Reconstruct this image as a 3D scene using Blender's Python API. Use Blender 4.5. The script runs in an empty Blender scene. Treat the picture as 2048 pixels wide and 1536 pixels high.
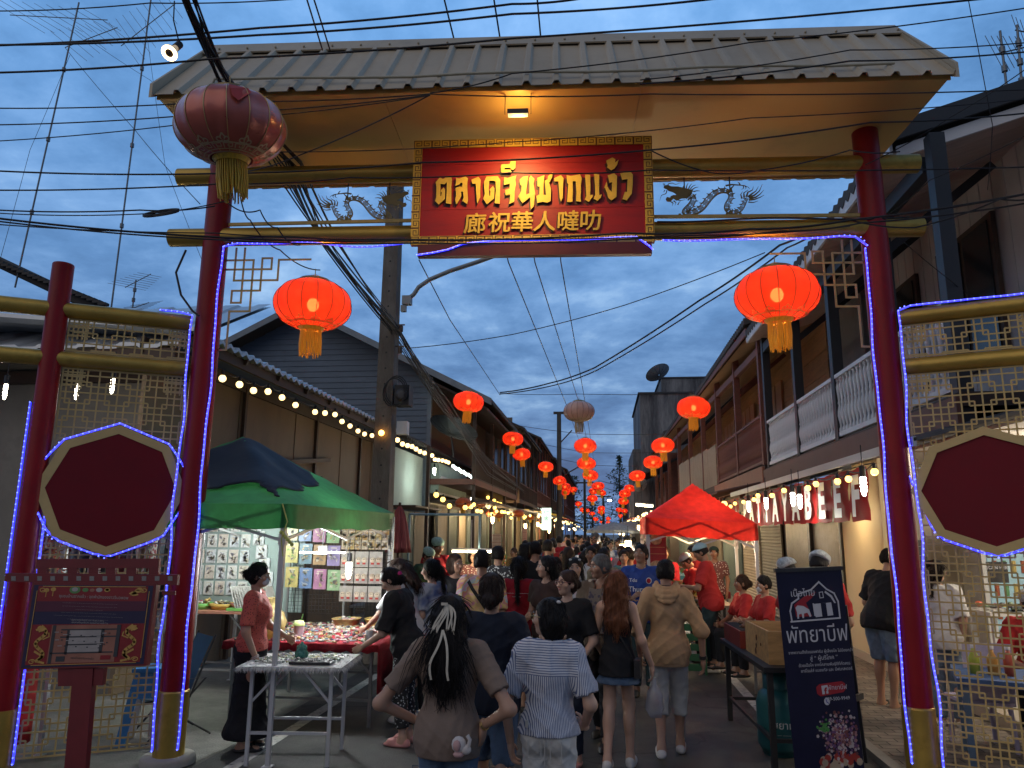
import bpy,math,random
import numpy as np
from mathutils import Vector,Matrix
SC=bpy.context.scene
COL=SC.collection
rnd=random.Random(7)
PI=math.pi
# ---- camera
F=1480.0; CAMH=1.88
def nrm(v):
 v=np.array(v,float); return v/np.linalg.norm(v)
_Z=nrm((67,7404,-F)); _Y=np.array((181,-297,-F),float); _Y=nrm(_Y-_Z*(_Y@_Z)); _X=np.cross(_Y,_Z)
ROT=np.stack([_X,_Y,_Z]); CAM=np.array((0,0,CAMH))
cd=bpy.data.cameras.new('camera'); cam=bpy.data.objects.new('camera',cd); COL.objects.link(cam)
cd.sensor_width=36; cd.lens=F/2048*36; cd.clip_start=0.05; cd.clip_end=3000
M4=Matrix.Identity(4)
for i in range(3):
 for j in range(3):M4[i][j]=ROT[i][j]
M4.translation=Vector(CAM)
cam.matrix_world=M4
SC.camera=cam
# ---- sky, light, exposure (dusk under broken cloud)
SC.view_settings.view_transform='Standard'; SC.view_settings.look='None'
SC.view_settings.gamma=1; SC.view_settings.use_curve_mapping=False
SC.view_settings.exposure=0.2
SC.render.engine='CYCLES'
SC.cycles.use_denoising=True
SC.cycles.max_bounces=6; SC.cycles.diffuse_bounces=3; SC.cycles.glossy_bounces=3
SC.cycles.transmission_bounces=4; SC.cycles.transparent_max_bounces=12
SC.cycles.sample_clamp_indirect=3.0; SC.cycles.sample_clamp_direct=0.0
SC.cycles.caustics_reflective=False; SC.cycles.caustics_refractive=False
W=bpy.data.worlds.new('World'); SC.world=W; W.use_nodes=True
wn=W.node_tree.nodes; wl=W.node_tree.links; wn.clear()
def WN(t,**k):
 n=wn.new(t)
 for a,b in k.items():setattr(n,a,b)
 return n
wo=WN('ShaderNodeOutputWorld'); wb=WN('ShaderNodeBackground'); wl.new(wb.outputs[0],wo.inputs[0])
tc=WN('ShaderNodeTexCoord'); sx=WN('ShaderNodeSeparateXYZ'); wl.new(tc.outputs['Generated'],sx.inputs[0])
def wm(op,a,b=None,c=None,clamp=False):
 n=WN('ShaderNodeMath',operation=op,use_clamp=clamp)
 for i,v in enumerate((a,b,c)):
  if v is None:continue
  if isinstance(v,(int,float)):n.inputs[i].default_value=v
  else:wl.new(v,n.inputs[i])
 return n.outputs[0]
def wramp(fac,stops):
 n=WN('ShaderNodeValToRGB'); wl.new(fac,n.inputs[0]); e=n.color_ramp.elements
 while len(e)<len(stops):e.new(0.5)
 for el,(p,c)in zip(e,stops):el.position=p; el.color=(*c,1)
 return n.outputs[0]
zc=wm('MAXIMUM',sx.outputs[2],0.0)
den=wm('ADD',zc,0.20)
cx_=wm('DIVIDE',sx.outputs[0],den); cy_=wm('DIVIDE',sx.outputs[1],den)
cv=WN('ShaderNodeCombineXYZ'); wl.new(cx_,cv.inputs[0]); wl.new(wm('MULTIPLY',cy_,1.0),cv.inputs[1])
n1=WN('ShaderNodeTexNoise'); wl.new(cv.outputs[0],n1.inputs['Vector'])
n1.inputs['Scale'].default_value=1.55; n1.inputs['Detail'].default_value=8; n1.inputs['Roughness'].default_value=0.6
n1.inputs['Distortion'].default_value=0.35
n2=WN('ShaderNodeTexNoise'); wl.new(cv.outputs[0],n2.inputs['Vector'])
n2.inputs['Scale'].default_value=5.0; n2.inputs['Detail'].default_value=7; n2.inputs['Roughness'].default_value=0.62
cl=wm('ADD',wm('MULTIPLY',n1.outputs[0],0.66),wm('MULTIPLY',n2.outputs[0],0.34))
sky=WN('ShaderNodeTexSky',sky_type='NISHITA',sun_disc=False)
sky.sun_elevation=math.radians(2.0); sky.sun_rotation=math.radians(180); sky.air_density=1.2; sky.dust_density=0.6
hi=wramp(cl,[(0.36,(0.085,0.225,0.48)),(0.46,(0.138,0.325,0.65)),(0.54,(0.205,0.415,0.77)),(0.64,(0.34,0.56,0.88))])
lo=wramp(cl,[(0.36,(0.038,0.090,0.215)),(0.46,(0.062,0.142,0.315)),(0.54,(0.108,0.215,0.42)),(0.64,(0.25,0.395,0.60))])
mx=WN('ShaderNodeMixRGB'); wl.new(wramp(zc,[(0.12,(0,0,0)),(0.62,(1,1,1))]),mx.inputs[0]); wl.new(lo,mx.inputs[1]); wl.new(hi,mx.inputs[2])
sk=WN('ShaderNodeMixRGB',blend_type='MULTIPLY'); sk.inputs[0].default_value=1; wl.new(sky.outputs[0],sk.inputs[1]); sk.inputs[2].default_value=(0.05,0.05,0.05,1)
fin=WN('ShaderNodeMixRGB',blend_type='ADD'); fin.inputs[0].default_value=0.25; wl.new(mx.outputs[0],fin.inputs[1]); wl.new(sk.outputs[0],fin.inputs[2])
zd=WN('ShaderNodeMixRGB',blend_type='MULTIPLY'); zd.inputs[0].default_value=1; wl.new(fin.outputs[0],zd.inputs[1]); wl.new(wramp(zc,[(0.66,(1,1,1)),(0.90,(.20,.20,.22))]),zd.inputs[2])  # sky overhead, out of view, dimmed to cut the ambient light
zr=WN('ShaderNodeMixRGB',blend_type='MULTIPLY'); zr.inputs[0].default_value=1; wl.new(zd.outputs[0],zr.inputs[1]); wl.new(wramp(wm('MULTIPLY_ADD',sx.outputs[1],.5,.5),[(0.28,(.45,.45,.45)),(0.5,(1,1,1))]),zr.inputs[2])  # sky behind the camera dimmed for the same purpose
wl.new(zr.outputs[0],wb.inputs[0]); wb.inputs[1].default_value=1.1
sd=bpy.data.lights.new('dusk_sun','SUN'); so=bpy.data.objects.new('dusk_sun',sd); COL.objects.link(so)
sd.energy=0.55; sd.angle=math.radians(70); sd.color=(1.0,0.82,0.62)
so.rotation_euler=(math.radians(52),0,math.radians(-32))
def ray(px,py):return ROT@np.array((px-1024,768-py,-F))
def Yat(px,py,Y):d=ray(px,py); return CAM+d*(Y/d[1])
def Xat(px,py,X):d=ray(px,py); return CAM+d*(X/d[0])
def gr(px,py,z=0.0):d=ray(px,py); return CAM+d*((z-CAMH)/d[2])
def onpl(px,py,p0,n):d=ray(px,py); n=np.array(n,float); return CAM+d*(((np.array(p0)-CAM)@n)/(d@n))
# ---- materials
MAT={}
def mat(name,col,rough=0.6,metal=0.0,var=0.18,scale=6.0,bump=0.0,bscale=40.0,emit=None,estr=0.0,spec=0.5,dirt=0.0,coat=0.0,stretch=(1,1,1)):
 if name in MAT:return MAT[name]
 m=bpy.data.materials.new(name); m.use_nodes=True; MAT[name]=m
 nt=m.node_tree; N=nt.nodes; L=nt.links; b=N['Principled BSDF']
 b.inputs['Roughness'].default_value=rough; b.inputs['Metallic'].default_value=metal
 b.inputs['Specular IOR Level'].default_value=spec
 if coat:b.inputs['Coat Weight'].default_value=coat; b.inputs['Coat Roughness'].default_value=0.15
 b.inputs['Base Color'].default_value=(*col,1)
 if emit:b.inputs['Emission Color'].default_value=(*emit,1); b.inputs['Emission Strength'].default_value=estr
 if var or bump or dirt:
  t=N.new('ShaderNodeTexCoord'); mp=N.new('ShaderNodeMapping'); mp.inputs['Scale'].default_value=stretch
  L.new(t.outputs['Object'],mp.inputs[0])
 if var:
  n=N.new('ShaderNodeTexNoise'); n.inputs['Scale'].default_value=scale; n.inputs['Detail'].default_value=6; n.inputs['Roughness'].default_value=0.65
  L.new(mp.outputs[0],n.inputs['Vector'])
  r=N.new('ShaderNodeValToRGB'); r.color_ramp.elements[0].position=0.3; r.color_ramp.elements[1].position=0.7
  r.color_ramp.elements[0].color=(*[max(0,c*(1-var))for c in col],1)
  r.color_ramp.elements[1].color=(*[min(1,c*(1+var))for c in col],1)
  L.new(n.outputs[0],r.inputs[0]); src=r.outputs[0]
  if dirt:
   n3=N.new('ShaderNodeTexNoise'); n3.inputs['Scale'].default_value=scale*0.5; n3.inputs['Detail'].default_value=9; n3.inputs['Roughness'].default_value=0.7
   L.new(mp.outputs[0],n3.inputs['Vector'])
   r3=N.new('ShaderNodeValToRGB'); r3.color_ramp.elements[0].position=0.48; r3.color_ramp.elements[1].position=0.68
   L.new(n3.outputs[0],r3.inputs[0])
   ml=N.new('ShaderNodeMath'); ml.operation='MULTIPLY'; ml.inputs[1].default_value=dirt; L.new(r3.outputs[0],ml.inputs[0])
   mm=N.new('ShaderNodeMixRGB'); L.new(ml.outputs[0],mm.inputs[0]); L.new(src,mm.inputs[1]); mm.inputs[2].default_value=(*[c*0.25 for c in col],1)
   src=mm.outputs[0]
  L.new(src,b.inputs['Base Color'])
  rr=N.new('ShaderNodeMapRange'); rr.inputs[3].default_value=max(0.05,rough-0.1); rr.inputs[4].default_value=min(1,rough+0.12)
  L.new(n.outputs[0],rr.inputs[0]); L.new(rr.outputs[0],b.inputs['Roughness'])
 if bump:
  n2=N.new('ShaderNodeTexNoise'); n2.inputs['Scale'].default_value=bscale; n2.inputs['Detail'].default_value=4
  L.new(mp.outputs[0],n2.inputs['Vector'])
  bp=N.new('ShaderNodeBump'); bp.inputs['Strength'].default_value=bump; bp.inputs['Distance'].default_value=0.02
  L.new(n2.outputs[0],bp.inputs['Height']); L.new(bp.outputs[0],b.inputs['Normal'])
 return m
def glow(name,col,s):
 if name in MAT:return MAT[name]
 m=bpy.data.materials.new(name); m.use_nodes=True; MAT[name]=m
 b=m.node_tree.nodes['Principled BSDF']; b.inputs['Base Color'].default_value=(0.8,0.8,0.8,1)
 b.inputs['Emission Color'].default_value=(*col,1); b.inputs['Emission Strength'].default_value=s
 return m
def cloth_lit(name,col,transp=0.0,weight=0.7,rough=0.5,emit=None,estr=0.0,sheen=0.0):
 """thin cloth: diffuse + translucent, with some holes between the threads"""
 if name in MAT:return MAT[name]
 m=bpy.data.materials.new(name); m.use_nodes=True; MAT[name]=m
 nt=m.node_tree; N=nt.nodes; L=nt.links; N.clear()
 o=N.new('ShaderNodeOutputMaterial'); p=N.new('ShaderNodeBsdfPrincipled'); t=N.new('ShaderNodeBsdfTranslucent'); x=N.new('ShaderNodeMixShader')
 tcn=N.new('ShaderNodeTexCoord'); wv=N.new('ShaderNodeTexNoise'); wv.inputs['Scale'].default_value=9; wv.inputs['Detail'].default_value=5
 L.new(tcn.outputs['Object'],wv.inputs['Vector'])
 r=N.new('ShaderNodeValToRGB'); r.color_ramp.elements[0].position=0.3; r.color_ramp.elements[1].position=0.7
 r.color_ramp.elements[0].color=(*[c*0.8 for c in col],1); r.color_ramp.elements[1].color=(*[min(1,c*1.15)for c in col],1)
 L.new(wv.outputs[0],r.inputs[0]); L.new(r.outputs[0],p.inputs['Base Color']); L.new(r.outputs[0],t.inputs['Color'])
 p.inputs['Roughness'].default_value=rough; p.inputs['Sheen Weight'].default_value=sheen
 if emit:p.inputs['Emission Color'].default_value=(*emit,1); p.inputs['Emission Strength'].default_value=estr
 x.inputs[0].default_value=weight; L.new(p.outputs[0],x.inputs[1]); L.new(t.outputs[0],x.inputs[2])
 out=x.outputs[0]
 if transp:
  tr=N.new('ShaderNodeBsdfTransparent'); tr.inputs[0].default_value=(*[min(1,c*1.3+0.05)for c in col],1)
  y=N.new('ShaderNodeMixShader'); y.inputs[0].default_value=transp; L.new(out,y.inputs[1]); L.new(tr.outputs[0],y.inputs[2]); out=y.outputs[0]
 L.new(out,o.inputs[0]); return m
# ---- mesh helpers
def rotz(a):c,s=math.cos(a),math.sin(a); return np.array(((c,-s,0),(s,c,0),(0,0,1)))
def frame(d):
 d=nrm(d); a=np.array((0,0,1.))if abs(d[2])<0.95 else np.array((1.,0,0))
 u=nrm(np.cross(a,d)); v=np.cross(d,u); return u,v,d
class MB:
 def __init__(s):s.v=[]; s.f=[]; s.m=[]; s.sm=[]
 def add(s,vs,fs,mi=0,smooth=False):
  o=len(s.v); s.v.extend([tuple(map(float,p))for p in vs])
  for f in fs:s.f.append(tuple(o+i for i in f)); s.m.append(mi); s.sm.append(smooth)
  return s
 def box(s,c,sz,R=None,mi=0):
  h=np.array(sz)/2; P=np.array([(x,y,z)for x in(-1,1)for y in(-1,1)for z in(-1,1)])*h
  if R is not None:P=P@np.array(R).T
  return s.add(P+np.array(c),[(0,1,3,2),(4,6,7,5),(0,4,5,1),(2,3,7,6),(0,2,6,4),(1,5,7,3)],mi)
 def bx(s,x0,x1,y0,y1,z0,z1,mi=0):return s.box(((x0+x1)/2,(y0+y1)/2,(z0+z1)/2),(x1-x0,y1-y0,z1-z0),None,mi)
 def cyl(s,p0,p1,r0,r1=None,n=12,mi=0,cap=True,smooth=True):
  r1=r0 if r1 is None else r1; p0=np.array(p0,float); p1=np.array(p1,float); u,v,d=frame(p1-p0)
  A=[2*PI*i/n for i in range(n)]
  P=[p0+r0*(math.cos(a)*u+math.sin(a)*v)for a in A]+[p1+r1*(math.cos(a)*u+math.sin(a)*v)for a in A]
  s.add(P,[(i,(i+1)%n,n+(i+1)%n,n+i)for i in range(n)],mi,smooth)
  if cap:s.add(P,[tuple(range(n-1,-1,-1)),tuple(range(n,2*n))],mi)
  return s
 def bar(s,p0,p1,w,h,mi=0,up=(0,0,1)):
  p0=np.array(p0,float); p1=np.array(p1,float); d=nrm(p1-p0); a=np.array(up,float)
  if abs(d@a)>0.97:a=np.array((0,1.,0))if abs(d[1])<.9 else np.array((1.,0,0))
  x=nrm(np.cross(d,a)); y=np.cross(x,d)
  return s.box((p0+p1)/2,(w,np.linalg.norm(p1-p0),h),np.stack([x,d,y],1),mi)
 def tube(s,pts,r,n=6,mi=0,cap=True):
  pts=[np.array(p,float)for p in pts]; k=len(pts); P=[]; u=None
  rr=r if hasattr(r,'__len__')else[r]*k
  for i in range(k):
   d=nrm(pts[min(i+1,k-1)]-pts[max(i-1,0)]+1e-9)
   if u is None:u,v,_=frame(d)
   else:u=nrm(u-d*(u@d)); v=np.cross(d,u)
   P+=[pts[i]+rr[i]*(math.cos(2*PI*j/n)*u+math.sin(2*PI*j/n)*v)for j in range(n)]
  fs=[(i*n+j,i*n+(j+1)%n,(i+1)*n+(j+1)%n,(i+1)*n+j)for i in range(k-1)for j in range(n)]
  s.add(P,fs,mi,True)
  if cap:s.add(P,[tuple(range(n-1,-1,-1)),tuple(range((k-1)*n,k*n))],mi)
  return s
 def lathe(s,prof,c=(0,0,0),n=24,mi=0,smooth=True,fn=None,R=None):
  P=[]
  for(r,z)in prof:
   for j in range(n):
    a=2*PI*j/n; q=r*(fn(a,z)if fn else 1); P.append((q*math.cos(a),q*math.sin(a),z))
  P=np.array(P)
  if R is not None:P=P@np.array(R).T
  k=len(prof)
  return s.add(P+np.array(c),[(i*n+j,i*n+(j+1)%n,(i+1)*n+(j+1)%n,(i+1)*n+j)for i in range(k-1)for j in range(n)],mi,smooth)
 def ball(s,c,r,n=12,mi=0,sc=(1,1,1),R=None):
  k=max(4,n//2); prof=[(math.sin(PI*i/k),-math.cos(PI*i/k))for i in range(k+1)]
  P=np.array([(p*math.cos(2*PI*j/n),p*math.sin(2*PI*j/n),z)for p,z in prof for j in range(n)])*np.array(sc)*r
  if R is not None:P=P@np.array(R).T
  return s.add(P+np.array(c),[(i*n+j,i*n+(j+1)%n,(i+1)*n+(j+1)%n,(i+1)*n+j)for i in range(k)for j in range(n)],mi,True)
 def prism(s,pts,o,ux,uy,t,mi=0,mside=None):
  """polygon pts (2d) in plane o+ux*x+uy*y, extruded by t along ux x uy"""
  o=np.array(o,float); ux=np.array(ux,float); uy=np.array(uy,float); n=np.cross(ux,uy); k=len(pts)
  A=[o+ux*p[0]+uy*p[1]for p in pts]; B=[p+n*t for p in A]
  area=sum(pts[i][0]*pts[(i+1)%k][1]-pts[(i+1)%k][0]*pts[i][1]for i in range(k))
  idx=list(range(k))if area>0 else list(range(k-1,-1,-1))
  s.add(A+B,[tuple(k+i for i in idx),tuple(reversed(idx))],mi)
  s.add(A+B,[(idx[i],idx[(i+1)%k],k+idx[(i+1)%k],k+idx[i])for i in range(k)],mi if mside is None else mside)
  return s
 def ribbon(s,pts,w,o,ux,uy,t,mi=0):
  """flat strip along a polyline in a plane"""
  P=[np.array(p,float)for p in pts]; o=np.array(o,float); ux=np.array(ux,float); uy=np.array(uy,float)
  n_=np.cross(ux,uy); o0=o
  for i_,(a,b)in enumerate(zip(P[:-1],P[1:])):
   o=o0+n_*(.0004*(i_%2)); d=b-a; l=np.linalg.norm(d)
   if l<1e-6:continue
   d/=l; q=np.array((-d[1],d[0]))*w/2; a2=a-d*w/2; b2=b+d*w/2
   s.prism([a2-q,b2-q,b2+q,a2+q],o,ux,uy,t,mi)
  return s
 def grid(s,P,mi=0,smooth=True,closed_u=False):
  """P[i][j] points"""
  k=len(P); n=len(P[0]); fl=[p for r in P for p in r]
  return s.add(fl,[(i*n+j,i*n+(j+1)%n,(i+1)*n+(j+1)%n,(i+1)*n+j)for i in range(k-1)for j in range(n if closed_u else n-1)],mi,smooth)
 def split(s,name,mats,parent=None,post=None):
  """every box added becomes a part of its own"""
  for k in range(0,len(s.f),6):
   m=MB(); i0=s.f[k][0]; i0=min(min(f)for f in s.f[k:k+6]); m.v=s.v[i0:i0+8]; m.f=[tuple(i-i0 for i in f)for f in s.f[k:k+6]]; m.m=s.m[k:k+6]; m.sm=s.sm[k:k+6]
   o=m.build(name,mats,parent)
   if post:post(o)
 def mesh(s,name,mats):
  me=bpy.data.meshes.new(name); me.from_pydata(s.v,[],s.f)
  for m in(mats if isinstance(mats,(list,tuple))else[mats]):me.materials.append(m)
  me.polygons.foreach_set('material_index',s.m); me.polygons.foreach_set('use_smooth',s.sm); me.update()
  return me
 def build(s,name,mats,parent=None):
  o=bpy.data.objects.new(name,s.mesh(name,mats)); COL.objects.link(o)
  if parent:o.parent=parent
  return o
def tag(o,label=None,cat=None,group=None,kind=None):
 if label:o['label']=label
 if cat:o['category']=cat
 if group:o['group']=group
 if kind:o['kind']=kind
 return o
def T(name,label,cat,loc=(0,0,0),rz=0.0,group=None):
 o=bpy.data.objects.new(name,None); COL.objects.link(o); o.location=Vector([float(x)for x in loc]); o.rotation_euler=(0,0,rz); o.empty_display_size=0.2
 return tag(o,label,cat,group)
def copy_tree(o,parent=None):
 c=o.copy(); COL.objects.link(c)
 if parent is not None:c.parent=parent
 for ch in list(o.children):copy_tree(ch,c)
 return c
def text_bits(body,size,align='CENTER',offset=0.0):
 """mesh of flat letters (vertices, faces) in the xy plane, default font"""
 c=bpy.data.curves.new('t','FONT'); c.body=body; c.size=size; c.align_x=align; c.offset=offset; c.resolution_u=3
 o=bpy.data.objects.new('t',c); COL.objects.link(o)
 me=bpy.data.meshes.new_from_object(o.evaluated_get(bpy.context.evaluated_depsgraph_get()))
 vs=[tuple(v.co)for v in me.vertices]; fs=[tuple(p.vertices)for p in me.polygons]
 bpy.data.objects.remove(o); bpy.data.curves.remove(c); bpy.data.meshes.remove(me)
 return vs,fs
def text_on(mb,body,size,o,ux,uy,mi=0,align='CENTER',lift=0.0,offset=0.0,sx_=1.0):
 vs,fs=text_bits(body,size,align,offset); o=np.array(o,float); ux=np.array(ux,float); uy=np.array(uy,float); n=np.cross(ux,uy)
 return mb.add([o+ux*v[0]*sx_+uy*v[1]+n*lift for v in vs],fs,mi)
def light(name,loc,energy,col=(1,.85,.6),r=0.04,parent=None,typ='POINT'):
 d=bpy.data.lights.new(name,typ); d.energy=energy; d.color=col
 if typ!='AREA':d.shadow_soft_size=r
 o=bpy.data.objects.new(name,d); COL.objects.link(o); o.location=Vector([float(x)for x in loc])
 if parent:o.parent=parent
 return o
def wire(pts,r=0.012,sag=0.0,k=14):
 """cable through points, with a little sag between each pair"""
 out=[]
 for a,b in zip(pts[:-1],pts[1:]):
  a=np.array(a,float); b=np.array(b,float)
  for i in range(k):
   t=i/k; p=a+(b-a)*t; p[2]-=sag*4*t*(1-t); out.append(p)
 out.append(np.array(pts[-1],float)); return out
# ==== GATE
A0=np.array((-3.57,6.18,0.0)); GA=math.radians(3.6)
GD=np.array((math.cos(GA),math.sin(GA),0)); GN=np.array((-GD[1],GD[0],0)); UZ=np.array((0,0,1.0)); GW=6.03
def gp(s,d,z):return A0+GD*s+GN*d+UZ*z
def gpix(px,py,d=0.0):
 p=onpl(px,py,A0+GN*d,GN); return(p-A0)@GD,p[2]
RED=mat('red_gloss_paint',(0.25,0.006,0.010),0.42,var=0.22,scale=3,spec=.3,dirt=.3,bump=.05,bscale=20)
GOLD=mat('gold_paint',(0.46,0.30,0.06),0.38,metal=0.55,var=0.25,scale=7,bump=0.08,bscale=40,dirt=0.4)
GOLDF=mat('flat_gold_metal',(0.52,0.36,0.12),0.5,metal=0.2,var=0.2,scale=9)
BEIGE=mat('beige_roof_sheet',(0.47,0.385,0.27),0.5,metal=0.1,var=0.16,scale=2.5,dirt=0.42,stretch=(1,1,0.4))
SOFF=mat('gold_soffit_panel',(0.64,0.43,0.14),0.42,metal=0.3,var=0.2,scale=1.4,dirt=0.3)
BLACK=mat('black_rubber',(0.012,0.012,0.014),0.55,var=0)
DARKM=mat('dark_metal',(0.05,0.05,0.055),0.45,metal=0.6,var=0.2)
gate=T('entrance_gate','red and gold street entrance gate with a beige metal roof','gate',A0,GA)
for sx_ in(0.0,GW):
 m=MB(); m.cyl((sx_,0,0.5),(sx_,0,5.60),0.112,n=32); o=m.build('post',RED,gate)
 m=MB(); m.cyl((sx_,0,0.02),(sx_,0,0.55),0.122,n=32); m.lathe([(0.122,0.55),(0.116,0.565),(0.11,0.565)],(sx_,0,0),32); m.build('post_sleeve',GOLD,o)
 m=MB(); m.lathe([(0.0,0.06),(0.2,0.06),(0.215,0.04),(0.215,0.0)],(sx_,0,0),32); m.build('base_plate',mat('concrete_pad',(0.36,0.34,0.30),0.85,dirt=0.5),o)
for z,x0,x1 in((5.19,-0.42,6.47),(4.575,-0.44,6.45)):
 m=MB(); m.cyl((x0,0,z),(-0.06,0,z),0.085,n=24); m.cyl((0.06,0,z),(GW-0.06,0,z),0.085,n=24); m.cyl((GW+0.06,0,z),(x1,0,z),0.085,n=24)
 for xx in(1.2,3.0,4.6):m.cyl((xx,0,z),(xx+0.006,0,z),0.0862,n=24)
 m.build('beam',GOLD,gate)
m=MB(); m.bar((0.1,0,4.70),(1.92,0,4.715),0.02,0.03); m.bar((4.05,0,4.715),(5.95,0,4.70),0.02,0.03); m.split('rail',GOLDF,gate)
RX0,RX1,EY,EZ,RZ=-0.22,6.37,0.84,5.56,6.56
m=MB(); pitch=0.247; xs=[]
x=RX0
while x<RX1-0.02:
 xs+=[(x,0),(x+0.168,0),(x+0.190,0.034),(x+0.225,0.034),(x+0.247,0)]; x+=pitch
sl=math.hypot(EY,RZ-EZ); nz=EY/sl; ny=(RZ-EZ)/sl
for sg in(-1,1):
 rows=[]
 for t in np.linspace(-0.06,1,6):
  rows.append([(min(x,RX1),sg*(EY*(1-t))+sg*ny*h,EZ+(RZ-EZ)*t+nz*h+0.0)for x,h in xs])
 if sg>0:rows=[r[::-1]for r in rows]
 m.grid(rows,smooth=False)
roof=m.build('roof',BEIGE,gate)
md=roof.modifiers.new('s','SOLIDIFY'); md.thickness=0.006
m=MB()
m.prism([(-0.17,-0.15),(0,0.055),(0.17,-0.15),(0.16,-0.16),(0,0.035),(-0.16,-0.16)],(RX0-0.03,0,RZ),(0,1,0),(0,0,1),RX1-RX0+0.06)
for i in range(24):m.ball((RX0+0.14+i*0.28,-0.13,RZ-0.085),0.013,6)
m.build('ridge_cap',BEIGE,roof)
for xx in(RX0-0.03,RX1+0.005):
 m=MB(); m.prism([(-EY-0.07,-0.10),(-EY-0.07,0.03),(0,RZ-EZ+0.05),(EY+0.07,0.03),(EY+0.07,-0.10),(EY,-0.05),(0,RZ-EZ-0.08),(-EY,-0.05)],(xx,0,EZ),(0,1,0),(0,0,1),0.025)
 m.build('gable_trim',BEIGE,roof)
 m=MB(); m.prism([(-EY+0.02,-0.03),(EY-0.02,-0.03),(0,RZ-EZ-0.09)],(xx+(0.03 if xx<1 else-0.02),0,EZ),(0,1,0),(0,0,1),0.012); m.build('gable_panel',BEIGE,roof)
m=MB()
for a,b in((RX0,1.72),(1.724,3.9),(3.904,RX1)):m.bx(a,b,-EY+0.015,EY-0.015,EZ-0.05,EZ-0.03)
m.build('soffit',SOFF,gate)
m=MB(); m.bx(RX0,RX1,-EY+0.0,-EY+0.014,EZ-0.075,EZ-0.012); m.bx(RX0,RX1,EY-0.014,EY,EZ-0.075,EZ-0.012); m.build('eave_board',SOFF,gate)
m=MB(); m.tube([(0.25,-EY-0.02,EZ-0.02),(0.3,-EY-0.05,EZ+0.07),(0.45,-EY+0.0,EZ+0.10)]+[(0.45+i*0.5,-EY+0.02,EZ+0.10+0.012*math.sin(i*1.7))for i in range(1,12)],0.013,6); m.build('conduit',mat('old_pvc',(0.42,0.38,0.28),0.5),gate)
p=Yat(1036,205,5.62);
fl=T('flood_lamp','small flood lamp under the gate roof above the name board','lamp',(p[0],p[1],EZ-0.05),GA)
m=MB(); m.bx(-0.088,0.088,-0.03,0.03,-0.19,-0.15); m.build('housing',mat('grey_housing',(0.05,0.048,0.045),0.6),fl)
m=MB(); m.bx(-0.085,0.085,-0.028,0.028,-0.196,-0.1905); m.build('lens',glow('lamp_lens',(1,.66,.25),.15),fl)
m=MB()
for xx in(-0.112,0.107):m.bx(xx,xx+0.005,-0.012,0.012,-0.18,0.0)
m.split('bracket',DARKM,fl)
d=bpy.data.lights.new('flood_light','SPOT'); d.energy=48; d.color=(1.0,0.66,0.22); d.spot_size=math.radians(150); d.spot_blend=0.7; d.shadow_soft_size=0.06
lo_=bpy.data.objects.new('flood_light',d); COL.objects.link(lo_); lo_.parent=fl; lo_.location=(0,0.0,-0.215); lo_.rotation_euler=(math.radians(28),0,0)
d2=bpy.data.lights.new('flood_spill','POINT'); d2.energy=7; d2.color=(1.0,0.6,0.18); d2.shadow_soft_size=0.05
l2_=bpy.data.objects.new('flood_spill',d2); COL.objects.link(l2_); l2_.parent=fl; l2_.location=(0,0.10,-0.23)
# ---- name board
SB0,SB1=1.885,4.065; SZ0,SZ1=4.405,5.425; SD=-0.165
sb=T('name_board','red wooden market name board with gold Thai and Chinese lettering and key border','sign',gp(0,0,0),GA)
SRED=mat('sign_red_paint',(0.30,0.002,0.005),0.5,var=0.2,scale=4,dirt=0.15,bump=0.06,bscale=14,stretch=(1,1,5))
m=MB(); zz=[SZ0,4.74,5.18,SZ1]
for a,b in zip(zz[:-1],zz[1:]):m.bx(SB0,SB1,SD,SD+0.05,a+0.002,b-0.002)
m.bx(SB0+0.004,SB1-0.004,SD+0.003,SD+0.052,SZ0+0.004,SZ1-0.004)
m.build('board',SRED,sb)
m=MB(); m.bx(SB0+0.07,SB1-0.03,SD-0.02,SD+0.05,SZ0-0.115,SZ0-0.004); m.build('bottom_board',mat('sign_dark_red',(0.10,0.008,0.010),0.4,var=0.2),sb)
m=MB(); bw=0.078; fy=SD-0.012
m.bx(SB0,SB1,fy,SD-0.0015,SZ1-bw,SZ1); m.bx(SB0,SB1,fy,SD-0.0015,SZ0,SZ0+bw)
m.bx(SB0,SB0+bw,fy,SD-0.0015,SZ0+bw,SZ1-bw); m.bx(SB1-bw,SB1,fy,SD-0.0015,SZ0+bw,SZ1-bw)
SGOLD=mat('sign_gold_paint',(0.68,0.43,0.06),0.5,metal=0.1,var=0.15,scale=10,bump=0.1,bscale=90)
bd=m.build('border',SGOLD,sb)
key=[(0.04,-0.5),(0.04,0.40),(0.86,0.40),(0.86,-0.22),(0.32,-0.22),(0.32,0.12),(0.62,0.12)]
m=MB()
def keyrow(o,ux,uy,n,w):
 for i in range(n):
  fl_=1 if i%2==0 else-1
  pts=[((i+(k[0]if fl_>0 else 1-k[0]))*w,k[1]*bw)for k in key]
  m.ribbon(pts,0.006,o,ux,uy,0.0015)
n_=26; w_=(SB1-SB0)/n_
keyrow((SB0,fy,SZ1-bw/2),(1,0,0),(0,0,1),n_,w_); keyrow((SB0,fy,SZ0+bw/2),(1,0,0),(0,0,1),n_,w_)
n_=11; w_=(SZ1-SZ0-2*bw)/n_
keyrow((SB0+bw/2,fy,SZ1-bw),(0,0,-1),(1,0,0),n_,w_); keyrow((SB1-bw/2,fy,SZ1-bw),(0,0,-1),(1,0,0),n_,w_)
m.build('key_pattern',mat('key_dark',(0.10,0.03,0.015),0.6,var=0),bd)
def za(x,y):return(860+x/10.24,320+y/10.24)
def zb(x,y):return(1060+x/9.309,310+y/9.309)
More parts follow.
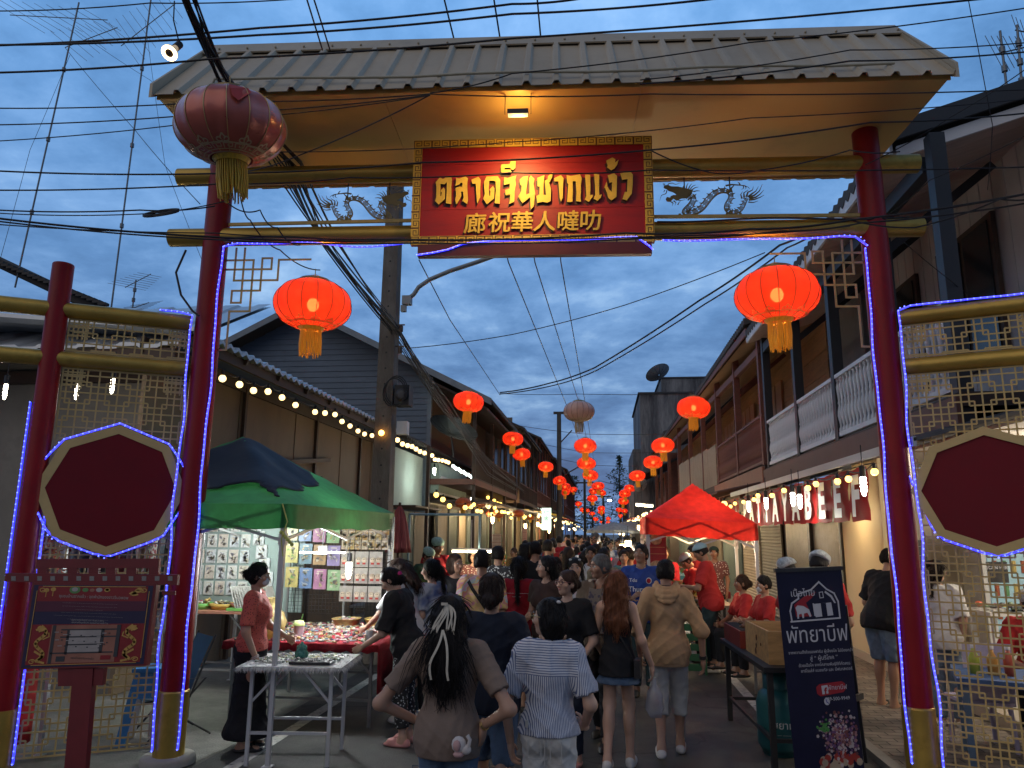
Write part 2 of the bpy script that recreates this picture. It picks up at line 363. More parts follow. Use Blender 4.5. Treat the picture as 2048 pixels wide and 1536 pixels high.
LA=[[(120,460),(205,360),(265,395),(330,360),(440,362),(450,400),(440,560),(440,910),(325,890),(345,640),(345,455),(300,505),(215,495),(215,745),(228,745),(245,665),(220,650),(225,625),(285,565),(312,610),(310,800),(180,915),(105,845),(130,760),(135,560)],[(535,365),(600,385),(735,342),(780,385),(765,490),(770,640),(780,830),(765,905),(660,845),(690,770),(675,655),(640,655),(645,740),(560,900),(535,910),(515,810),(535,740),(525,580),(560,560),(660,550),(668,475),(620,475),(610,505),(515,540),(535,470)],[(850,410),(990,345),(1040,410),(1030,560),(1030,770),(970,900),(960,850),(945,640),(940,490),(870,495),(860,450)],[(1110,450),(1160,345),(1390,338),(1440,410),(1435,560),(1430,905),(1325,890),(1350,640),(1345,450),(1310,432),(1230,432),(1215,450),(1205,560),(1215,740),(1235,735),(1240,640),(1220,610),(1290,540),(1320,580),(1315,790),(1165,915),(1090,800),(1125,700),(1110,560)],[(1520,355),(1590,375),(1770,318),(1750,400),(1760,500),(1735,640),(1725,860),(1620,905),(1640,800),(1640,710),(1550,725),(1540,620),(1630,590),(1640,490),(1515,520)],[(1455,130),(1470,95),(1635,85),(1650,30),(1755,25),(1750,170),(1690,215),(1640,165),(1530,175),(1525,200),(1660,205),(1660,280),(1480,275),(1455,240)]]
LB=[[(135,430),(270,380),(255,560),(250,745),(300,750),(275,480),(330,460),(335,400),(425,325),(410,430),(355,520),(392,640),(385,860),(320,893),(240,875),(135,897),(120,770),(175,740),(180,600),(140,585)],[(445,440),(575,378),(630,440),(615,540),(610,810),(575,868),(555,800),(535,540),(530,495),(465,500)],[(680,378),(755,395),(930,365),(965,440),(945,560),(945,875),(855,870),(865,700),(850,495),(800,490),(795,520),(800,700),(790,880),(690,880),(705,700),(715,545),(690,525)],[(1025,370),(1120,375),(1125,560),(1120,755),(1165,745),(1170,780),(1095,880),(1020,835),(1050,770),(1040,560)],[(1190,350),(1290,368),(1285,560),(1290,755),(1335,735),(1325,790),(1255,860),(1180,815),(1215,750),(1210,560)],[(1445,385),(1565,345),(1620,395),(1615,560),(1610,785),(1515,850),(1460,810),(1430,700),(1385,605),(1425,500),(1440,590),(1470,640),(1520,690),(1530,510),(1480,525),(1460,430)],[(1420,110),(1530,52),(1590,85),(1580,150),(1650,90),(1620,190),(1570,260),(1510,292),(1435,235),(1445,195),(1425,150)],[(1680,345),(1870,318),(1915,370),(1910,560),(1895,720),(1800,850),(1720,825),(1765,690),(1805,695),(1815,455),(1715,468)]]
NU=[za(1835,410),za(1900,350),za(2010,335),za(1990,480),za(1965,715),za(2035,690),zb(-8,560),zb(-20,450),zb(15,385),zb(85,450),zb(65,540),zb(95,710),zb(70,960),zb(15,1022),zb(8,900),zb(0,790),za(2030,785),za(1890,890),za(1810,750),za(1870,640),za(1880,530),za(1850,510)]
polys=[[za(*p)for p in g]for g in LA]+[NU]+[[zb(*p)for p in g]for g in LB]
m=MB(); m2=MB()
for g in polys:
 q=[gpix(px,py,SD-0.02)for px,py in g]
 m.prism(q,(0,SD-0.012,0),(1,0,0),(0,0,1),0.014,0,1)
 m2.prism([(a-0.013,b-0.020)for a,b in q],(0,SD-0.0015,0),(1,0,0),(0,0,1),0.004)  # painted drop shadow: dark copy of each letter, shifted down and left
SHAD=mat('letter_side_shadow_paint',(0.045,0.008,0.006),0.55,var=0)  # dark paint of the letter sides and their drop shadow
for ch,zx,zy in zip('廊祝華人噠叻',(478,690,887,1082,1285,1482),(690,680,675,672,668,663)):
 s_,z_=gpix(840+zx/4.357,290+zy/4.357,SD)
 for mm,ox,oz,lf in[(m,a_,b_,.014+.0004*i_)for i_,(a_,b_)in enumerate(((0,0),(.0035,0),(-.0035,.0),(0,.003),(0,-.003),(.0025,.002),(-.0025,-.002)))]+[(m2,-0.011,-0.014,0.006),(m2,-0.015,-0.014,0.0064)]:
  text_on(mm,ch,0.205,(s_+ox,SD-0.003,z_-0.075+oz),(1,0,0),(0.06,0.0,1),0,'CENTER',lf)
m.build('lettering',[SGOLD,SHAD],sb); m2.build('letter_drop_shadow',SHAD,sb)
# ---- dragons: cut metal sheet between the beams
def dragon(flip,s0,s1,z0,z1,label):
 """profile traced in a 0..2048 x 0..853 box"""
 def q(x,y):
  u=(x-80)/1850.0
  if flip:u=1-u
  return(s0+(s1-s0)*u,z1-(z1-z0)*(y-80)/680.0)
 body=[(560,420,70),(640,330,95),(690,400,105),(640,520,110),(560,600,118),(500,680,120),(600,690,120),(720,660,120),(820,590,118),(900,480,118),(980,370,118),(1080,285,112),(1190,255,100),(1290,275,95),(1340,340,92),(1320,430,90),(1250,530,88),(1235,620,84),(1290,680,84),(1390,690,84),(1490,640,82),(1545,540,76),(1580,460,64),(1620,410,46)]
 m=MB()
 def strip(cl,w,sc=1.0):
  P=[np.array(c,float)for c in cl]; n=len(P); L_,R_=[],[]
  for i in range(n):
   d=P[min(i+1,n-1)][:2]-P[max(i-1,0)][:2]; d=d/(np.linalg.norm(d)+1e-9); nn=np.array((-d[1],d[0])); ww=w[i]/2
   L_.append(P[i][:2]+nn*ww); R_.append(P[i][:2]-nn*ww)
  for i in range(n-1):
   a,b,c,e=q(*L_[i]),q(*L_[i+1]),q(*R_[i+1]),q(*R_[i])
   m.prism([a,b,c,e],(0,0.0,0),(1,0,0),(0,0,1),0.004)
  return L_,R_
 B=np.array(body,float); t=np.arange(len(B)); tt=np.linspace(0,len(B)-1,90)
 Bs=np.stack([np.interp(tt,t,B[:,k])for k in range(3)],1)
 for _ in range(3):Bs[1:-1]=(Bs[:-2]+2*Bs[1:-1]+Bs[2:])/4
 n=len(Bs); Ls,Rs,Li,Ri=[],[],[],[]
 for i in range(n):
  d=Bs[min(i+1,n-1),:2]-Bs[max(i-1,0),:2]; d/=np.linalg.norm(d)+1e-9; nn=np.array((-d[1],d[0])); w=Bs[i,2]*0.5
  c=Bs[i,:2]; Ls.append(c+nn*w); Rs.append(c-nn*w); Li.append(c+nn*w*0.62); Ri.append(c-nn*w*0.72)
 for i in range(n-1):
  for a,b in((Ls,Li),(Ri,Rs)):m.prism([q(*a[i]),q(*a[i+1]),q(*b[i+1]),q(*b[i])],(0,0,0),(1,0,0),(0,0,1),0.004)
  for k in range(4):
   f0=k/4+0.03; f1=(k+1)/4-0.035
   if(i+k)%2==0 or i%4!=0:
    m.prism([q(*(Li[i]+(Ri[i]-Li[i])*f0)),q(*(Li[i+1]+(Ri[i+1]-Li[i+1])*f0)),q(*(Li[i+1]+(Ri[i+1]-Li[i+1])*f1)),q(*(Li[i]+(Ri[i]-Li[i])*f1))],(0,0,0),(1,0,0),(0,0,1),0.004)
  if i%3==0 and i>3:
   o_=Ls if 0 else(Rs if i<12 else Ls)
   d=Bs[min(i+1,n-1),:2]-Bs[i,:2]; d/=np.linalg.norm(d)+1e-9; nn=np.array((-d[1],d[0]))
   side=-1 if True else 1
   base=Rs[i]; tip=base-nn*42-d*18
   m.prism([q(*(base+nn*6-d*16)),q(*(base+nn*6+d*16)),q(*tip)],(0,0,0),(1,0,0),(0,0,1),0.004)
 head=[(250,250),(310,270),(360,300),(385,330),(330,330),(280,350),(270,380),(215,365),(190,410),(215,455),(280,465),(300,430),(330,400),(380,440),(470,400),(560,400),(640,330),(680,250),(600,215),(520,195),(420,165),(300,160),(240,130),(170,140),(160,190),(215,215)]
 m.prism([q(*p)for p in head],(0,0,0),(1,0,0),(0,0,1),0.004)
 def tuft(pts,w0):
  n2=len(pts); strip([(x,y)for x,y in pts],[w0*(1-i/(n2-0.6))for i in range(n2)])
 for pts,w in(([(230,140),(260,100),(320,95),(380,125),(440,100),(490,90)],18),([(215,250),(200,300),(120,330),(95,400),(85,450)],18),([(500,200),(525,140),(530,90)],24),([(560,200),(575,140),(600,95)],24),([(600,210),(630,150),(665,110)],24),([(630,220),(670,165),(725,140)],22),([(650,240),(710,195),(775,180)],22),([(680,270),(740,255),(800,258)],24),([(290,460),(320,490),(300,540)],26),([(330,440),(370,480),(350,530)],24),([(400,520),(420,480),(450,450)],22),([(380,420),(450,440),(540,420)],20),([(160,130),(190,110),(150,100)],20),([(180,230),(170,260),(150,265)],18),([(215,235),(215,270),(190,290)],18),([(1250,165),(1350,145),(1410,150),(1500,160),(1580,170),(1640,200),(1665,235)],34),([(1500,160),(1490,120),(1465,95)],30),([(1560,170),(1560,220),(1520,245)],22),([(1590,175),(1605,215),(1580,245)],20),([(1340,290),(1340,220),(1400,160)],60),([(1520,420),(1505,340),(1540,280)],30),([(1560,400),(1560,310),(1640,255)],34),([(1600,390),(1630,300),(1710,260),(1735,190)],36),([(1630,390),(1700,330),(1770,280),(1820,190)],38),([(1640,400),(1740,360),(1830,280),(1890,150)],40),([(1650,420),(1760,400),(1840,340),(1910,260)],38),([(1640,450),(1740,440),(1840,400),(1910,360)],34),([(1630,490),(1720,500),(1800,470)],24)):tuft(pts,w)
 for cx in(430,1250,1320,1480):m.prism([q(cx-28,745),q(cx+28,745),q(cx+22,690),q(cx-22,690)],(0,0,0),(1,0,0),(0,0,1),0.004)
 o=m.build('dragon_ornament',DRG); o.location=Vector(A0); o.rotation_euler=(0,0,GA); o.location+=Vector(GN*0.02)
 for x in(530,1325):a=q(x,260); m=MB(); m.cyl((a[0],0.006,a[1]),(a[0],0.006,5.12),0.006,n=6); m.build('hanger_rod',DARKM,o)
 return tag(o,label,'ornament','cut metal dragons between the gate beams')
DRG=mat('dragon_metal',(0.26,0.20,0.085),0.5,metal=0.4,var=0.2)
s0,zt=gpix(1318,360); s1,zb_=gpix(1535,440)
dragon(False,s0,s1,4.715,5.06,'cut metal dragon right of the name board, head facing the board')
dragon(True,gpix(632,370)[0],gpix(826,370)[0],4.715,5.04,'cut metal dragon left of the name board in front of the pole')
# ---- corner fretwork under the lower beam (traced at the right corner, mirrored at the left)
def fret(mir,label):
 m=MB(); u=0.083
 S=[[(0,2),(3,2),(3,-0.2+5),(3,5),(1.6,5)]]
 lines=[[(0,2),(3.1,2),(3.1,4.4),(2,4.4)],[(0,3.1),(5.2,3.1),(5.2,1.8),(4.1,1.8),(4.1,5.6),(0.9,5.6),(0.9,7),(2,7),(2,5.6)],[(2,0.6),(2,5.6)],[(1,0.6),(1,4.4),(5,4.4)],[(3.1,4.4),(3.1,8),(0.8,8),(0.8,12.4),(0,12.4)],[(5,4.4),(6,4.4),(6,2),(9.6,2)]]
 for l in lines:m.ribbon([((GW-0.115-x*u)if mir else(0.115+x*u),4.5-(y-0.2)*u)for x,y in l],0.018,(0,0.02,0),(1,0,0),(0,0,1),0.006)
 o=m.build('corner_fretwork',GOLDF); o.location=Vector(A0); o.rotation_euler=(0,0,GA)
 return tag(o,label,'ornament','gold fretwork in the gate corners')
fret(True,'gold square fretwork in the gate corner beside the white balustrade'); fret(False,'gold square fretwork in the gate corner above the lit lantern and siding gable')
# ---- wings
def wing(base,ang,label,ws,length_out,flip):
 """x axis runs outwards from the gate post"""
 t=T('gate_wing',label,'screen',base,ang,'lattice wings beside the gate')
 L1=ws
 m=MB(); m.cyl((L1,0,0.5),(L1,0,4.12),0.085,n=28); m.lathe([(0.085,4.12),(0.08,4.128),(0,4.13)],(L1,0,0),28); po=m.build('post',RED,t)
 m=MB(); m.cyl((L1,0,0.0),(L1,0,0.5),0.094,n=28); m.build('post_sleeve',GOLD,po)
 for z in(3.72,3.29):
  m=MB(); m.cyl((0.14,0,z),(L1-0.05,0,z),0.068,n=20); m.cyl((L1+0.05,0,z),(L1+length_out,0,z),0.068,n=20); m.cyl((0.62,0,z),(0.626,0,z),0.0692,n=20); m.build('beam',GOLD,t)
 x0,x1=0.145,L1-0.10
 for z0,z1 in((3.37,3.645),(0.13,3.215)):
  m=MB(); w,th=0.0125,0.006; P=0.150; e=0.036
  fr=[(x0,z0),(x1,z0),(x1,z1),(x0,z1),(x0,z0)]; m.ribbon(fr,0.014,(0,0,0),(1,0,0),(0,0,1),th)
  def hb(a,b,z):
   a=max(a,x0); b=min(b,x1)
   if b>a and z0<z<z1:m.box(((a+b)/2,-0.003,z),(b-a,th,w))
  def vb(x,a,b):
   a=max(a,z0); b=min(b,z1)
   if b>a and x0<x<x1:m.box((x,-0.0045,(a+b)/2),(w,th,b-a))
  ni=int((x1-x0)/P)+2; nj=int((z1-z0)/P)+2
  for i in range(-1,ni):
   for j in range(-1,nj):
    cx,cz=x0+(i+0.5)*P,z1-(j+0.35)*P
    if(i+j)%2==0:
     h=P/2+e/2
     hb(cx-h,cx+h,cz-h); hb(cx-h,cx+h,cz+h); vb(cx-h,cz-h,cz+h); vb(cx+h,cz-h,cz+h)
  for i in range(-1,ni):vb(x0+(i+0.5)*P+0.001,z0,z1)
  for j in range(-1,nj):hb(x0,x1,z1-(j+0.35)*P+0.001)
  for cx in(x0+0.09,x1-0.09):
   for k in range(4):vb(cx+(k-1.5)*0.036,z1-0.17,z1); hb(cx-0.08,cx+0.08,z1-0.03-k*0.036)
  m.build('lattice_panel',mat('lattice_gold',(0.50,0.36,0.14),0.5,metal=0.2,var=0.2),t)
 RX_,RZ_,cz=(.568,.544,2.20)if flip<0 else(.548,.500,2.235); R=1.0; cx=L1/2+0.02
 oc=lambda r:[(cx+r*RX_*math.sin(2*PI*(i)/8),cz+r*RZ_*math.cos(2*PI*(i)/8))for i in range(8)]
 m=MB(); A=oc(R); B=oc(R*0.865)
 ux=(1,0,0); uz=(0,0,1); oy=-0.06*flip
 for i in range(8):m.prism([A[i],A[(i+1)%8],B[(i+1)%8],B[i]],(0,oy,0),ux,uz,0.03)
 pl=m.build('octagon_border',mat('gold_border_paint',(0.55,0.40,0.17),0.5,var=0.12,dirt=0.12),t)
 m=MB(); m.prism(oc(R*0.868),(0,oy+0.004*flip,0),ux,uz,0.02); m.build('octagon_panel',mat('maroon_panel',(0.15,0.006,0.013),0.62,var=0.1,spec=.25,dirt=.1),pl)
 return t
LW_ANG=PI+GA+math.radians(25.4); RW_ANG=GA-math.radians(25.4)
RP=gp(GW,0,0)
wl_=wing(A0,LW_ANG,'left wing of the gate, lattice behind the map board, maroon octagon with gold rim',1.20,0.50,-1)
wr_=wing(RP,RW_ANG,'right wing of the gate, lattice in front of the white balustrade, maroon octagon',1.25,0.50,1)
# ---- blue LED rope lights
LEDB=glow('led_blue_tube',(0.004,0.008,1.0),1.5); LEDW=glow('led_dot',(0.07,0.11,1.0),5.0)
def led(pts,label,step=0.046):
 P=[np.array(p,float)for p in pts]
 seg=[np.linalg.norm(b-a)for a,b in zip(P[:-1],P[1:])]; tot=sum(seg); n=int(tot/step); cum=np.concatenate([[0],np.cumsum(seg)])
 pts2=[]
 for i in range(n+1):
  d=tot*i/n; k=min(len(seg)-1,int(np.searchsorted(cum,d,'right')-1)); t=(d-cum[k])/seg[k]; pts2.append(P[k]+(P[k+1]-P[k])*t)
 m=MB(); m.tube(pts2[::3]+[pts2[-1]],0.0085,6,0)
 oc=[(1,0,0),(-1,0,0),(0,1,0),(0,-1,0),(0,0,1),(0,0,-1)]
 of=[(0,2,4),(2,1,4),(1,3,4),(3,0,4),(2,0,5),(1,2,5),(3,1,5),(0,3,5)]
 for p in pts2:
  p=p+np.array((0,-0.008,0)); m.add([p+np.array(q)*0.0074 for q in oc],of,1)
 return tag(m.build('led_rope',[LEDB,LEDW]),label,'led rope')
def wv(f,n,*a):return[f(i/n,*a)for i in range(n+1)]
wob=lambda t,k,a:a*math.sin(t*k)+a*0.5*math.sin(t*k*2.3+1)
led([gp(0.105+wob(t*20,1,.008),-0.07,0.12+t*4.33)for t in np.linspace(0,1,60)],'blue LED rope running up the inner side of the left gate post')
led([gp(0.12,-0.06,4.46)]+[gp(s,-0.09,4.455+wob(s,3.1,.022))for s in np.linspace(0.2,1.8,24)],'blue LED rope sagging under the beam left of the name board')
led([gp(*(lambda q:(q[0],SD-0.03,q[1]))(gpix(x,y,SD-0.03)))for x,y in((834,510),(858,507),(880,503),(905,497),(925,488),(960,484),(1000,481),(1050,480),(1100,479.5),(1150,479.5),(1200,477),(1250,474),(1272,473.5),(1288,482),(1306,499))],'blue LED rope draped along the lower border of the name board')
led([gp(s,-0.09,4.46+wob(s,2.3,.02))for s in np.linspace(4.15,5.75,24)]+[gp(5.88,-0.09,4.45),gp(5.925,-0.08,4.38)],'blue LED rope under the beam right of the name board')
led([gp(GW-0.118+wob(t*20,1,.007),-0.06,4.36-t*4.2)for t in np.linspace(0,1,60)],'blue LED rope running down the inner side of the right gate post')
def wp(base,ang,x,y,z):c,s=math.cos(ang),math.sin(ang); return np.array((base[0]+c*x-s*y,base[1]+s*x+c*y,z))
LWp=lambda x,y,z:wp(A0,LW_ANG,x,y,z); RWp=lambda x,y,z:wp(RP,RW_ANG,x,y,z)
led([LWp(0.40,0.05,3.80),LWp(0.2,0.06,3.80),LWp(0.135,0.08,3.78)]+[LWp(0.135+wob(t*18,1,.01),0.085,3.74-t*3.62)for t in np.linspace(0,1,60)],'blue LED rope down the wing side of the left gate post beside the octagon')
led([RWp(1.75-t*1.6,-0.05,3.80+wob(t*9,1,.006))for t in np.linspace(0,1,12)]+[RWp(0.125+wob(t*16,1,.012)+0.015*t,-0.095,3.76-t*3.6)for t in np.linspace(0,1,60)],'blue LED rope from the right wing beam down the gate post')
led([LWp(1.20-0.11,0.02,2.2-t*2.1)for t in np.linspace(0,1,20)],'blue LED rope on the inner side of the outer left wing post')
led([LWp(1.20+0.10,0.02,2.9-t*2.6)for t in np.linspace(0,1,20)],'blue LED rope on the outer side of the outer left wing post')
def octp(fn,sgn,ks,L1):a,b,c=(.585,.562,2.20)if sgn>0 else(.565,.517,2.235); return[fn(L1/2+0.02+a*math.sin(2*PI*k/8),sgn*0.05,c+b*math.cos(2*PI*k/8))for k in ks]
led(octp(LWp,1,(-1.6,-1,0,1,1.6),1.20),'blue LED rope along the top edge of the left octagon')
led(octp(LWp,1,(2.2,3,4,5,5.8),1.20),'blue LED rope along the bottom edge of the left octagon')
led(octp(RWp,-1,(6.3,5,4,3,2.2),1.25),'blue LED rope along the bottom edge of the right octagon')
# ==== LANTERNS
SHADE={}
def lantern_mats(key,col,emit,estr,transp,weight):
 return cloth_lit('lantern_cloth_'+key,col,transp,weight,0.38,emit,estr,0.3)
LM_LIT=lantern_mats('red',(0.85,0.075,0.035),(1.0,0.045,0.016),0.34,0.13,0.75)
oi=LM_LIT.node_tree.nodes.new('ShaderNodeObjectInfo'); mrn=LM_LIT.node_tree.nodes.new('ShaderNodeMapRange'); mrn.inputs[3].default_value=.2; mrn.inputs[4].default_value=.46
LM_LIT.node_tree.links.new(oi.outputs['Random'],mrn.inputs[0]); LM_LIT.node_tree.links.new(mrn.outputs[0],[n for n in LM_LIT.node_tree.nodes if n.type=='BSDF_PRINCIPLED'][0].inputs['Emission Strength'])
LM_PINK=mat('lantern_pink_satin',(0.46,0.105,0.07),0.30,metal=.25,var=0.12,scale=5,coat=0.25,bump=0.03,bscale=7)
LM_PALE=mat('lantern_faded_satin',(0.62,0.36,0.28),0.40,var=0.2,scale=4)
LM_AMB=lantern_mats('amber',(0.42,0.12,0.03),(1.0,0.25,0.05),0.03,0.12,0.4)
RIBL=mat('lantern_wire_dark',(0.10,0.02,0.01),0.5,var=0); RIBG=mat('lantern_wire_gold',(0.55,0.38,0.16),0.35,metal=0.7,var=0)
TASM=mat('tassel_gold',(0.58,0.36,0.03),0.5,var=0.35,scale=60,stretch=(1,1,.05)); TASR=mat('tassel_glow',(0.62,0.30,0.02),0.5,var=0.3,scale=60,stretch=(1,1,.05),emit=(1,.35,.02),estr=0.12)  # second tassel glows faintly itself, standing for lantern light on the strands
CAPM=mat('lantern_cap',(0.30,0.22,0.10),0.4,metal=0.6)
PATL=mat('lantern_pattern_gold',(0.60,0.36,0.10),0.45,metal=0.2,var=0.1); PATP=mat('lantern_pattern_pale',(0.52,0.38,0.22),0.5,var=0.1)
BULB=glow('lantern_bulb',(1.0,0.50,0.16),30.0)
RA,RB=0.355,0.222
def lprof(t):
 th=t*math.radians(72); return RA*(abs(math.cos(th))**0.82),RB*math.sin(th)/math.sin(math.radians(72))
def lantern_mesh(kind,detail):
 shade,rib,tas,pat={'lit':(LM_LIT,RIBL,TASR,PATL),'pink':(LM_PINK,RIBG,TASM,PATP),'pale':(LM_PALE,RIBL,mat('tassel_faded',(0.55,0.42,0.25),0.6),PATP),'amber':(LM_AMB,RIBL,TASM,PATL)}[kind]
 NR=16; out={}; n=NR*(6 if detail else 3); k=20 if detail else 9
 prof=[lprof(-1+2*i/k)for i in range(k+1)]
 m=MB(); m.lathe(prof,n=n,fn=lambda a,z:1-0.030*abs(math.sin(a*NR/2))**1.4*(1 if abs(z)<0.2 else .6)); out['shade']=(m,shade)
 if detail:
  m=MB()
  for i in range(NR):
   a=2*PI*i/NR; m.tube([((r+0.0022)*math.cos(a),(r+0.0022)*math.sin(a),z)for r,z in prof],0.0028,4)
  out['ribs']=(m,rib)
  m=MB()
  def sp(a,t):r,z=lprof(t); r2=r*(1-0.030*abs(math.sin(a*NR/2))**1.4)+0.0035; return(r2*math.cos(a),r2*math.sin(a),z-0.002)
  def pstrip(path,w):
   for(a0,t0),(a1,t1)in zip(path[:-1],path[1:]):
    da,dt=a1-a0,t1-t0; r=lprof(t0)[0]; du=da*r; dv=dt*0.26; l=math.hypot(du,dv)+1e-9; qa=-dv/l*w/2/r; qt=du/l*w/2/0.26
    m.add([sp(a0-qa,t0-qt),sp(a1-qa,t1-qt),sp(a1+qa,t1+qt),sp(a0+qa,t0+qt)],[(0,1,2,3)])
  N_=96
  for tt,w in((-0.92,0.006),(-0.985,0.005),(-0.765,0.006)):pstrip([(2*PI*i/N_,tt)for i in range(N_+1)],w)
  for i in range(18):
   a=2*PI*i/18; da=2*PI/18
   pstrip([(a+da*x,-0.90+0.115*y)for x,y in((0.05,0),(0.05,1),(0.8,1),(0.8,0.3),(0.42,0.3),(0.42,0.65))],0.006)
  for i in range(11):
   a=2*PI*i/11; s_=0.16
   for sg in(-1,1):
    pstrip([(a+sg*s_*(0.1+0.55*math.cos(th)*(1-j*0.05)+0.45),-0.70+0.06*math.sin(th)*(1-j*0.05))for j,th in enumerate(np.linspace(-2.6,3.4,11))],0.008)
   pstrip([(a-0.06,-0.66),(a,-0.58),(a+0.06,-0.66)],0.008)
  out['pattern_band']=(m,pat)
 m=MB(); rt,zt=lprof(1)
 m.lathe([(rt+0.004,zt-0.004),(rt+0.004,zt+0.022),(rt-0.01,zt+0.026),(rt-0.01,zt-0.004)],n=20)
 if detail:
  for a in(0,PI/2):m.tube([(-rt*math.cos(a),-rt*math.sin(a),zt+0.02),(0,0,zt+0.075),(rt*math.cos(a),rt*math.sin(a),zt+0.02)],0.003,4)
 m.cyl((0,0,zt+0.02),(0,0,zt+0.13),0.004,n=5); out['cap']=(m,CAPM)
 m=MB(); m.lathe([(rt*0.75,-zt-0.028),(rt*0.82,-zt-0.012),(rt*0.9,-zt+0.002)],n=20)
 if detail:
  r2=random.Random(3)
  for i in range(74):
   a=2*PI*i/74; rr=rt*(0.68 if i%2 else 0.6); e=r2.uniform(-.012,.012); L_=0.235+r2.uniform(-.03,.02)
   m.tube([(rr*math.cos(a),rr*math.sin(a),-zt-0.02),((rr+0.006)*math.cos(a)+e*.3,(rr+.006)*math.sin(a),-zt-0.02-L_*.5),((rr-0.004)*math.cos(a)+e,(rr-.004)*math.sin(a)+e,-zt-0.02-L_)],0.0042,4)
 else:
  m.lathe([(rt*0.75,-zt-0.02),(rt*0.72,-zt-0.23)],n=14); m.lathe([(rt*0.72,-zt-0.23),(0.0,-zt-0.20)],n=14)
 out['tassel']=(m,tas)
 if kind in('lit','amber'):
  m=MB(); m.ball((0,0,0.0),0.056 if kind=='lit' else 0.03,12,sc=(1,1,1.15));
  out['bulb']=(m,BULB if kind=='lit' else glow('amber_bulb',(1,.5,.15),6.0))
 return{k:(m.mesh(k,mt))for k,(m,mt)in out.items()}
LC={}
def lantern(kind,detail,loc,scale=1.0,rz=0.0,tilt=(0,0),label='',group=None,lamp=0.0):
 if(kind,detail)not in LC:LC[(kind,detail)]=lantern_mesh(kind,detail)
 t=T('paper_lantern',label,'lantern',loc,rz,group); t.rotation_euler=(tilt[0],tilt[1],rz); t.scale=(scale,)*3
 for k,me in LC[(kind,detail)].items():
  o=bpy.data.objects.new(k,me); COL.objects.link(o); o.parent=t
  if lamp and k=='bulb':o.visible_shadow=True
 if lamp:light('lantern_light',(0,0,0.0),lamp*1.5,(1.0,0.48,0.12),0.06,t)
 return t
def lantern_at(px,py,w,kind='lit',**k):
 """w: width of the shade in photograph pixels"""
 s=k.pop('scale',1.0); d=ray(px,py); fwd=F*2*RA*s/w; p=CAM+d*(fwd/F); return lantern(kind,k.pop('detail',w>25),p,s,**k),p
G1='lanterns on the gate'; G2='lit red lanterns strung above the street'
_,PB=lantern_at(462,255,213,'pink',label='large unlit pink satin lantern with a torn panel before the left gate post',tilt=(math.radians(5),math.radians(-5)),rz=0.4)
_,PL1=lantern_at(626,610,152,label='lit red lantern under the left gate corner',group=G1,lamp=26,rz=0.1,tilt=(0.03,0.02))
_,PL2=lantern_at(1554,590,164,label='lit red lantern under the right gate corner',group=G1,lamp=26,rz=0.2,tilt=(0.02,-0.02))
m=MB(); r0=RA*1.0
def sp2(a,t,h=0.006):r,z=lprof(t); return((r+h)*math.cos(a),(r+h)*math.sin(a),z)
big=[o for o in bpy.data.objects if o.name=='paper_lantern'][0]
aa=math.radians(-56)-0.4
m.add([sp2(aa-.15,.62),sp2(aa+.26,.58),sp2(aa+.27,.40,.012),sp2(aa-.0,.06,.02),sp2(aa-.10,.18,.012),sp2(aa-.13,.4,.012)],[(0,1,2,3,4,5)])
m.build('torn_flap',mat('lantern_red_inside',(0.36,0.03,0.02),0.5,var=0.2),big)
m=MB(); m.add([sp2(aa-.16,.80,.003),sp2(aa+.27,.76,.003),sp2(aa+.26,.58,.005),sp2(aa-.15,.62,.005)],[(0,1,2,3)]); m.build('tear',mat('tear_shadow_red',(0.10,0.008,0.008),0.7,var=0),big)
LL=[(937,804,62),(1026,878,43),(1043.5,909,36),(1091.7,933.5,31),(1119,961.5,27),(1130,974,23.5),(1129.7,984,21),(1146.4,979,16),(1170.6,892,45),(1172.7,927,38),(1180.8,950.5,32),(1196,972.6,26),(1186.8,982.5,19),(1204,985.6,17),(1185,996.8,21),(1157,1007.8,14.6),(1165,1019.5,12.5),(1174.5,1021,11),(1184.7,1027,11),(1191.4,1038,11.5),(1202.6,1017,15.6),(1203,1024,13.5),(1203,1043.7,8),(1216.7,1037,10),(1216.7,1044.7,9.4),(1325.6,891,46),(1306,925,39),(1274.5,951.8,32.5),(1259,976.5,22),(1249.8,987,24),(1263,983,16),(1246.7,1002.5,21.4),(1238,1019.5,13),(1249,1022,13.5),(1240.7,1031.7,10),(1387,816,66),(1239,1047.6,5)]
LPOS=[]
for i,(x,y,w)in enumerate(LL):
 side='left' if x<1155 else('right' if x>1222 else 'middle')
 lab={937:'lit red lantern near the gable building, largest of the left row',1387:'lit red lantern near the satellite dish, largest of the right row',1170.6:'lit red lantern hanging just below the faded unlit one'}.get(x,'lit red lantern in the %s row above the street'%side)
 _,p=lantern_at(x,y,w,label=lab,group=G2 if x in(937,1387,1170.6)else G2+', %s row'%side,lamp=(22 if w>30 else 0),rz=i*0.7,tilt=(0.09*math.sin(i*2.1),0.09*math.cos(i*1.3)))
 LPOS.append(p)
_,PPALE=lantern_at(1158,823,62,'pale',label='faded pale lantern without light over the middle of the street',rz=0.3)
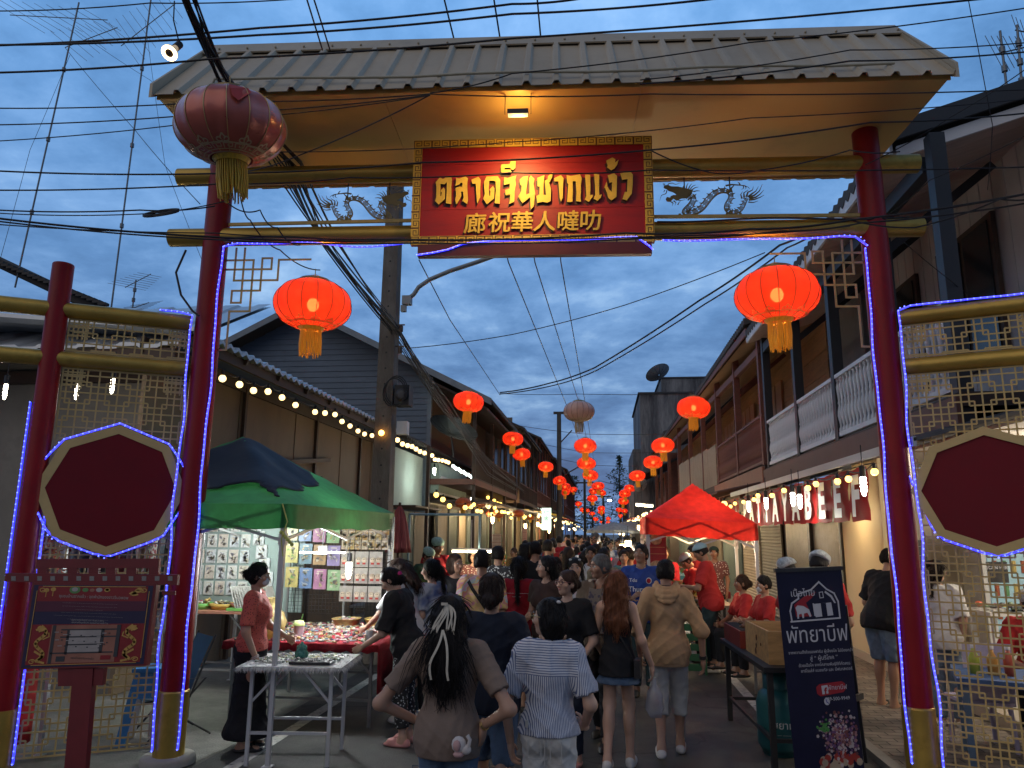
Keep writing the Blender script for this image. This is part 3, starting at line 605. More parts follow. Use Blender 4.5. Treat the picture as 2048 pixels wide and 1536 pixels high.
# ==== GROUND
def noise_ramp(name,stops,scale,rough,bump=0.3,bscale=120,det=8,wet=0.0,stretch=(1,1,1)):
 m=bpy.data.materials.new(name); m.use_nodes=True; nt=m.node_tree; N=nt.nodes; L=nt.links; b=N['Principled BSDF']
 t=N.new('ShaderNodeTexCoord'); mp=N.new('ShaderNodeMapping'); mp.inputs['Scale'].default_value=stretch; L.new(t.outputs['Object'],mp.inputs[0])
 n=N.new('ShaderNodeTexNoise'); n.inputs['Scale'].default_value=scale; n.inputs['Detail'].default_value=det; n.inputs['Roughness'].default_value=0.7; L.new(mp.outputs[0],n.inputs['Vector'])
 r=N.new('ShaderNodeValToRGB'); e=r.color_ramp.elements
 while len(e)<len(stops):e.new(0.5)
 for el,(p,c)in zip(e,stops):el.position=p; el.color=(*c,1)
 L.new(n.outputs[0],r.inputs[0]); L.new(r.outputs[0],b.inputs['Base Color'])
 n2=N.new('ShaderNodeTexNoise'); n2.inputs['Scale'].default_value=bscale; n2.inputs['Detail'].default_value=5; L.new(mp.outputs[0],n2.inputs['Vector'])
 bp=N.new('ShaderNodeBump'); bp.inputs['Strength'].default_value=bump; bp.inputs['Distance'].default_value=0.02; L.new(n2.outputs[0],bp.inputs['Height']); L.new(bp.outputs[0],b.inputs['Normal'])
 n3=N.new('ShaderNodeTexNoise'); n3.inputs['Scale'].default_value=0.9; n3.inputs['Detail'].default_value=4; L.new(mp.outputs[0],n3.inputs['Vector'])
 mr=N.new('ShaderNodeMapRange'); mr.inputs[1].default_value=0.35; mr.inputs[2].default_value=0.65; mr.inputs[3].default_value=rough-wet; mr.inputs[4].default_value=rough; L.new(n3.outputs[0],mr.inputs[0]); L.new(mr.outputs[0],b.inputs['Roughness'])
 return m
ASPH=noise_ramp('asphalt',[(0.30,(0.020,0.020,0.020)),(0.45,(0.052,0.050,0.047)),(0.55,(0.066,0.063,0.058)),(0.72,(0.115,0.108,0.098))],1.4,0.74,0.6,140,det=12,wet=0.28)
def crack(m,sc,wd):
 N=m.node_tree.nodes; L=m.node_tree.links; b=N['Principled BSDF']; src=b.inputs['Base Color'].links[0].from_socket
 t=N.new('ShaderNodeTexCoord'); nz=N.new('ShaderNodeTexNoise'); nz.inputs['Scale'].default_value=1.7; nz.inputs['Detail'].default_value=6; L.new(t.outputs['Object'],nz.inputs['Vector']); ad=N.new('ShaderNodeMixRGB'); ad.blend_type='ADD'; ad.inputs[0].default_value=.9; L.new(t.outputs['Object'],ad.inputs[1]); L.new(nz.outputs[1],ad.inputs[2])
 v=N.new('ShaderNodeTexVoronoi'); v.feature='DISTANCE_TO_EDGE'; v.inputs['Scale'].default_value=sc; L.new(ad.outputs[0],v.inputs['Vector']); r=N.new('ShaderNodeValToRGB'); r.color_ramp.elements[0].color=(.25,.25,.25,1); r.color_ramp.elements[1].position=wd; L.new(v.outputs[0],r.inputs[0])
 mx_=N.new('ShaderNodeMixRGB'); mx_.blend_type='MULTIPLY'; mx_.inputs[0].default_value=1; L.new(src,mx_.inputs[1]); L.new(r.outputs[0],mx_.inputs[2]); L.new(mx_.outputs[0],b.inputs['Base Color'])
crack(ASPH,.42,.012)
CONC=noise_ramp('street_concrete',[(0.3,(0.10,0.095,0.085)),(0.55,(0.19,0.18,0.16)),(0.75,(0.27,0.255,0.23))],1.6,0.85,0.5,60)
m=MB(); m.add([(-400,-60,-0.012),(400,-60,-0.012),(400,700,-0.012),(-400,700,-0.012)],[(0,1,2,3)]); tag(m.build('ground',CONC),kind='structure')
m=MB(); m.add([(-3.3,-20,0),(2.35,-20,0),(2.35,160,0),(-3.3,160,0)],[(0,1,2,3)]); tag(m.build('road',ASPH),kind='structure')
PAINT=noise_ramp('road_paint',[(0.36,(0.10,0.10,0.10)),(0.44,(0.42,0.41,0.38)),(0.7,(0.60,0.58,0.53))],14,0.7,0.2)
for x in(-2.99,1.68):
 m=MB(); m.add([(x-0.06,-5,0.004),(x+0.06,-5,0.004),(x+0.06,150,0.004),(x-0.06,150,0.004)],[(0,1,2,3)]); tag(m.build('road_marking',PAINT),kind='structure')
def pavers():
 m=bpy.data.materials.new('pavers'); m.use_nodes=True; nt=m.node_tree; N=nt.nodes; L=nt.links; b=N['Principled BSDF']
 t=N.new('ShaderNodeTexCoord'); br=N.new('ShaderNodeTexBrick'); L.new(t.outputs['Object'],br.inputs['Vector'])
 br.inputs['Scale'].default_value=5.2; br.inputs['Color1'].default_value=(0.16,0.13,0.11,1); br.inputs['Color2'].default_value=(0.24,0.20,0.165,1); br.inputs['Mortar'].default_value=(0.03,0.028,0.025,1)
 br.inputs['Mortar Size'].default_value=0.035; br.inputs['Mortar Smooth'].default_value=0.4; br.inputs['Brick Width'].default_value=1.1; br.inputs['Row Height'].default_value=0.6
 n=N.new('ShaderNodeTexNoise'); n.inputs['Scale'].default_value=4; n.inputs['Detail'].default_value=8; L.new(t.outputs['Object'],n.inputs['Vector'])
 mm=N.new('ShaderNodeMixRGB'); mm.blend_type='MULTIPLY'; mm.inputs[0].default_value=0.8; L.new(br.outputs[0],mm.inputs[1])
 r=N.new('ShaderNodeValToRGB'); r.color_ramp.elements[0].color=(.4,.4,.4,1); r.color_ramp.elements[0].position=.3; r.color_ramp.elements[1].color=(1.2,1.2,1.2,1); r.color_ramp.elements[1].position=.7; L.new(n.outputs[0],r.inputs[0]); L.new(r.outputs[0],mm.inputs[2])
 L.new(mm.outputs[0],b.inputs['Base Color']); b.inputs['Roughness'].default_value=0.7
 bp=N.new('ShaderNodeBump'); bp.inputs['Strength'].default_value=0.7; bp.inputs['Distance'].default_value=0.02; bp.invert=True; L.new(br.outputs[1],bp.inputs['Height']); L.new(bp.outputs[0],b.inputs['Normal'])
 return m
m=MB(); m.bx(2.36,3.88,-4,60,-0.005,0.035); tag(m.build('pavement',pavers()),kind='structure')
m=MB(); m.bx(2.26,2.358,-4,60,-0.01,0.06); tag(m.build('kerb',mat('kerb_concrete',(0.26,0.25,0.23),0.85,dirt=0.5)),kind='structure')
# ==== BUILDING HELPERS
GREYSID=mat('blue_grey_boards',(0.13,0.165,0.205),0.7,var=0.22,scale=2,dirt=0.25,stretch=(1,1,3),bump=0.1,bscale=30)
TILE=mat('dark_roof_tile',(0.055,0.048,0.042),0.8,var=0.3,scale=3,dirt=0.4)
TIN=mat('galvanised_sheet',(0.50,0.52,0.54),0.38,metal=0.55,var=0.15,scale=1.5,dirt=0.3)
WOODD=mat('dark_brown_wood',(0.055,0.032,0.022),0.65,var=0.3,scale=3,stretch=(1,1,4),bump=0.1)
WOODM=mat('red_brown_wood',(0.16,0.055,0.035),0.6,var=0.25,scale=3,stretch=(1,1,4))
WOODL=mat('weathered_plywood',(0.185,0.130,0.080),0.75,var=0.25,scale=2.5,dirt=0.35,stretch=(1,1,0.4))
TEAK=mat('warm_teak_boards',(0.25,0.13,0.055),0.6,var=0.3,scale=2.5,stretch=(1,1,6),bump=0.1)
WHITEP=mat('old_white_paint',(0.66,0.66,0.66),0.55,var=0.1,dirt=0.25)
PALEG=mat('pale_green_plaster',(0.34,0.40,0.36),0.8,var=0.15,scale=1.5,dirt=0.35)
CREAM=mat('cream_wall_paint',(0.62,0.50,0.31),0.7,var=0.06,scale=1.2,dirt=0.1)
BLACKW=mat('black_painted_wood',(0.022,0.022,0.024),0.5,var=0.15)
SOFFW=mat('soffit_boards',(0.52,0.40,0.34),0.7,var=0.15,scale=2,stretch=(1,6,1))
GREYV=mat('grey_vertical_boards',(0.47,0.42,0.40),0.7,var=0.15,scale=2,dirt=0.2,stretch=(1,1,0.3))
OLDC=noise_ramp('stained_concrete',[(0.34,(0.035,0.036,0.042)),(0.48,(0.13,0.13,0.135)),(0.62,(0.27,0.265,0.26))],0.55,0.9,0.5,12,stretch=(2.2,2.2,0.35))
SHUT=mat('shutter_green_grey',(0.13,0.17,0.155),0.5,metal=0.3,var=0.25,scale=3,dirt=0.4,stretch=(1,1,.3))
SHUT2=mat('shutter_wood_grey',(0.27,0.23,0.17),0.6,metal=0.1,var=0.25,scale=3,dirt=0.4,stretch=(1,1,.3))
def roof_slope(m,xe,ze,xr,zr,y0,y1,pitch=0.18,amp=0.022,mi=0,th=0.05):
 """corrugated slope from an eave at xe to a ridge at xr, ribs run up the slope"""
 n=max(4,int((y1-y0)/pitch)*4); ys=np.linspace(y0,y1,n+1)
 hz=[amp*math.sin((y-y0)/pitch*2*PI)for y in ys]
 up=[[(xe+(xr-xe)*t,y,ze+(zr-ze)*t+h+0.03)for y,h in zip(ys,hz)]for t in(0,0.5,1)]
 lo=[[(p[0],p[1],p[2]-th)for p in r]for r in up]
 if xe>xr:up,lo=lo,up
 m.grid(up[::-1],mi,False); m.grid(lo,mi,False)
 ed=[[a for a in up[0]],[b for b in lo[0]]]; m.grid(ed,mi,False)
 for k in(0,-1):m.add([up[0][k],up[2][k],lo[2][k],lo[0][k]],[(0,1,2,3)],mi)
def part(m,name,mt,par):return m.build(name,mt,par)
def shutter(par,x,y0,y1,z0,z1,mt,side,name='folding_shutter',horiz=False):
 """folding metal shutter (vertical) or roller shutter (horizontal slats) facing the street"""
 m=MB(); s=-side
 if horiz:
  n=int((z1-z0)/0.075); pr=[]
  for i in range(n):
   z=z0+(z1-z0)*i/n; h=(z1-z0)/n
   pr+=[(x,z),(x+s*0.018,z+h*.35),(x+s*0.018,z+h*.75),(x,z+h)]
  m.grid([[(a,y,z)for a,z in pr]for y in(y0,y1)],0,False)
 else:
  n=int((y1-y0)/0.11); pr=[]
  for i in range(n):
   y=y0+(y1-y0)*i/n; h=(y1-y0)/n
   pr+=[(x,y),(x+s*0.035,y+h*.4),(x+s*0.035,y+h*.6),(x,y+h)]
  m.grid([[(a,y,z)for a,y in pr]for z in(z0,z1)],0,False)
 m.bx(x-.02,x+.06 if s>0 else x+.02,y0-0.03,y0,z0,z1); m.bx(x-.02,x+.05,y1,y1+0.03,z0,z1)
 return m.build(name,mt,par)
def bal_profile(h):
 return[(0.030,0),(0.030,0.06*h),(0.016,0.10*h),(0.020,0.16*h),(0.040,0.30*h),(0.036,0.38*h),(0.018,0.50*h),(0.026,0.54*h),(0.018,0.58*h),(0.030,0.76*h),(0.034,0.84*h),(0.018,0.93*h),(0.028,0.95*h),(0.028,1.0*h)]
def balustrade(par,x,y0,y1,z0,z1,mt,turned=True,step=0.16,name='balustrade'):
 """rail, bottom rail and every baluster (each its own sub-part where it shows)"""
 m=MB(); m.bx(x-.045,x+.045,y0,y1,z1-.05,z1); m.bx(x-.035,x+.035,y0,y1,z0,z0+.06); o=m.build(name,mt,par)
 if turned:me=MB().lathe(bal_profile(z1-z0-0.11),n=10).mesh('baluster',mt)
 else:me=MB().bx(-.014,.014,-.02,.02,0,z1-z0-0.11).mesh('baluster',mt)
 n=int((y1-y0)/step)
 if n>95:n=95
 for i in range(n):
  b=bpy.data.objects.new('baluster',me); COL.objects.link(b); b.parent=o; b.location=(x,y0+(i+.5)*(y1-y0)/n,z0+0.06)
 return o
def bulb_string(label,pts,mt_key='warm',r=0.042,hang=0.06,group=None,cap=True):
 """festoon: one cable with hanging globe bulbs"""
 MT={'warm':glow('bulb_warm',(1.0,0.70,0.28),2.6),'yellow':glow('bulb_yellow',(1.0,0.62,0.12),3.0),'white':glow('bulb_white',(0.85,1.0,0.92),5.0)}[mt_key]
 P=[np.array(p,float)for p in pts]; t=T('bulb_string',label,'string light',P[0],0,group); o0=P[0].copy()
 c=[p-o0+np.array((0,0,hang+r))for p in P]; m=MB(); m.tube(wire(c,sag=0.05,k=4),0.007,4); m.build('cable',BLACK,t)
 me=MB(); me.ball((0,0,0),r,10); me=me.mesh('bulb',MT); ms=MB().cyl((0,0,r*.8),(0,0,r+hang),r*.42,n=8).mesh('socket',BLACK)
 for p in P:
  b=bpy.data.objects.new('bulb',me); COL.objects.link(b); b.parent=t; b.location=Vector(p-o0)
  s=bpy.data.objects.new('socket',ms); COL.objects.link(s); s.parent=b
 return t
# ==== LEFT SIDE
hA=T('plywood_house','long single-storey plywood house with a tin roof behind the green tent','house',(-5.6,8.6,0))
m=MB(); y=8.4; k=0
while y<17.6:
 w=[1.22,1.22,1.25,0.9][k%4]; m.bx(-5.66-0.012*(k%2),-5.60-0.012*(k%2),y+.004,min(y+w,17.7)-.004,0,4.12); y+=w; k+=1
def par_at(o,par):
 o.parent=par; o.matrix_parent_inverse=Matrix.Translation(-Vector(par.location)); return o
o=m.build('wall',WOODL); par_at(o,hA)
m=MB(); roof_slope(m,-4.92,4.27,-10.5,4.8,8.2,17.9,0.22,0.028); par_at(m.build('roof',TIN),hA)
m=MB(); m.bx(-5.05,-5.0,8.2,17.9,4.10,4.24); m.bx(-5.6,-5.55,8.2,17.9,4.0,4.2)
for i in range(9):m.bar((-5.55,8.6+i*1.1,4.36),(-4.95,8.6+i*1.1,4.2),0.05,0.10)
par_at(m.build('fascia',WOODD),hA)
m=MB()
for y in(10.9,13.9,16.6):m.bx(-5.595,-5.54,y,y+.07,0,4.1)
m.split('batten',WOODD,None,lambda o:par_at(o,hA))
m=MB(); a=Yat(700,1003,13); m.prism([(0,0),(2.2,.25),(2.2,.33),(0,.08)],(-5.5,12.4,3.0),(0,1,0),(0,0,1),-0.7); par_at(m.build('canopy',WOODD),hA)
hB=T('tin_roof_house','grey rendered house with a pale tin lean-to roof behind the left wing','house',(-9,9,0))
m=MB(); n=200; xs_=np.linspace(-16,-5.1,n); hz=[0.03*(1 if(i//5)%2 else 0)for i in range(n)]
e0=(8.2,4.10); e1=(10.6,5.32)
up=[[(x,e0[0]+(e1[0]-e0[0])*t,e0[1]+(e1[1]-e0[1])*t+h+(0.0 if t else 0))for x,h in zip(xs_,hz)]for t in(0,1)]
m.grid(up,0,False); lo2=[[(p[0],p[1],p[2]-.05)for p in r]for r in up]; m.grid(lo2[::-1],0,False); m.grid([lo2[0],up[0]],0,False); par_at(m.build('roof',TIN),hB)
m=MB(); m.bx(-16,-5.75,9.0,9.1,0,4.4); par_at(m.build('wall',mat('grey_render',(0.21,0.19,0.165),0.85,dirt=0.4)),hB)
m=MB(); m.bx(-16,-5.15,8.22,8.26,3.9,4.05); m.bx(-16,-5.15,8.9,8.98,3.78,3.95); par_at(m.build('fascia',WOODD),hB)
m=MB()
for i in range(14):m.bx(-11.5+i*.16,-11.44+i*.16,8.95,8.99,2.2,3.0)
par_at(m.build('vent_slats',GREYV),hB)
hC=T('tiled_house','dark tiled roof house rising behind the pale tin roof','house',(-12,15,0))
m=MB(); P0=Yat(-60,512,12); P1=Yat(215,622,12)
roof_slope(m,P1[0],P1[2],P0[0]-3,P0[2]+1.55,12,13.4,0.2,0.03,th=0.16); par_at(m.build('roof',TILE),hC)
m=MB(); d0=np.array((P0[0],11.93,P0[2])); d1=np.array((P1[0],11.93,P1[2]))
for i in range(26):
 a=d0+(d1-d0)*i/26; m.box(a+np.array((.07,0,.06)),(.15,.12,.05),None)
par_at(m.build('verge_tiles',TILE),hC)
m=MB(); m.prism([(P0[0]-3,0),(P1[0]-.6,0),(P1[0]-.6,P1[2]-.3),(P0[0]-3,P0[2]+.7)],(0,12.3,0),(1,0,0),(0,0,1),-.1); par_at(m.build('wall',WOODD),hC)
YG=21.7; ap=Yat(612,622,YG); sl_=0.505
hG=T('gable_house','tall blue grey clapboard house, gable end facing the gate','house',(-8,YG,0))
rx1=-3.15; rx0=2*ap[0]-rx1; zr=ap[2]
m=MB(); z=3.0; xc0,xc1=2*ap[0]+5.2,-5.2
while z<zr-0.1:
 h=0.178
 def half(zz):return min((ap[0]-xc0),(zr-0.06-zz)/sl_)
 w0,w1=half(z),half(z+h)
 if w1<=0:break
 m.add([(ap[0]-w0,YG,z),(ap[0]+w0,YG,z),(ap[0]+w1,YG+.022,z+h),(ap[0]-w1,YG+.022,z+h)],[(0,1,2,3)])
 m.add([(ap[0]-w0,YG,z),(ap[0]+w0,YG,z),(ap[0]+w0,YG+.03,z),(ap[0]-w0,YG+.03,z)],[(3,2,1,0)]); z+=h
m.bx(xc0,xc1,YG+.03,YG+.1,0,3.0)
par_at(m.build('gable_wall',GREYSID),hG)
m=MB(); m.bx(xc1-.02,xc1+.10,YG-.03,YG+.14,0,6.5); m.bx(-6.9,-6.82,YG-.03,YG,3,7.1)if False else None; par_at(m.build('corner_post',mat('blue_grey_trim',(0.16,0.19,0.22),0.6)),hG)
m=MB(); m.bx(xc1-.1,xc1,YG+.15,33,0,6.4); par_at(m.build('street_wall',WOODD),hG)
m=MB(); roof_slope(m,rx1,zr-(rx1-ap[0])*sl_,ap[0],zr,YG-0.7,33.2,0.2,0.03,th=0.1); roof_slope(m,rx0,zr-(rx1-ap[0])*sl_,ap[0],zr,YG-0.7,33.2,0.2,0.03,th=0.1); par_at(m.build('roof',TILE),hG)
m=MB()
for sg in(-1,1):
 x1_=ap[0]+sg*(rx1-ap[0]); m.prism([(ap[0],zr-.14),(x1_,zr-(rx1-ap[0])*sl_-.14),(x1_,zr-(rx1-ap[0])*sl_+.06),(ap[0],zr+.06)],(0,YG-.72,0),(1,0,0),(0,0,1),.035)
par_at(m.build('barge_board',mat('grey_barge_board',(0.20,0.23,0.25),0.6,dirt=.2)),hG)
m=MB(); m.prism([(-5.1,6.35),(rx1-.15,5.45),(rx1-.15,5.38),(-5.1,6.28)],(0,33,0),(1,0,0),(0,0,1),11.8); par_at(m.build('eave_lining',WOODD),hG)
bf=MB().bx(-5.1,-3.75,YG+.1,33,3.25,3.42); bfo=par_at(bf.build('balcony_floor',WOODM),hG)
m=MB()
for y in(21.9,25.5,29,32.7):m.bx(-3.85,-3.75,y,y+.1,0,5.6)
m.split('veranda_post',WOODD,None,lambda o:par_at(o,hG))
par_at(balustrade(None,-3.8,YG+.15,32.9,3.42,4.25,WOODD,False,0.12),hG)
m=MB(); m.bx(-5.1,-3.3,YG+.2,33,2.72,2.80); par_at(m.build('awning',WOODD),hG)
for k_,y in enumerate(np.arange(22.2,32,1.65)):par_at(shutter(None,-4.95,y,y+1.35,0,2.6,SHUT if k_%2 else SHUT2,-1),hG)
hP=T('pale_green_shop','low pale green plaster shop with a tin eave left of the lamp pole','shop',(-5.3,19,0))
m=MB(); m.bx(-5.5,-5.25,17.9,21.5,2.5,4.0); m.bx(-8,-5.55,17.9,18.0,0,4); par_at(m.build('wall',PALEG),hP)
m=MB(); roof_slope(m,-4.85,4.22,-9,5.4,18.0,29.5,0.2,0.03); par_at(m.build('roof',TILE),hP)
m=MB(); m.bx(-5.25,-4.5,17.8,20.9,2.45,2.5); m.bx(-4.6,-4.52,19.2,19.3,0,4.1); par_at(m.build('canopy',WOODD),hP)
for k_,(y0_,y1_,mt_)in enumerate(((18.0,18.9,SHUT2),(19.0,20.1,SHUT),(20.2,21.5,SHUT2))):par_at(shutter(None,-5.15,y0_,y1_,0,2.4,mt_,-1),hP)
m=MB(); m.bx(-5.1,-4.85,21.9,26.5,3.0,3.9); par_at(m.build('fascia_sign',mat('shop_fascia_green',(0.30,0.38,0.33),.6)),hP)
m=MB(); m.bx(-4.84,-4.80,22.0,26.4,3.42,3.52); m.bx(-4.84,-4.8,22,26.4,2.95,3.02); par_at(m.build('trim',WHITEP),hP)
def shophouse(side,xw,y0,y1,z2,ze,wallm,roofm,postm,nm,label,balc=True,awn=None,ov=1.3,slope=.45,sh=(SHUT,SHUT2),infill=None):
 """two storey timber shophouse; side -1 left of the street, +1 right"""
 s=side; t=T(nm,label,'shophouse',(xw,(y0+y1)/2,0))
 A=lambda o:par_at(o,t)
 xs=lambda d:xw-s*d
 def sbx(m,d0,d1,*r):a,b=xs(d0),xs(d1); return m.bx(min(a,b),max(a,b),*r)
 m=MB(); sbx(m,-.15,0,y0,y1,z2-.1,ze); sbx(m,-4,-.16,y0,y0+.12,0,ze+1.2); A(m.build('upper_wall',wallm))
 m=MB(); sbx(m,-.35,-.2,y0,y1,0,z2-.12); A(m.build('lower_wall',WOODD))
 n=max(1,int((y1-y0)/2.2)); w=(y1-y0)/n
 for i in range(n):A(shutter(None,xs(-.18),y0+i*w+.15,y0+(i+1)*w-.15,0,z2-.5,sh[i%len(sh)],s,horiz=(i%3==2)))
 for i in range(n):
  m=MB(); yc=y0+(i+.5)*w; sbx(m,0.002,.03,yc-.5,yc+.5,z2+.75,ze-.25); wn_=A(m.build('window',mat('window_frame_wood',(0.10,0.05,0.03),.6)))
  m=MB(); sbx(m,.031,.036,yc-.44,yc-.03,z2+.8,ze-.3); sbx(m,.031,.036,yc+.03,yc+.44,z2+.8,ze-.3); A(m.build('pane',mat('dark_glass',(0.02,0.022,0.025),.15,var=0)))
 m=MB(); xr=xs(-5); roof_slope(m,xs(ov),ze-.1,xr,ze-.1+(5+ov)*slope,y0-.25,y1+.25,.2,.03,th=.1); A(m.build('roof',roofm))
 m=MB(); sbx(m,ov-.1,ov-.06,y0-.2,y1+.2,ze-.22,ze-.04); A(m.build('fascia',postm))
 if balc:
  m=MB(); sbx(m,0,ov-.25,y0,y1,z2-.12,z2); A(m.build('balcony_floor',postm))
  A(balustrade(None,xs(ov-.3),y0+.05,y1-.05,z2,z2+.82,postm,False,.17))
  m=MB()
  for i in range(n+1):yy=min(max(y0+i*w,y0+.05),y1-.05); sbx(m,ov-.36,ov-.26,yy-.05,yy+.05,0 if i%2 else z2,ze)
  m.split('veranda_post',postm,None,A)
 if awn:
  m=MB(); roof_slope(m,xs(ov+.9),z2-.62,xs(.05),z2-.22,y0,y1,.15,.015,th=.03); A(m.build('awning',awn))
 return t
AW1=mat('awning_yellow',(0.55,0.40,0.08),.6); AW2=mat('awning_maroon',(0.16,0.02,0.03),.6); AW3=mat('awning_grey',(0.30,0.31,0.32),.6)
shophouse(-1,-5.0,33.6,43,3.3,6.6,WOODD,TILE,WOODD,'timber_shophouse','dark timber shophouse behind the white lit shop sign',awn=AW3,ov=1.55)
shophouse(-1,-5.1,43.5,55,3.5,7.4,mat('grey_brown_boards',(.14,.115,.095),.7,var=.25,scale=2),TILE,WOODM,'timber_shophouse','grey brown timber shophouse beside the second lamp pole',awn=AW1,ov=1.6)
shophouse(-1,-5.0,55.5,70,3.5,7.4,WOODM,TILE,WOODD,'timber_shophouse','red brown timber shophouse farther along the left row',awn=AW2,ov=1.6)
shophouse(-1,-4.8,70.5,96,3.5,7.8,WOODD,TILE,WOODM,'timber_shophouse','farthest dark timber shophouse of the left row',awn=AW3,ov=1.6)
# ==== RIGHT SIDE
hR=T('white_balustrade_house','wooden house with white turned balustrade and grey vertical boards above the beef shop','house',(4.2,11,0))
R=lambda o:par_at(o,hR)
XB=3.3
m=MB()
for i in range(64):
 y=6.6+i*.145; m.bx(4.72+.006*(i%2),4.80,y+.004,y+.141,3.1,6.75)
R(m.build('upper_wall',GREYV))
m=MB(); roof_slope(m,2.98,5.93,10.5,5.93+7.5*.31,7.35,15.2,.2,.035,th=.12); R(m.build('roof',TILE))
m=MB(); m.prism([(2.95,5.80),(10.5,5.80+7.55*.31),(10.5,6.0+7.55*.31),(2.95,6.0)],(0,7.33,0),(1,0,0),(0,0,1),.04); R(m.build('barge_board',BLACKW))
m=MB(); m.prism([(3.05,5.66),(10.5,5.68+7.45*.31),(10.5,5.79+7.45*.31),(3.05,5.79)],(0,7.40,0),(1,0,0),(0,0,1),.03); m.bx(2.99,3.02,7.4,15.2,5.72,5.9); R(m.build('fascia',WHITEP))
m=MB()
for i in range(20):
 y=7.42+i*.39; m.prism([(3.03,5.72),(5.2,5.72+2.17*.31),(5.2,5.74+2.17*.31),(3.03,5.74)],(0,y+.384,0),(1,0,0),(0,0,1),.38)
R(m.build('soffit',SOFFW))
m=MB()
for y in(7.05,8.55,10.55,12.6,14.9):m.bx(XB-.07,XB+.07,y,y+.14,2.75,5.75)
m.bx(XB-.06,XB+.06,7.3,15,5.45,5.62)
m.split('veranda_post',BLACKW,None,R)
m=MB()
for y in(8.62,10.62,12.67):m.bar((XB,y,5.1),(4.6,y,6.15),.07,.1)
m.split('bracket',BLACKW,None,R)
bz0,bz1=3.2,4.06
R(balustrade(None,XB-.02,7.2,15.0,bz0,bz1,WHITEP,True,.135))
m=MB(); m.bx(XB-.07,4.7,7.0,15.2,3.03,3.16); R(m.build('balcony_floor',WOODD))
m=MB(); m.bx(XB-.12,XB-.08,7.0,15.2,2.80,3.12); R(m.build('floor_beam',mat('brown_beam_paint',(0.15,0.07,0.05),.6,dirt=.3)))
for y0_ in(8.9,11.1):
 m=MB(); m.bx(4.66,4.715,y0_,y0_+1.5,3.9,5.7); w_o=R(m.build('window',WOODD))
 m=MB(); m.bx(4.64,4.655,y0_+.08,y0_+.7,4.0,5.62); m.bx(4.64,4.655,y0_+.8,y0_+1.42,4.0,5.62); R(m.build('pane',MAT.get('dark_glass')or mat('dark_glass',(.02,.022,.025),.15,var=0)))
m=MB(); m.bx(4.6,4.70,13.2,15,3.2,6.2); R(m.build('door_panel',mat('grey_door',(.17,.17,.18),.6)))
m=MB(); m.bx(3.9,4.0,11.1,12.9,0,2.95); m.bx(3.86,4.0,11.0,11.1,0,2.95); R(m.build('cream_wall',CREAM))
m=MB(); m.bx(7.0,7.1,3.5,13.5,0,2.95); m.bx(4.01,7.0,12.7,12.8,0,2.95); R(m.build('interior_wall',mat('shop_white_wall',(.66,.60,.52),.7,var=.05)))
m=MB(); m.bx(4.0,7.0,3.5,12.7,2.96,3.0); R(m.build('shop_ceiling',mat('shop_white_ceiling',(.6,.58,.54),.7,var=.05)))
m=MB(); m.bx(3.88,7.0,3.5,15.2,0.02,0.16); R(m.build('shop_floor',mat('shop_floor_tile',(.42,.36,.28),.35,var=.1,scale=3)))
m=MB(); roof_slope(m,2.55,2.64,4.0,3.02,6.4,15.3,.16,.018,th=.03); R(m.build('awning',mat('awning_dark_sheet',(.10,.10,.105),.5,metal=.4,dirt=.3)))
m=MB(); m.bx(2.54,2.57,6.4,15.3,2.60,2.68); R(m.build('awning_edge',TIN))
def grille(par,x,y0,y1,z0,z1,mt):
 m=MB(); n=int((y1-y0)/.065)
 for i in range(n):
  y=y0+(i+.5)*(y1-y0)/n; m.bx(x-.012,x+.012,y-.012,y+.012,z0,z1)
 for z in(z0+.05,(z0+z1)/2,z1-.05):m.bx(x+.013,x+.028,y0,y1,z-.02,z+.02)
 return m.build('folding_grille',mt)
GRL=mat('grille_steel',(.30,.26,.21),.4,metal=.6,var=.15)
R(grille(None,3.92,13.0,14.7,0,2.7,GRL)); R(grille(None,3.92,14.9,16.8,0,2.7,GRL))
m=MB(); m.bx(4.3,4.4,12.95,17.2,0,2.95); m.bx(3.85,4.05,14.72,14.88,0,2.9); m.bx(3.86,4.0,12.9,12.98,0,2.9); R(m.build('dark_backing',BLACKW))
hS=T('brown_veranda_house','long red brown veranda house between the white balustrade and the stained concrete block','house',(4.2,25,0))
S_=lambda o:par_at(o,hS)
def zl(y,a,b):return a+(b-a)*(y-15)/31
m=MB()
for i in range(14):z=3.2+i*.24; m.bx(4.58+.01*(i%2),4.7,15.25,46,z,z+.236)
S_(m.build('upper_wall',TEAK))
m=MB()
for ya,yb in((15.3,25.5),(25.52,36),(36.02,46.3)):
 zz=zl((ya+yb)/2,6.12,6.75); roof_slope(m,2.98,zz,10.5,zz+7.5*.33,ya,yb,.2,.035,th=.12)
S_(m.build('roof',TILE))
m=MB(); m.prism([(15.3,5.92),(46.2,6.55),(46.2,6.70),(15.3,6.07)],(3.0,0,0),(0,1,0),(0,0,1),.03); m.prism([(15.3,5.55),(46.2,6.2),(46.2,6.35),(15.3,5.7)],(XB-.05,0,0),(0,1,0),(0,0,1),.1); S_(m.build('fascia',WOODM))
m=MB(); m.add([(3.05,15.3,5.9),(4.6,15.3,6.4),(4.6,46.2,7.0),(3.05,46.2,6.5)],[(0,1,2,3)]); S_(m.build('soffit',mat('soffit_tan',(.36,.25,.16),.7,var=.15,scale=2)))
m=MB()
for y in(15.35,18.2,21.2,24.4,28,32,37,42,46):m.bx(XB-.07,XB+.07,y,y+.14,2.7,6.0+.6*(y-15)/31)
m.split('veranda_post',WOODM,None,S_)
m=MB()
for y in(18.3,21.3,24.5,28.1):m.bar((XB,y,5.2),(4.5,y,6.2),.06,.09)
m.split('bracket',WOODM,None,S_)
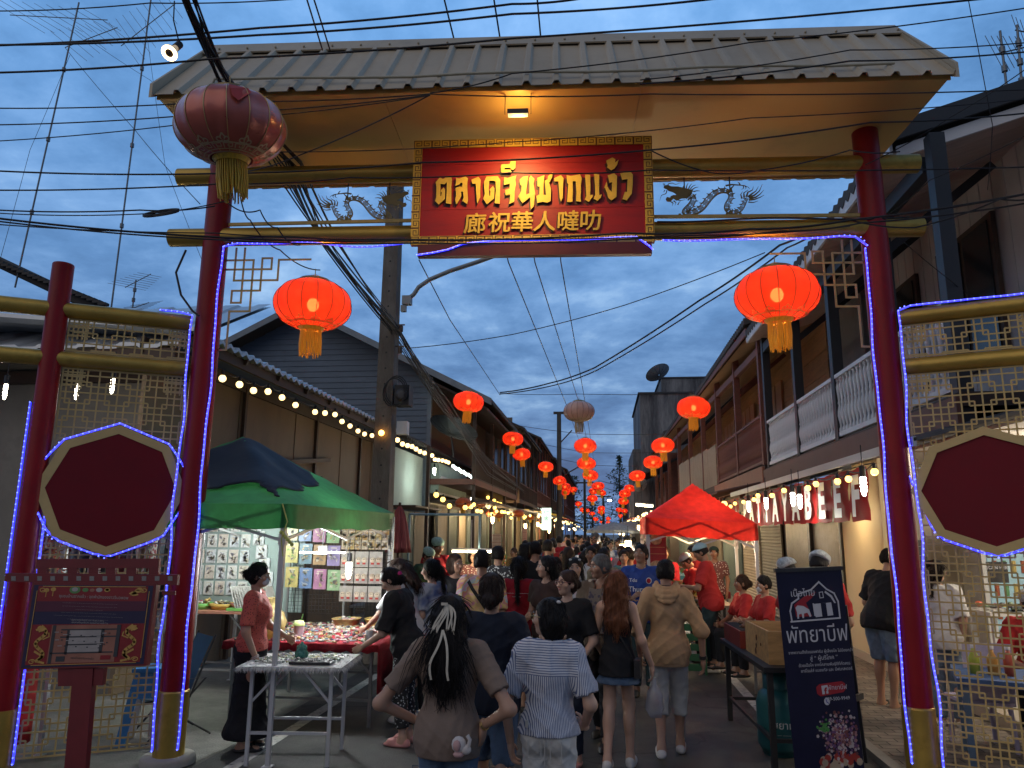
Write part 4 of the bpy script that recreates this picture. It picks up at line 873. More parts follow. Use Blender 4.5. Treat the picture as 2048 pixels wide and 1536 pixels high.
S_(balustrade(None,XB-.02,15.3,21.6,3.28,4.28,WOODM,True,.13))
m=MB()
for i in range(6):m.bx(XB-.05,XB-.02,21.7+i*1.75,23.42+i*1.75,3.2+.04*i,4.4+.06*i)
S_(m.build('balcony_screen',noise_ramp('bamboo_screen',[(.35,(.22,.17,.11)),(.6,(.42,.34,.23))],3,.8,.3,30,stretch=(1,14,.8))))
m=MB(); m.bx(XB-.07,4.6,15.25,46,3.08,3.24); S_(m.build('balcony_floor',WOODD))
m=MB(); m.bx(XB-.14,XB-.09,15.2,21.6,2.85,3.2); S_(m.build('floor_beam',mat('terracotta_beam',(0.33,0.13,0.075),.6,dirt=.25)))
m=MB(); m.bx(4.0,4.1,17.2,46,0,3.05); S_(m.build('lower_wall',WOODD))
S_(shutter(None,3.95,17.4,19.5,0,2.5,SHUT2,1,'roller_shutter',True)); S_(shutter(None,3.95,19.8,22.0,0,2.5,mat('tan_roller',(.36,.28,.19),.5,metal=.2,dirt=.2),1,'roller_shutter',True)); S_(shutter(None,3.95,22.3,25.5,0,2.5,SHUT,1)); S_(shutter(None,3.95,26,31,0,2.5,SHUT2,1)); S_(shutter(None,3.95,32,40,0,2.5,SHUT,1))
m=MB(); roof_slope(m,2.3,2.68,4.0,3.05,15.4,45,.16,.018,th=.03); S_(m.build('awning',mat('awning_rust',(.12,.055,.035),.7,dirt=.3)))
for ya in(19,22.4,25.8):
 for i_ in range(3):
  m=MB(); m.bx(4.52,4.575,ya+i_*.7,ya+.6+i_*.7,4.9,5.7); S_(m.build('window',mat('amber_pane',(.30,.15,.07),.4)))
p0=Yat(1279,788,56); p1=Yat(1365,788,56)
hK=T('concrete_block','tall stained concrete building behind the right row of roofs','building',(p0[0]+2,56,0))
K_=lambda o:par_at(o,hK)
m=MB(); m.bx(p0[0],p0[0]+9,56,68,0,p0[2]); K_(m.build('wall',OLDC))
q0=Yat(1322,757,58); m=MB(); m.bx(q0[0],q0[0]+6,58,64,p0[2]-.5,q0[2]); K_(m.build('roof_box',OLDC))
r0=Yat(1266,897,56); m=MB(); m.bx(r0[0],p0[0]-.005,56.5,66,0,r0[2]); K_(m.build('side_wing',OLDC))
m=MB(); m.bx(p0[0]-.12,p0[0]+9.1,55.88,68,p0[2],p0[2]+.12); m.bx(q0[0]-.1,q0[0]+6,57.9,64,q0[2],q0[2]+.1); K_(m.build('coping',mat('dark_coping',(.06,.06,.065),.8)))
shophouse(1,3.9,46.8,55.5,3.4,5.6,WOODM,TILE,WOODD,'timber_shophouse','low red brown shophouse in front of the concrete block',awn=AW2,ov=1.3,balc=False)
shophouse(1,3.9,69,84,3.4,6.6,WOODD,TILE,WOODM,'timber_shophouse','dark timber shophouse beyond the concrete block',awn=AW3,ov=1.3)
shophouse(1,3.8,84.5,104,3.4,6.8,WOODM,TILE,WOODD,'timber_shophouse','farthest red brown shophouse of the right row',awn=AW1,ov=1.3)
# ==== LIGHT STRINGS ON THE SHOPS
bl1=[(445,757),(479,769),(507,781),(536,783),(564,795),(591,810),(630,824),(650,826),(670,829),(684,843),(700,852),(716,862),(729,868),(744,871)]
bulb_string('festoon of warm globe bulbs along the plywood house eave',[Xat(x,y,-4.98)for x,y in bl1],'warm',0.05,0.07)
bl2=[(795,880),(805,888),(815,891),(824,893),(832,898),(840,903),(849,906),(857,909),(864,911),(870,919),(877,920),(885,921),(892,923),(897,925)]
bulb_string('festoon of warm bulbs on the tin eave between the lamp pole and the satellite dish',[Xat(x,y,-4.7)for x,y in bl2],'warm',0.06,0.06)
bl3=[(906+i*3.4,932+i*1.9+(i%3))for i in range(12)]
bulb_string('bright white festoon below the veranda of the gable house',[Xat(x,y,-4.4)for x,y in bl3],'white',0.05,0.05)
bl4=[(976+i*6.2,995+i*3.1+(i%2)*2)for i in range(12)]
bulb_string('yellow festoon on the yellow awning above the amber lanterns',[Xat(x,y,-4.3)for x,y in bl4],'yellow',0.07,0.05)
bl5=[(1043+i*3.1,985+i*2.6+(i%2))for i in range(14)]
bulb_string('white festoon above the small lit shop sign',[Xat(x,y,-4.0)for x,y in bl5],'white',0.06,0.05)
bl6=[(1118+i*4.5,1030+i*2.6+(i%3))for i in range(12)]
bulb_string('farthest warm festoon of the left row',[Xat(x,y,-3.6)for x,y in bl6],'warm',0.10,0.05)
br1=[(1749,944),(1697,958),(1675,963),(1632,968),(1616,976),(1568,981),(1544,991),(1516,991),(1508,999),(1487,1004),(1470,1007),(1461,1013)]
bulb_string('yellow festoon in front of the red beef banner',[Xat(x,y,2.50)for x,y in br1],'yellow',0.036,0.045)
br2=[(1445-i*9,1016+i*2.3+(i%2)*2)for i in range(15)]
bulb_string('warm festoon behind the red canopy along the rusty awning',[Xat(x,y,2.5)for x,y in br2],'warm',0.05,0.05)
br3=[(1262-i*3.0,1050+(i*7)%5)for i in range(9)]
bulb_string('farthest warm festoon of the right row',[Xat(x,y,2.4)for x,y in br3],'warm',0.11,0.05)
q=random.Random(8)
for s_,x,y0,y1,z,lab in((-1,-3.3,15,34,2.5,'warm festoon slung before the stalls of the left row, nearer run'),(-1,-3.0,35,68,2.7,'warm festoon slung before the stalls of the left row, farther run'),(1,2.15,14,32,2.45,'warm festoon slung before the stalls of the right row, nearer run'),(1,2.1,33,64,2.7,'warm festoon slung before the stalls of the right row, farther run')):
 bulb_string(lab,[(x+q.uniform(-.12,.12),y0+(y1-y0)*k/25,z+q.uniform(-.12,.12))for k in range(26)],'yellow' if y0<30 else 'warm',.045+y0*.0008,.05)
SPIRAL=glow('cfl_white',(1.0,0.94,0.78),9.0)
def cfl(p,label,r=0.055,e=0,group=None,col=(1,.93,.78),mt=None):
 t=T('hanging_bulb',label,'light bulb',p,0,group); m=MB()
 for k in range(4):m.lathe([(r*.55,-.02),(r*.75,0),(r*.55,.02),(r*.35,0),(r*.55,-.02)],(0,0,-k*.035),12)
 m.ball((0,0,-.14),r*.5,8); m.build('glass',mt or SPIRAL,t); m=MB(); m.cyl((0,0,.02),(0,0,.12),.028,n=10); m.build('socket',BLACK,t)
 m=MB(); m.cyl((0,0,.12),(0,0,.32),.005,n=5); m.build('cord',BLACK,t)
 if e:light('bulb_light',(0,0,-.24),e,col,.05,t)
 return t
for i,(x,y,e)in enumerate(((1726,958,26),(1585,988,0),(1599,992,24),(1532,998,0),(1497,1005,20))):cfl(Xat(x,y,2.44),'white spiral bulb hanging before the %s of the red beef banner'%('last letter','first vowel after the gap','middle letters','second letter','first letter')[i],.043,e*.15)
cfl(Xat(869,937,-4.55),'white bulb under the tin eave beside the pale green shop',.06,30,col=(.85,1,.9)); cfl(Xat(943,996,-4.35),'white bulb on the shop front above the amber lanterns',.055,24)
light('shop_interior',(5.2,8.4,2.7),120,(1,.86,.66),.25); light('shop_interior',(5.4,5.8,2.7),60,(1,.9,.75),.25); light('shopfront',(3.5,11.9,2.2),16,(1,.78,.45),.1)
for(x,y,e)in((-3.9,33,50),(-3.8,44,60),(-3.5,58,70),(2.2,24,55),(2.3,36,60),(2.2,50,60),(-3.9,26,40),(1.9,66,60)):light('stall_glow',(x,y,2.35),e*3.4,(1,.70,.35),.12)
# ==== BEEF BANNER
cols=mat('banner_red_plastic',(0.34,0.012,0.012),0.6,spec=.2,var=0.15,scale=4,bump=0.08,bscale=8); WHL=mat('banner_letter_white',(0.72,0.70,0.68),0.35,var=.05)
n_=11; ys_=np.linspace(14.35,7.72,n_+1)
bn=T('letter_banner','row of red plastic flags with white capital letters hung under the beef shop awning','banner',(2.62,11,2.56))
for i,ch in enumerate('PATTAYABEEF'):
 ya,yb=ys_[i]-.015,ys_[i+1]+.015; m=MB(); z0,z1=2.02,2.555; P=[]
 for zz in np.linspace(z1,z0,6):P.append([(2.62+.012*math.sin(zz*19+k*2+i*1.3)-.02*(z1-zz),ya+(yb-ya)*k/6,zz+.008*math.sin(i+k))for k in range(7)])
 m.grid(P); f=par_at(m.build('flag',cols,None),bn)
 m=MB(); text_on(m,ch,.54,(2.59,(ya+yb)/2,2.09),(0,-1,0),(0.02,0,1),0,'CENTER',0.014,0.026,sx_=.95)
 m.v=[(p[0]-.006,p[1],p[2])for p in m.v]; g_=m.build('letter',WHL); g_.parent=f
m=MB(); m.tube([(2.62,14.4,2.57),(2.62,7.6,2.57)],.006,4); par_at(m.build('rope',BLACK),bn)
b2=T('letter_banner','second narrow red banner with white marks behind the red canopy','banner',(2.62,16,2.5)); m=MB(); m.grid([[(2.66+.01*math.sin(k),15.1+k*.45,z)for k in range(5)]for z in(2.58,2.1)]); par_at(m.build('flag',cols),b2)
m=MB()
for k in range(4):text_on(m,'||||'[k],.42,(2.64,15.3+k*.45,2.2),(0,-1,0),(0,0,1),0,'CENTER',.006)
par_at(m.build('letter',WHL),b2)
# ==== CANOPY TENTS
TENTG=cloth_lit('tent_green_cloth',(0.035,0.20,0.055),0,.35,.55); TENTR=cloth_lit('tent_red_cloth',(0.62,0.030,0.020),0,.5,.5); TARP=mat('tarp_dark_blue',(0.011,0.012,0.021),.6,spec=.2,var=.2,scale=5,bump=.15,bscale=10)
STEEL=mat('white_steel_tube',(0.52,0.52,0.53),.4,metal=.2,var=.1,dirt=.2); STEELD=mat('grey_steel_tube',(0.22,0.22,0.22),.45,metal=.4,var=.15)
def canopy(name,label,x0,x1,y0,y1,zl_,zh,zp,cloth,dz=lambda x,y:0.0,shx=0.0):
 cx,cy=(x0+x1)/2,(y0+y1)/2; hx,hy=(x1-x0)/2,(y1-y0)/2; t=T(name,label,'canopy tent',(cx,cy,0))
 def zz(u,v):
  r=max(abs(u),abs(v)); k=1-r
  sag=-.07*math.sin(PI*k)*(1-min(abs(u),abs(v))/(r+1e-6))**.7
  return zh+(zp-zh)*k**1.03+sag*(.6 if k>.05 else .3)+.006*math.sin(u*17+v*11)*min(1,k*6)
 N_=28; g=[[(hx*u+shx*(1-max(abs(u),abs(v))),hy*v,zz(u,v)+dz(u,v))for u in np.linspace(-1,1,N_+1)]for v in np.linspace(-1,1,N_+1)]
 m=MB(); m.grid(g); rf=m.build('canopy',cloth,t)
 m=MB(); c=[(-1,-1),(1,-1),(1,1),(-1,1),(-1,-1)]; ring=[]
 for a,b in zip(c[:-1],c[1:]):
  for k in range(14):ring.append((a[0]+(b[0]-a[0])*k/14,a[1]+(b[1]-a[1])*k/14))
 ring.append(ring[0])
 m.grid([[(hx*u*(1+e),hy*v*(1+e),(zh if e==0 else(zh*(1-w_)+zl_*w_))+dz(u,v)+(0.010*math.sin(i*1.9)if w_>.9 else 0))for i,(u,v)in enumerate(ring)]for e,w_ in((0,0),(.004,.5),(.006,1))]); m.build('valance',cloth,rf)
 for sx_ in(-1,1):
  for sy in(-1,1):
   m=MB(); px,py=sx_*(hx-.03),sy*(hy-.03); d=dz(sx_,sy); m.bx(px-.022,px+.022,py-.022,py+.022,.9,zh-.01+d); m.bx(px-.017,px+.017,py-.017,py+.017,0.012,.9); m.bx(px-.04,px+.04,py-.04,py+.04,0.004,.012); m.bx(px-.03,px+.03,py-.03,py+.03,zl_-.14+d,zl_-.04+d); m.build('pole',STEEL,t)
 m=MB()
 for a,b in zip(c[:-1],c[1:]):
  p=np.array((a[0]*(hx-.04),a[1]*(hy-.04),0)); q=np.array((b[0]*(hx-.04),b[1]*(hy-.04),0)); d0=dz(*a); d1=dz(*b)
  for k in range(2):
   pa=p+(q-p)*k/2; pb=p+(q-p)*(k+1)/2; da=d0+(d1-d0)*k/2; db=d0+(d1-d0)*(k+1)/2
   m.bar(pa+(0,0,zh-.05+da),pb+(0,0,zl_-.10+db),.014,.026); m.bar(pa+(0,0,zl_-.10+da),pb+(0,0,zh-.05+db),.014,.026)
 m.build('truss',STEEL,t); return t,zz,(cx,cy,hx,hy)
tg,zzg,gg=canopy('green_canopy','green market canopy with a dark blue tarpaulin thrown over its top',-4.75,-2.68,6.15,9.5,1.89,2.10,2.90,TENTG,shx=-.27)
cx,cy,hx,hy=gg; m=MB(); N_=44; us=np.linspace(-1.02,1.0,N_+1); rows=[]
keep=[]
G_={}
for i,v in enumerate(us):
 for j,u in enumerate(us):G_[i,j]=(hx*u-.27*max(0,1-max(abs(u),abs(v))),hy*v,zzg(np.clip(u,-1,1),np.clip(v,-1,1))+.028+.012*math.sin(u*9+v*4)+.01*math.sin(v*15))
def kept(u,v):
 r=max(abs(u),abs(v))
 if v<=-abs(u):
  return r<.60+.28*(u+r)/(2*r+1e-6)+.05*math.sin(u*9)
 if u>=abs(v):return r<.86-.40*(v+r)/(2*r+1e-6)+.035*math.sin(v*11)
 if v>=abs(u):return r<.55
 return r<.62
vs=[]; idx={}; fs=[]
for i in range(N_):
 for j in range(N_):
  u,v=(us[j]+us[j+1])/2,(us[i]+us[i+1])/2
  if kept(u,v):
   f=[]
   for a,b in((i,j),(i,j+1),(i+1,j+1),(i+1,j)):
    if(a,b)not in idx:idx[a,b]=len(vs); vs.append(G_[a,b])
    f.append(idx[a,b])
   fs.append(tuple(f))
m.add(vs,fs,0,True); tp=m.build('tarpaulin',TARP); tp.location=(cx,cy,0); sm=tp.modifiers.new('s','SMOOTH'); sm.factor=.5; sm.iterations=6; so2=tp.modifiers.new('t','SOLIDIFY'); so2.thickness=.006
tag(tp,'dark blue tarpaulin thrown over the top of the green canopy','tarpaulin')
m=MB(); m.tube([(-2.72,6.14,2.1),(-2.66,6.13,1.95),(-2.70,6.12,1.8),(-2.68,6.13,1.66)],.006,5); m.tube([(-2.66,9.4,2.0),(-2.64,9.38,1.8),(-2.68,9.4,1.62)],.006,5)
for k in range(6):m.ball((-2.70+.02*k,6.11,1.86-.02*k),.018,6)
tag(m.build('tie_cord',mat('yellow_green_cord',(.42,.45,.12),.6)),'yellow green cord tied round the canopy poles','cord')
tr,zzr,gr_=canopy('red_canopy','bright red market canopy over the vegetable stall',.63,2.22,11.2,12.9,1.78,2.03,2.62,TENTR,lambda u,v:.04*(1-u))
light('canopy_lamp',(1.55,12.0,1.72),48,(1,.72,.38),.08)
# ==== STALL UNDER THE GREEN CANOPY
def table(name,label,c,w,d,h,top_mt,leg_mt,rz=0,th=.03,brace=True,leg=.03,group=None):
 t=T(name,label,'table',c,rz,group); m=MB(); m.bx(-w/2,w/2,-d/2,d/2,h-th,h); m.build('table_top',top_mt,t)
 for sx_ in(-1,1):
  for sy in(-1,1):
   x,y=sx_*(w/2-.06),sy*(d/2-.06); m=MB(); m.bx(x-leg/2,x+leg/2,y-leg/2,y+leg/2,0,h-th); m.build('leg',leg_mt,t)
 if brace:
  m=MB()
  for sy in(-1,1):y=sy*(d/2-.06); m.bar((-w/2+.06,y,.25),(w/2-.06,y,.25),.022,.022); m.bar((-w/2+.06,y,h-.28),(-w/2+.3,y,h-th),.018,.018); m.bar((w/2-.06,y,h-.28),(w/2-.3,y,h-th),.018,.018)
  m.split('brace',leg_mt,t)
 return t
def pileup(name,label,cat,x0,x1,y0,y1,z,n,cols,r=(.008,.022),par=None,seed=1,kind='stuff',h=.0):
 """many tiny goods nobody could count: beads, bracelets, chopped food"""
 q=random.Random(seed); m=MB()
 for k in range(n):
  p=(q.uniform(x0,x1),q.uniform(y0,y1),z+q.uniform(0,h)); s_=q.uniform(*r); mi=q.randrange(len(cols))
  if q.random()<.35:m.lathe([(s_*1.3,0),(s_*1.7,.004),(s_*1.3,.008),(s_,.004),(s_*1.3,0)],p,7,mi)
  elif q.random()<.5:m.ball((p[0],p[1],p[2]+s_*.6),s_,6,mi,(1,1,.7))
  else:m.box((p[0],p[1],p[2]+.005),(s_*2.2,s_*1.3,.012),rotz(q.uniform(0,3)),mi)
 o=m.build(name,[mat('goods_%d_%d_%d'%tuple(int(255*v)for v in c),c,.4,var=.1)for c in cols],par)
 return tag(o,label,cat,None,kind)
BEAD=[(.5,.45,.40),(.06,.05,.05),(.42,.25,.24),(.28,.17,.09),(.5,.46,.34),(.36,.08,.14),(.14,.22,.28),(.16,.22,.13),(.42,.28,.09),(.58,.55,.52),(.04,.035,.04)]
big_t=table('jewellery_table','long table of bracelets with a red plush cover under the green canopy',(-3.0,8.2,0),1.55,1.55,.77,STEELD,STEELD)
PLUSH=mat('red_plush',(0.30,0.008,0.02),.9,var=.3,scale=30,bump=.6,bscale=130)
m=MB(); W2=.80; rows=[]
def drape(u,v):
 x,y=u*W2*(1+.0),v*W2; zt=.783; return(x,y,zt+.004*math.sin(u*40)*math.sin(v*37))
m.grid([[drape(u,v)for u in np.linspace(-1,1,24)]for v in np.linspace(-1,1,24)])
def skirt(pts,hs):
 top=[(p[0],p[1],.783)for p in pts]; rows=[top]
 for f in(.15,.5,1):rows.append([(p[0]*(1+.010*f)+.018*f*math.sin(i*1.2)*p[2],p[1]*(1+.01*f)+.018*f*math.sin(i*1.1)*p[3],.783-hs(i,len(pts))*f)for i,p in enumerate(pts)])
 m.grid(rows)
skirt([(-W2+2*W2*k/30,-W2,0,1)for k in range(31)],lambda i,n:.075+.012*math.sin(i*2.3))
skirt([(W2,-W2+2*W2*k/30,1,0)for k in range(31)],lambda i,n:.10+.36*(1-i/n)**.8+.02*math.sin(i*1.7))
cl_=m.build('plush_cloth',PLUSH); cl_.location=(-3.0,8.2,0); tag(cl_,'red plush cloth hanging off the corner of the bracelet table','cloth'); so3=cl_.modifiers.new('t','SOLIDIFY'); so3.thickness=.008
pileup('jewellery','bracelets, hair clips and beads spread over the red plush table','jewellery',-3.74,-2.26,7.44,8.95,.79,900,BEAD,(.010,.026),seed=3)
for k,(x,y,w,h,c)in enumerate(((-2.62,8.75,.26,.09,(.55,.40,.10)),(-3.0,8.78,.30,.08,(.45,.30,.12)),(-2.3,8.6,.24,.08,(.50,.36,.12)))):
 t=T('goods_basket',('yellow woven tray on the middle of the plush table end','tan woven basket in front of the hanging packets','straw coloured tray at the street corner of the plush table')[k],'basket',(x,y,.79)); m=MB(); m.lathe([(w*.4,0),(w*.52,h),(w*.55,h),(w*.50,h-.01),(w*.38,.012),(0,.012)],(0,0,0),20,fn=lambda a,z:1/max(abs(math.cos(a)),abs(math.sin(a)))**.6); m.build('shell',mat('basket_%d'%k,c,.6,var=.3,scale=40),t)
 pileup('contents',None,None,-w*.3,w*.3,-w*.3,w*.3,.03,40,BEAD,(.014,.03),par=t,seed=k+20,h=.05)
m=MB(); m.lathe([(.10,0),(.17,.06),(.19,.15),(.14,.26),(.06,.33),(.10,.40)],(0,0,0),26,fn=lambda a,z:1+.14*math.sin(a*5+z*20)+.06*math.sin(a*11)); o=m.build('carrier_bag',cloth_lit('thin_plastic_bag',(.62,.48,.22),.25,.4,.2)); o.location=(-3.42,7.55,.79); tag(o,'crumpled tan plastic bag on the plush table near the vendor','plastic bag')
t=T('cup','pastel paper cup with a green lid beside the crumpled bag','cup',(-3.16,7.75,.79)); t.scale=(.75,)*3; m=MB(); m.lathe([(.055,0),(.075,.15)],n=18); m.lathe([(0,0),(.055,0)],n=18); m.build('body',mat('cup_pink',(.55,.40,.44),.5),t); m=MB(); m.lathe([(.08,.15),(.08,.17),(.06,.21),(0,.225)],n=18); m.build('lid',mat('cup_lid_green',(.42,.52,.18),.4),t); m=MB(); m.cyl((.02,0,.2),(.05,0,.3),.006,n=6); m.build('straw',mat('straw_green',(.2,.5,.15),.4),t)
st=table('folding_table','small white folding table covered in white fur near the canopy pole',(-2.60,6.48,0),.78,.62,.76,STEEL,STEEL,math.radians(6),.02,True,.028)
m=MB(); q=random.Random(5); Wx,Wy=.43,.35
m.bx(-Wx,Wx,-Wy,Wy,.762,.778)
for k in range(4200):
 e=q.random()
 if e<.62:
  s_=q.randrange(4); a=q.uniform(-1,1); p=[(a*Wx,-Wy),(a*Wx,Wy),(-Wx,a*Wy),(Wx,a*Wy)][s_]; d=[(0,-1),(0,1),(-1,0),(1,0)][s_]
  p0_=np.array((p[0],p[1],.775)); p1_=p0_+np.array((d[0]*q.uniform(.01,.04)+q.uniform(-.015,.015),d[1]*q.uniform(.01,.04)+q.uniform(-.015,.015),-q.uniform(.015,.05)))
 else:
  p0_=np.array((q.uniform(-Wx,Wx),q.uniform(-Wy,Wy),.775)); p1_=p0_+np.array((q.uniform(-.03,.03),q.uniform(-.03,.03),q.uniform(.005,.016)))
 w=np.array((q.uniform(-1,1),q.uniform(-1,1),0))*.004; m.add([p0_-w,p0_+w,p1_],[(0,1,2)])
o=m.build('fur_cloth',mat('white_fur',(.62,.62,.60),.9,var=.15)); o.location=(-2.60,6.48,0); o.rotation_euler=(0,0,math.radians(6)); tag(o,'white fur cloth on the small folding table','cloth')
pileup('beads','pale green and grey beads laid over the white fur','beads',-2.93,-2.27,6.28,6.74,.785,420,[(.35,.45,.30),(.5,.5,.42),(.2,.25,.2),(.6,.55,.3),(.45,.4,.5),(.65,.65,.6)],(.006,.016),seed=8)
t=T('bead_tray','black bead tray lying on the white fur','tray',(-2.44,6.32,.785),.1); m=MB(); m.bx(-.17,.17,-.10,.10,0,.012); m.bx(-.17,.17,-.10,-.092,.012,.022); m.bx(-.17,.17,.092,.10,.012,.022); m.build('base',BLACK,t)
pileup('contents',None,None,-.15,.15,-.08,.08,.013,90,[(.02,.02,.02),(.06,.06,.06),(.1,.09,.08)],(.007,.011),par=t,seed=4)
m=MB(); m.lathe([(.0,0),(.055,.0),(.07,.03),(.065,.07),(.05,.09),(.055,.10),(.05,.13),(.02,.15),(.012,.17),(0,.175)],n=20,fn=lambda a,z:1+.06*math.sin(a*6)); o=m.build('jade_pot',mat('jade_green',(.05,.20,.16),.25,var=.4,scale=20)); o.scale=(.8,)*3; o.location=(-2.62,6.52,.785); tag(o,'small dark jade coloured ornament on the white fur','ornament')
gbY=9.30
gb=T('grid_board','black wire grid board at the back of the canopy, hung with packets','display board',(-3.3,gbY,0)); m=MB()
for i in range(30):x=-.66+i*.045; m.bx(x,x+.004,-.004,.004,.86,2.02)
for i in range(27):z=.86+i*.0445; m.bx(-.66,.66,-.008,-.004,z,z+.004)
m.build('grid',BLACK,gb)
for x in(-.68,0.06,.66):m=MB(); m.bx(x,x+.025,-.012,.012,0,2.05); m.build('upright',STEELD,gb)
pk=[((.50,.42,.16),(.16,.30,.12)),((.16,.24,.42),(.5,.5,.5)),((.42,.20,.32),(.6,.5,.3)),((.30,.44,.25),(.5,.3,.1)),((.56,.50,.20),(.2,.35,.1)),((.20,.30,.36),(.55,.4,.2)),((.40,.26,.14),(.1,.1,.1)),((.30,.24,.42),(.6,.6,.6))]
FILM=mat('clear_film_white',(.55,.53,.50),.2,var=.1,scale=20)
def packet(par_loc,w,h,c1,c2,label,group,seed,toys=False,rz=0.0,faces=True):
 q=random.Random(seed); t=T('hanging_packet',label,'packet',par_loc,rz,group); m=MB(); m.bx(-w/2,w/2,-.012,0,-h,0); m.build('cover',mat('card_%d_%d_%d'%tuple(int(255*v)for v in c1),c1,.35,var=.25,scale=14),t)
 m=MB()
 if toys:
  for k in range(2):a=(-w*.22+k*w*.44,-.022,-h*.55); m.ball(a,w*.21,12,0,(1,.25,1)); m.ball((a[0]-w*.06,-.034,a[2]+.01),w*.03,6,1); m.ball((a[0]+w*.06,-.034,a[2]+.01),w*.03,6,1); m.box((a[0],-.03,a[2]-w*.24),(w*.22,.008,w*.14),None,2)
  mts=[mat('toy_cream',(.62,.50,.38),.5),mat('toy_dark',(.03,.02,.02),.4),mat('toy_red',(.5,.05,.04),.5)]
 else:
  for k in range(14):m.prism([(q.uniform(-.032,.032),q.uniform(-.032,.032))for _ in range(4)],(q.uniform(-w*.25,w*.25),-.0125,-h*q.uniform(.2,.85)),(1,0,0),(0,0,1),.0015,k%3)
  m.box((0,-.0135,-h*.12),(w*.5,.002,h*.05),None,2); mts=[mat('print_%d_%d_%d'%tuple(int(255*v)for v in c2),c2,.4,var=.2),mat('print_mid',(.20,.17,.15),.4),mat('print_pale',(.6,.55,.45),.4)]
 m.build('print' if not toys else 'charms',mts,t); return t
k_=0
for r_,z in enumerate((2.0,1.72,1.42)):
 for c_ in range(4):
  c1,c2=pk[(r_*4+c_)%8]; packet((-3.96+c_*.185+.02*r_,gbY-.012,z-.01*c_),.165,.25,c1,c2,'patterned notebook in clear film on the left half of the grid board','notebooks on the grid board',k_); k_+=1
for r_,z in enumerate((1.62,1.42,1.2)):
 for c_ in range(3):packet((-3.2+c_*.185,gbY-.014,z),.17,.19,(.42,.38,.34),(.5,.4,.3),'packet with two cream animal charms on the right half of the grid board','charm packets on the grid board',k_,True); k_+=1
for r_,z in enumerate((2.0,1.88,1.76)):
 for c_ in range(7):packet((-3.25+c_*.088,gbY-.012,z),.075,.115,((.45,.33,.14),(.36,.28,.2),(.5,.4,.3))[(r_+c_)%3],(.5,.3,.1),'small packet of trinkets at the top right of the grid board','trinket packets on the grid board',k_); k_+=1
wb2=T('display_wall','pale board at the back left of the canopy covered with white packets','display board',(-4.75,9.42,0)); m=MB(); m.bx(-.62,.92,0,.03,.85,2.1); m.build('panel',mat('pale_teal_panel',(.30,.38,.36),.6,var=.08),wb2)
for r_ in range(5):
 for c_ in range(5):packet((-5.25+c_*.155,9.41,2.02-r_*.2),.125,.17,((.62,.62,.60),(.55,.58,.60),(.60,.54,.48))[(r_+2*c_)%3],(.3,.3,.34),'white printed packet on the pale board behind the masked vendor','white packets on the pale board',300+r_*9+c_)
for k in range(5):packet((-4.50+.05*k,9.40,2.03-.17*k),.15,.18,(.60,.62,.63),(.3,.3,.3),'white printed packet on the pale board behind the masked vendor','white packets on the pale board',400+k,rz=0)
t=table('goods_shelf','low counter with coloured trays below the white packets',(-4.75,9.0,0),1.2,.6,.92,mat('counter_terracotta',(.36,.15,.10),.7,dirt=.2),STEELD)
for k,(c,lab)in enumerate((((.42,.42,.08),'lime'),((.15,.40,.10),'green'),((.50,.34,.08),'mustard'),((.40,.12,.08),'red'))):
 tt=T('goods_tray','%s plastic tray of small packets on the low counter'%lab,'tray',(-5.2+k*.29,8.92,.925)); m=MB(); m.lathe([(.10,0),(.135,.07),(.14,.07),(.105,.008),(0,.008)],n=16,fn=lambda a,z:1/max(abs(math.cos(a)),abs(math.sin(a)))**.7); m.build('shell',mat('tray_'+lab,c,.4),tt); pileup('contents',None,None,-.09,.09,-.09,.09,.03,40,BEAD,(.012,.028),par=tt,seed=60+k,h=.06)
t=T('comb_box','box of upright white cards on the low counter beside the vendor','box',(-4.2,8.85,.925)); m=MB()
for k in range(14):m.box((-.22+k*.034,0,.15),(.006,.20,.27),np.array(((.94,0,-.34),(0,1,0),(.34,0,.94))))
m.build('cards',FILM,t); m=MB(); m.bx(-.28,.28,-.12,.12,0,.03); m.build('base',mat('tray_green',(.15,.4,.1),.4),t)
lp=Yat(645,1105,7.6); t=T('fan_lamp','three-armed white LED lamp hanging over the plush table','lamp',lp); LEDL=glow('led_lamp_white',(.92,.97,1.0),22)
for a in(PI,0,PI*1.5):
 m=MB(); m.box((math.cos(a)*.14,math.sin(a)*.1,-.0),(.19,.055,.012),rotz(a)if a in(PI,0)else rotz(a)); m.build('led_panel',LEDL,t)
m=MB(); m.cyl((0,0,-.02),(0,0,.07),.045,n=16); m.cyl((0,0,.07),(0,0,.3),.005,n=5)
m.build('hub',mat('lamp_hub_grey',(.4,.4,.4),.4),t); light('fan_light',(0,0,-.10),60,(.93,.97,1),.12,t)
cfl(Yat(698,1128,8.3),'bare white bulb beside the three-armed lamp',.05,12,col=(1,.97,.9)); light('board_light',(-4.3,8.4,1.85),42,(.95,1,.98),.1)
CHB=mat('blue_chair_cloth',(.025,.075,.15),.6,var=.2)
t=T('folding_chair','blue folding recliner chair beside the left gate post','chair',(-3.98,7.05,0),math.radians(-40)); t.scale=(.82,)*3; m=MB(); m.grid([[(x,-.02+.22*s_**1.2,.44+.62*s_)for x in(-.24,.24)]for s_ in np.linspace(0,1,8)]); m.build('backrest',CHB,t); m=MB(); m.grid([[(x,-.48+.46*s_,.42-.03*math.sin(PI*s_))for x in(-.24,.24)]for s_ in np.linspace(0,1,8)]); m.build('seat',CHB,t)
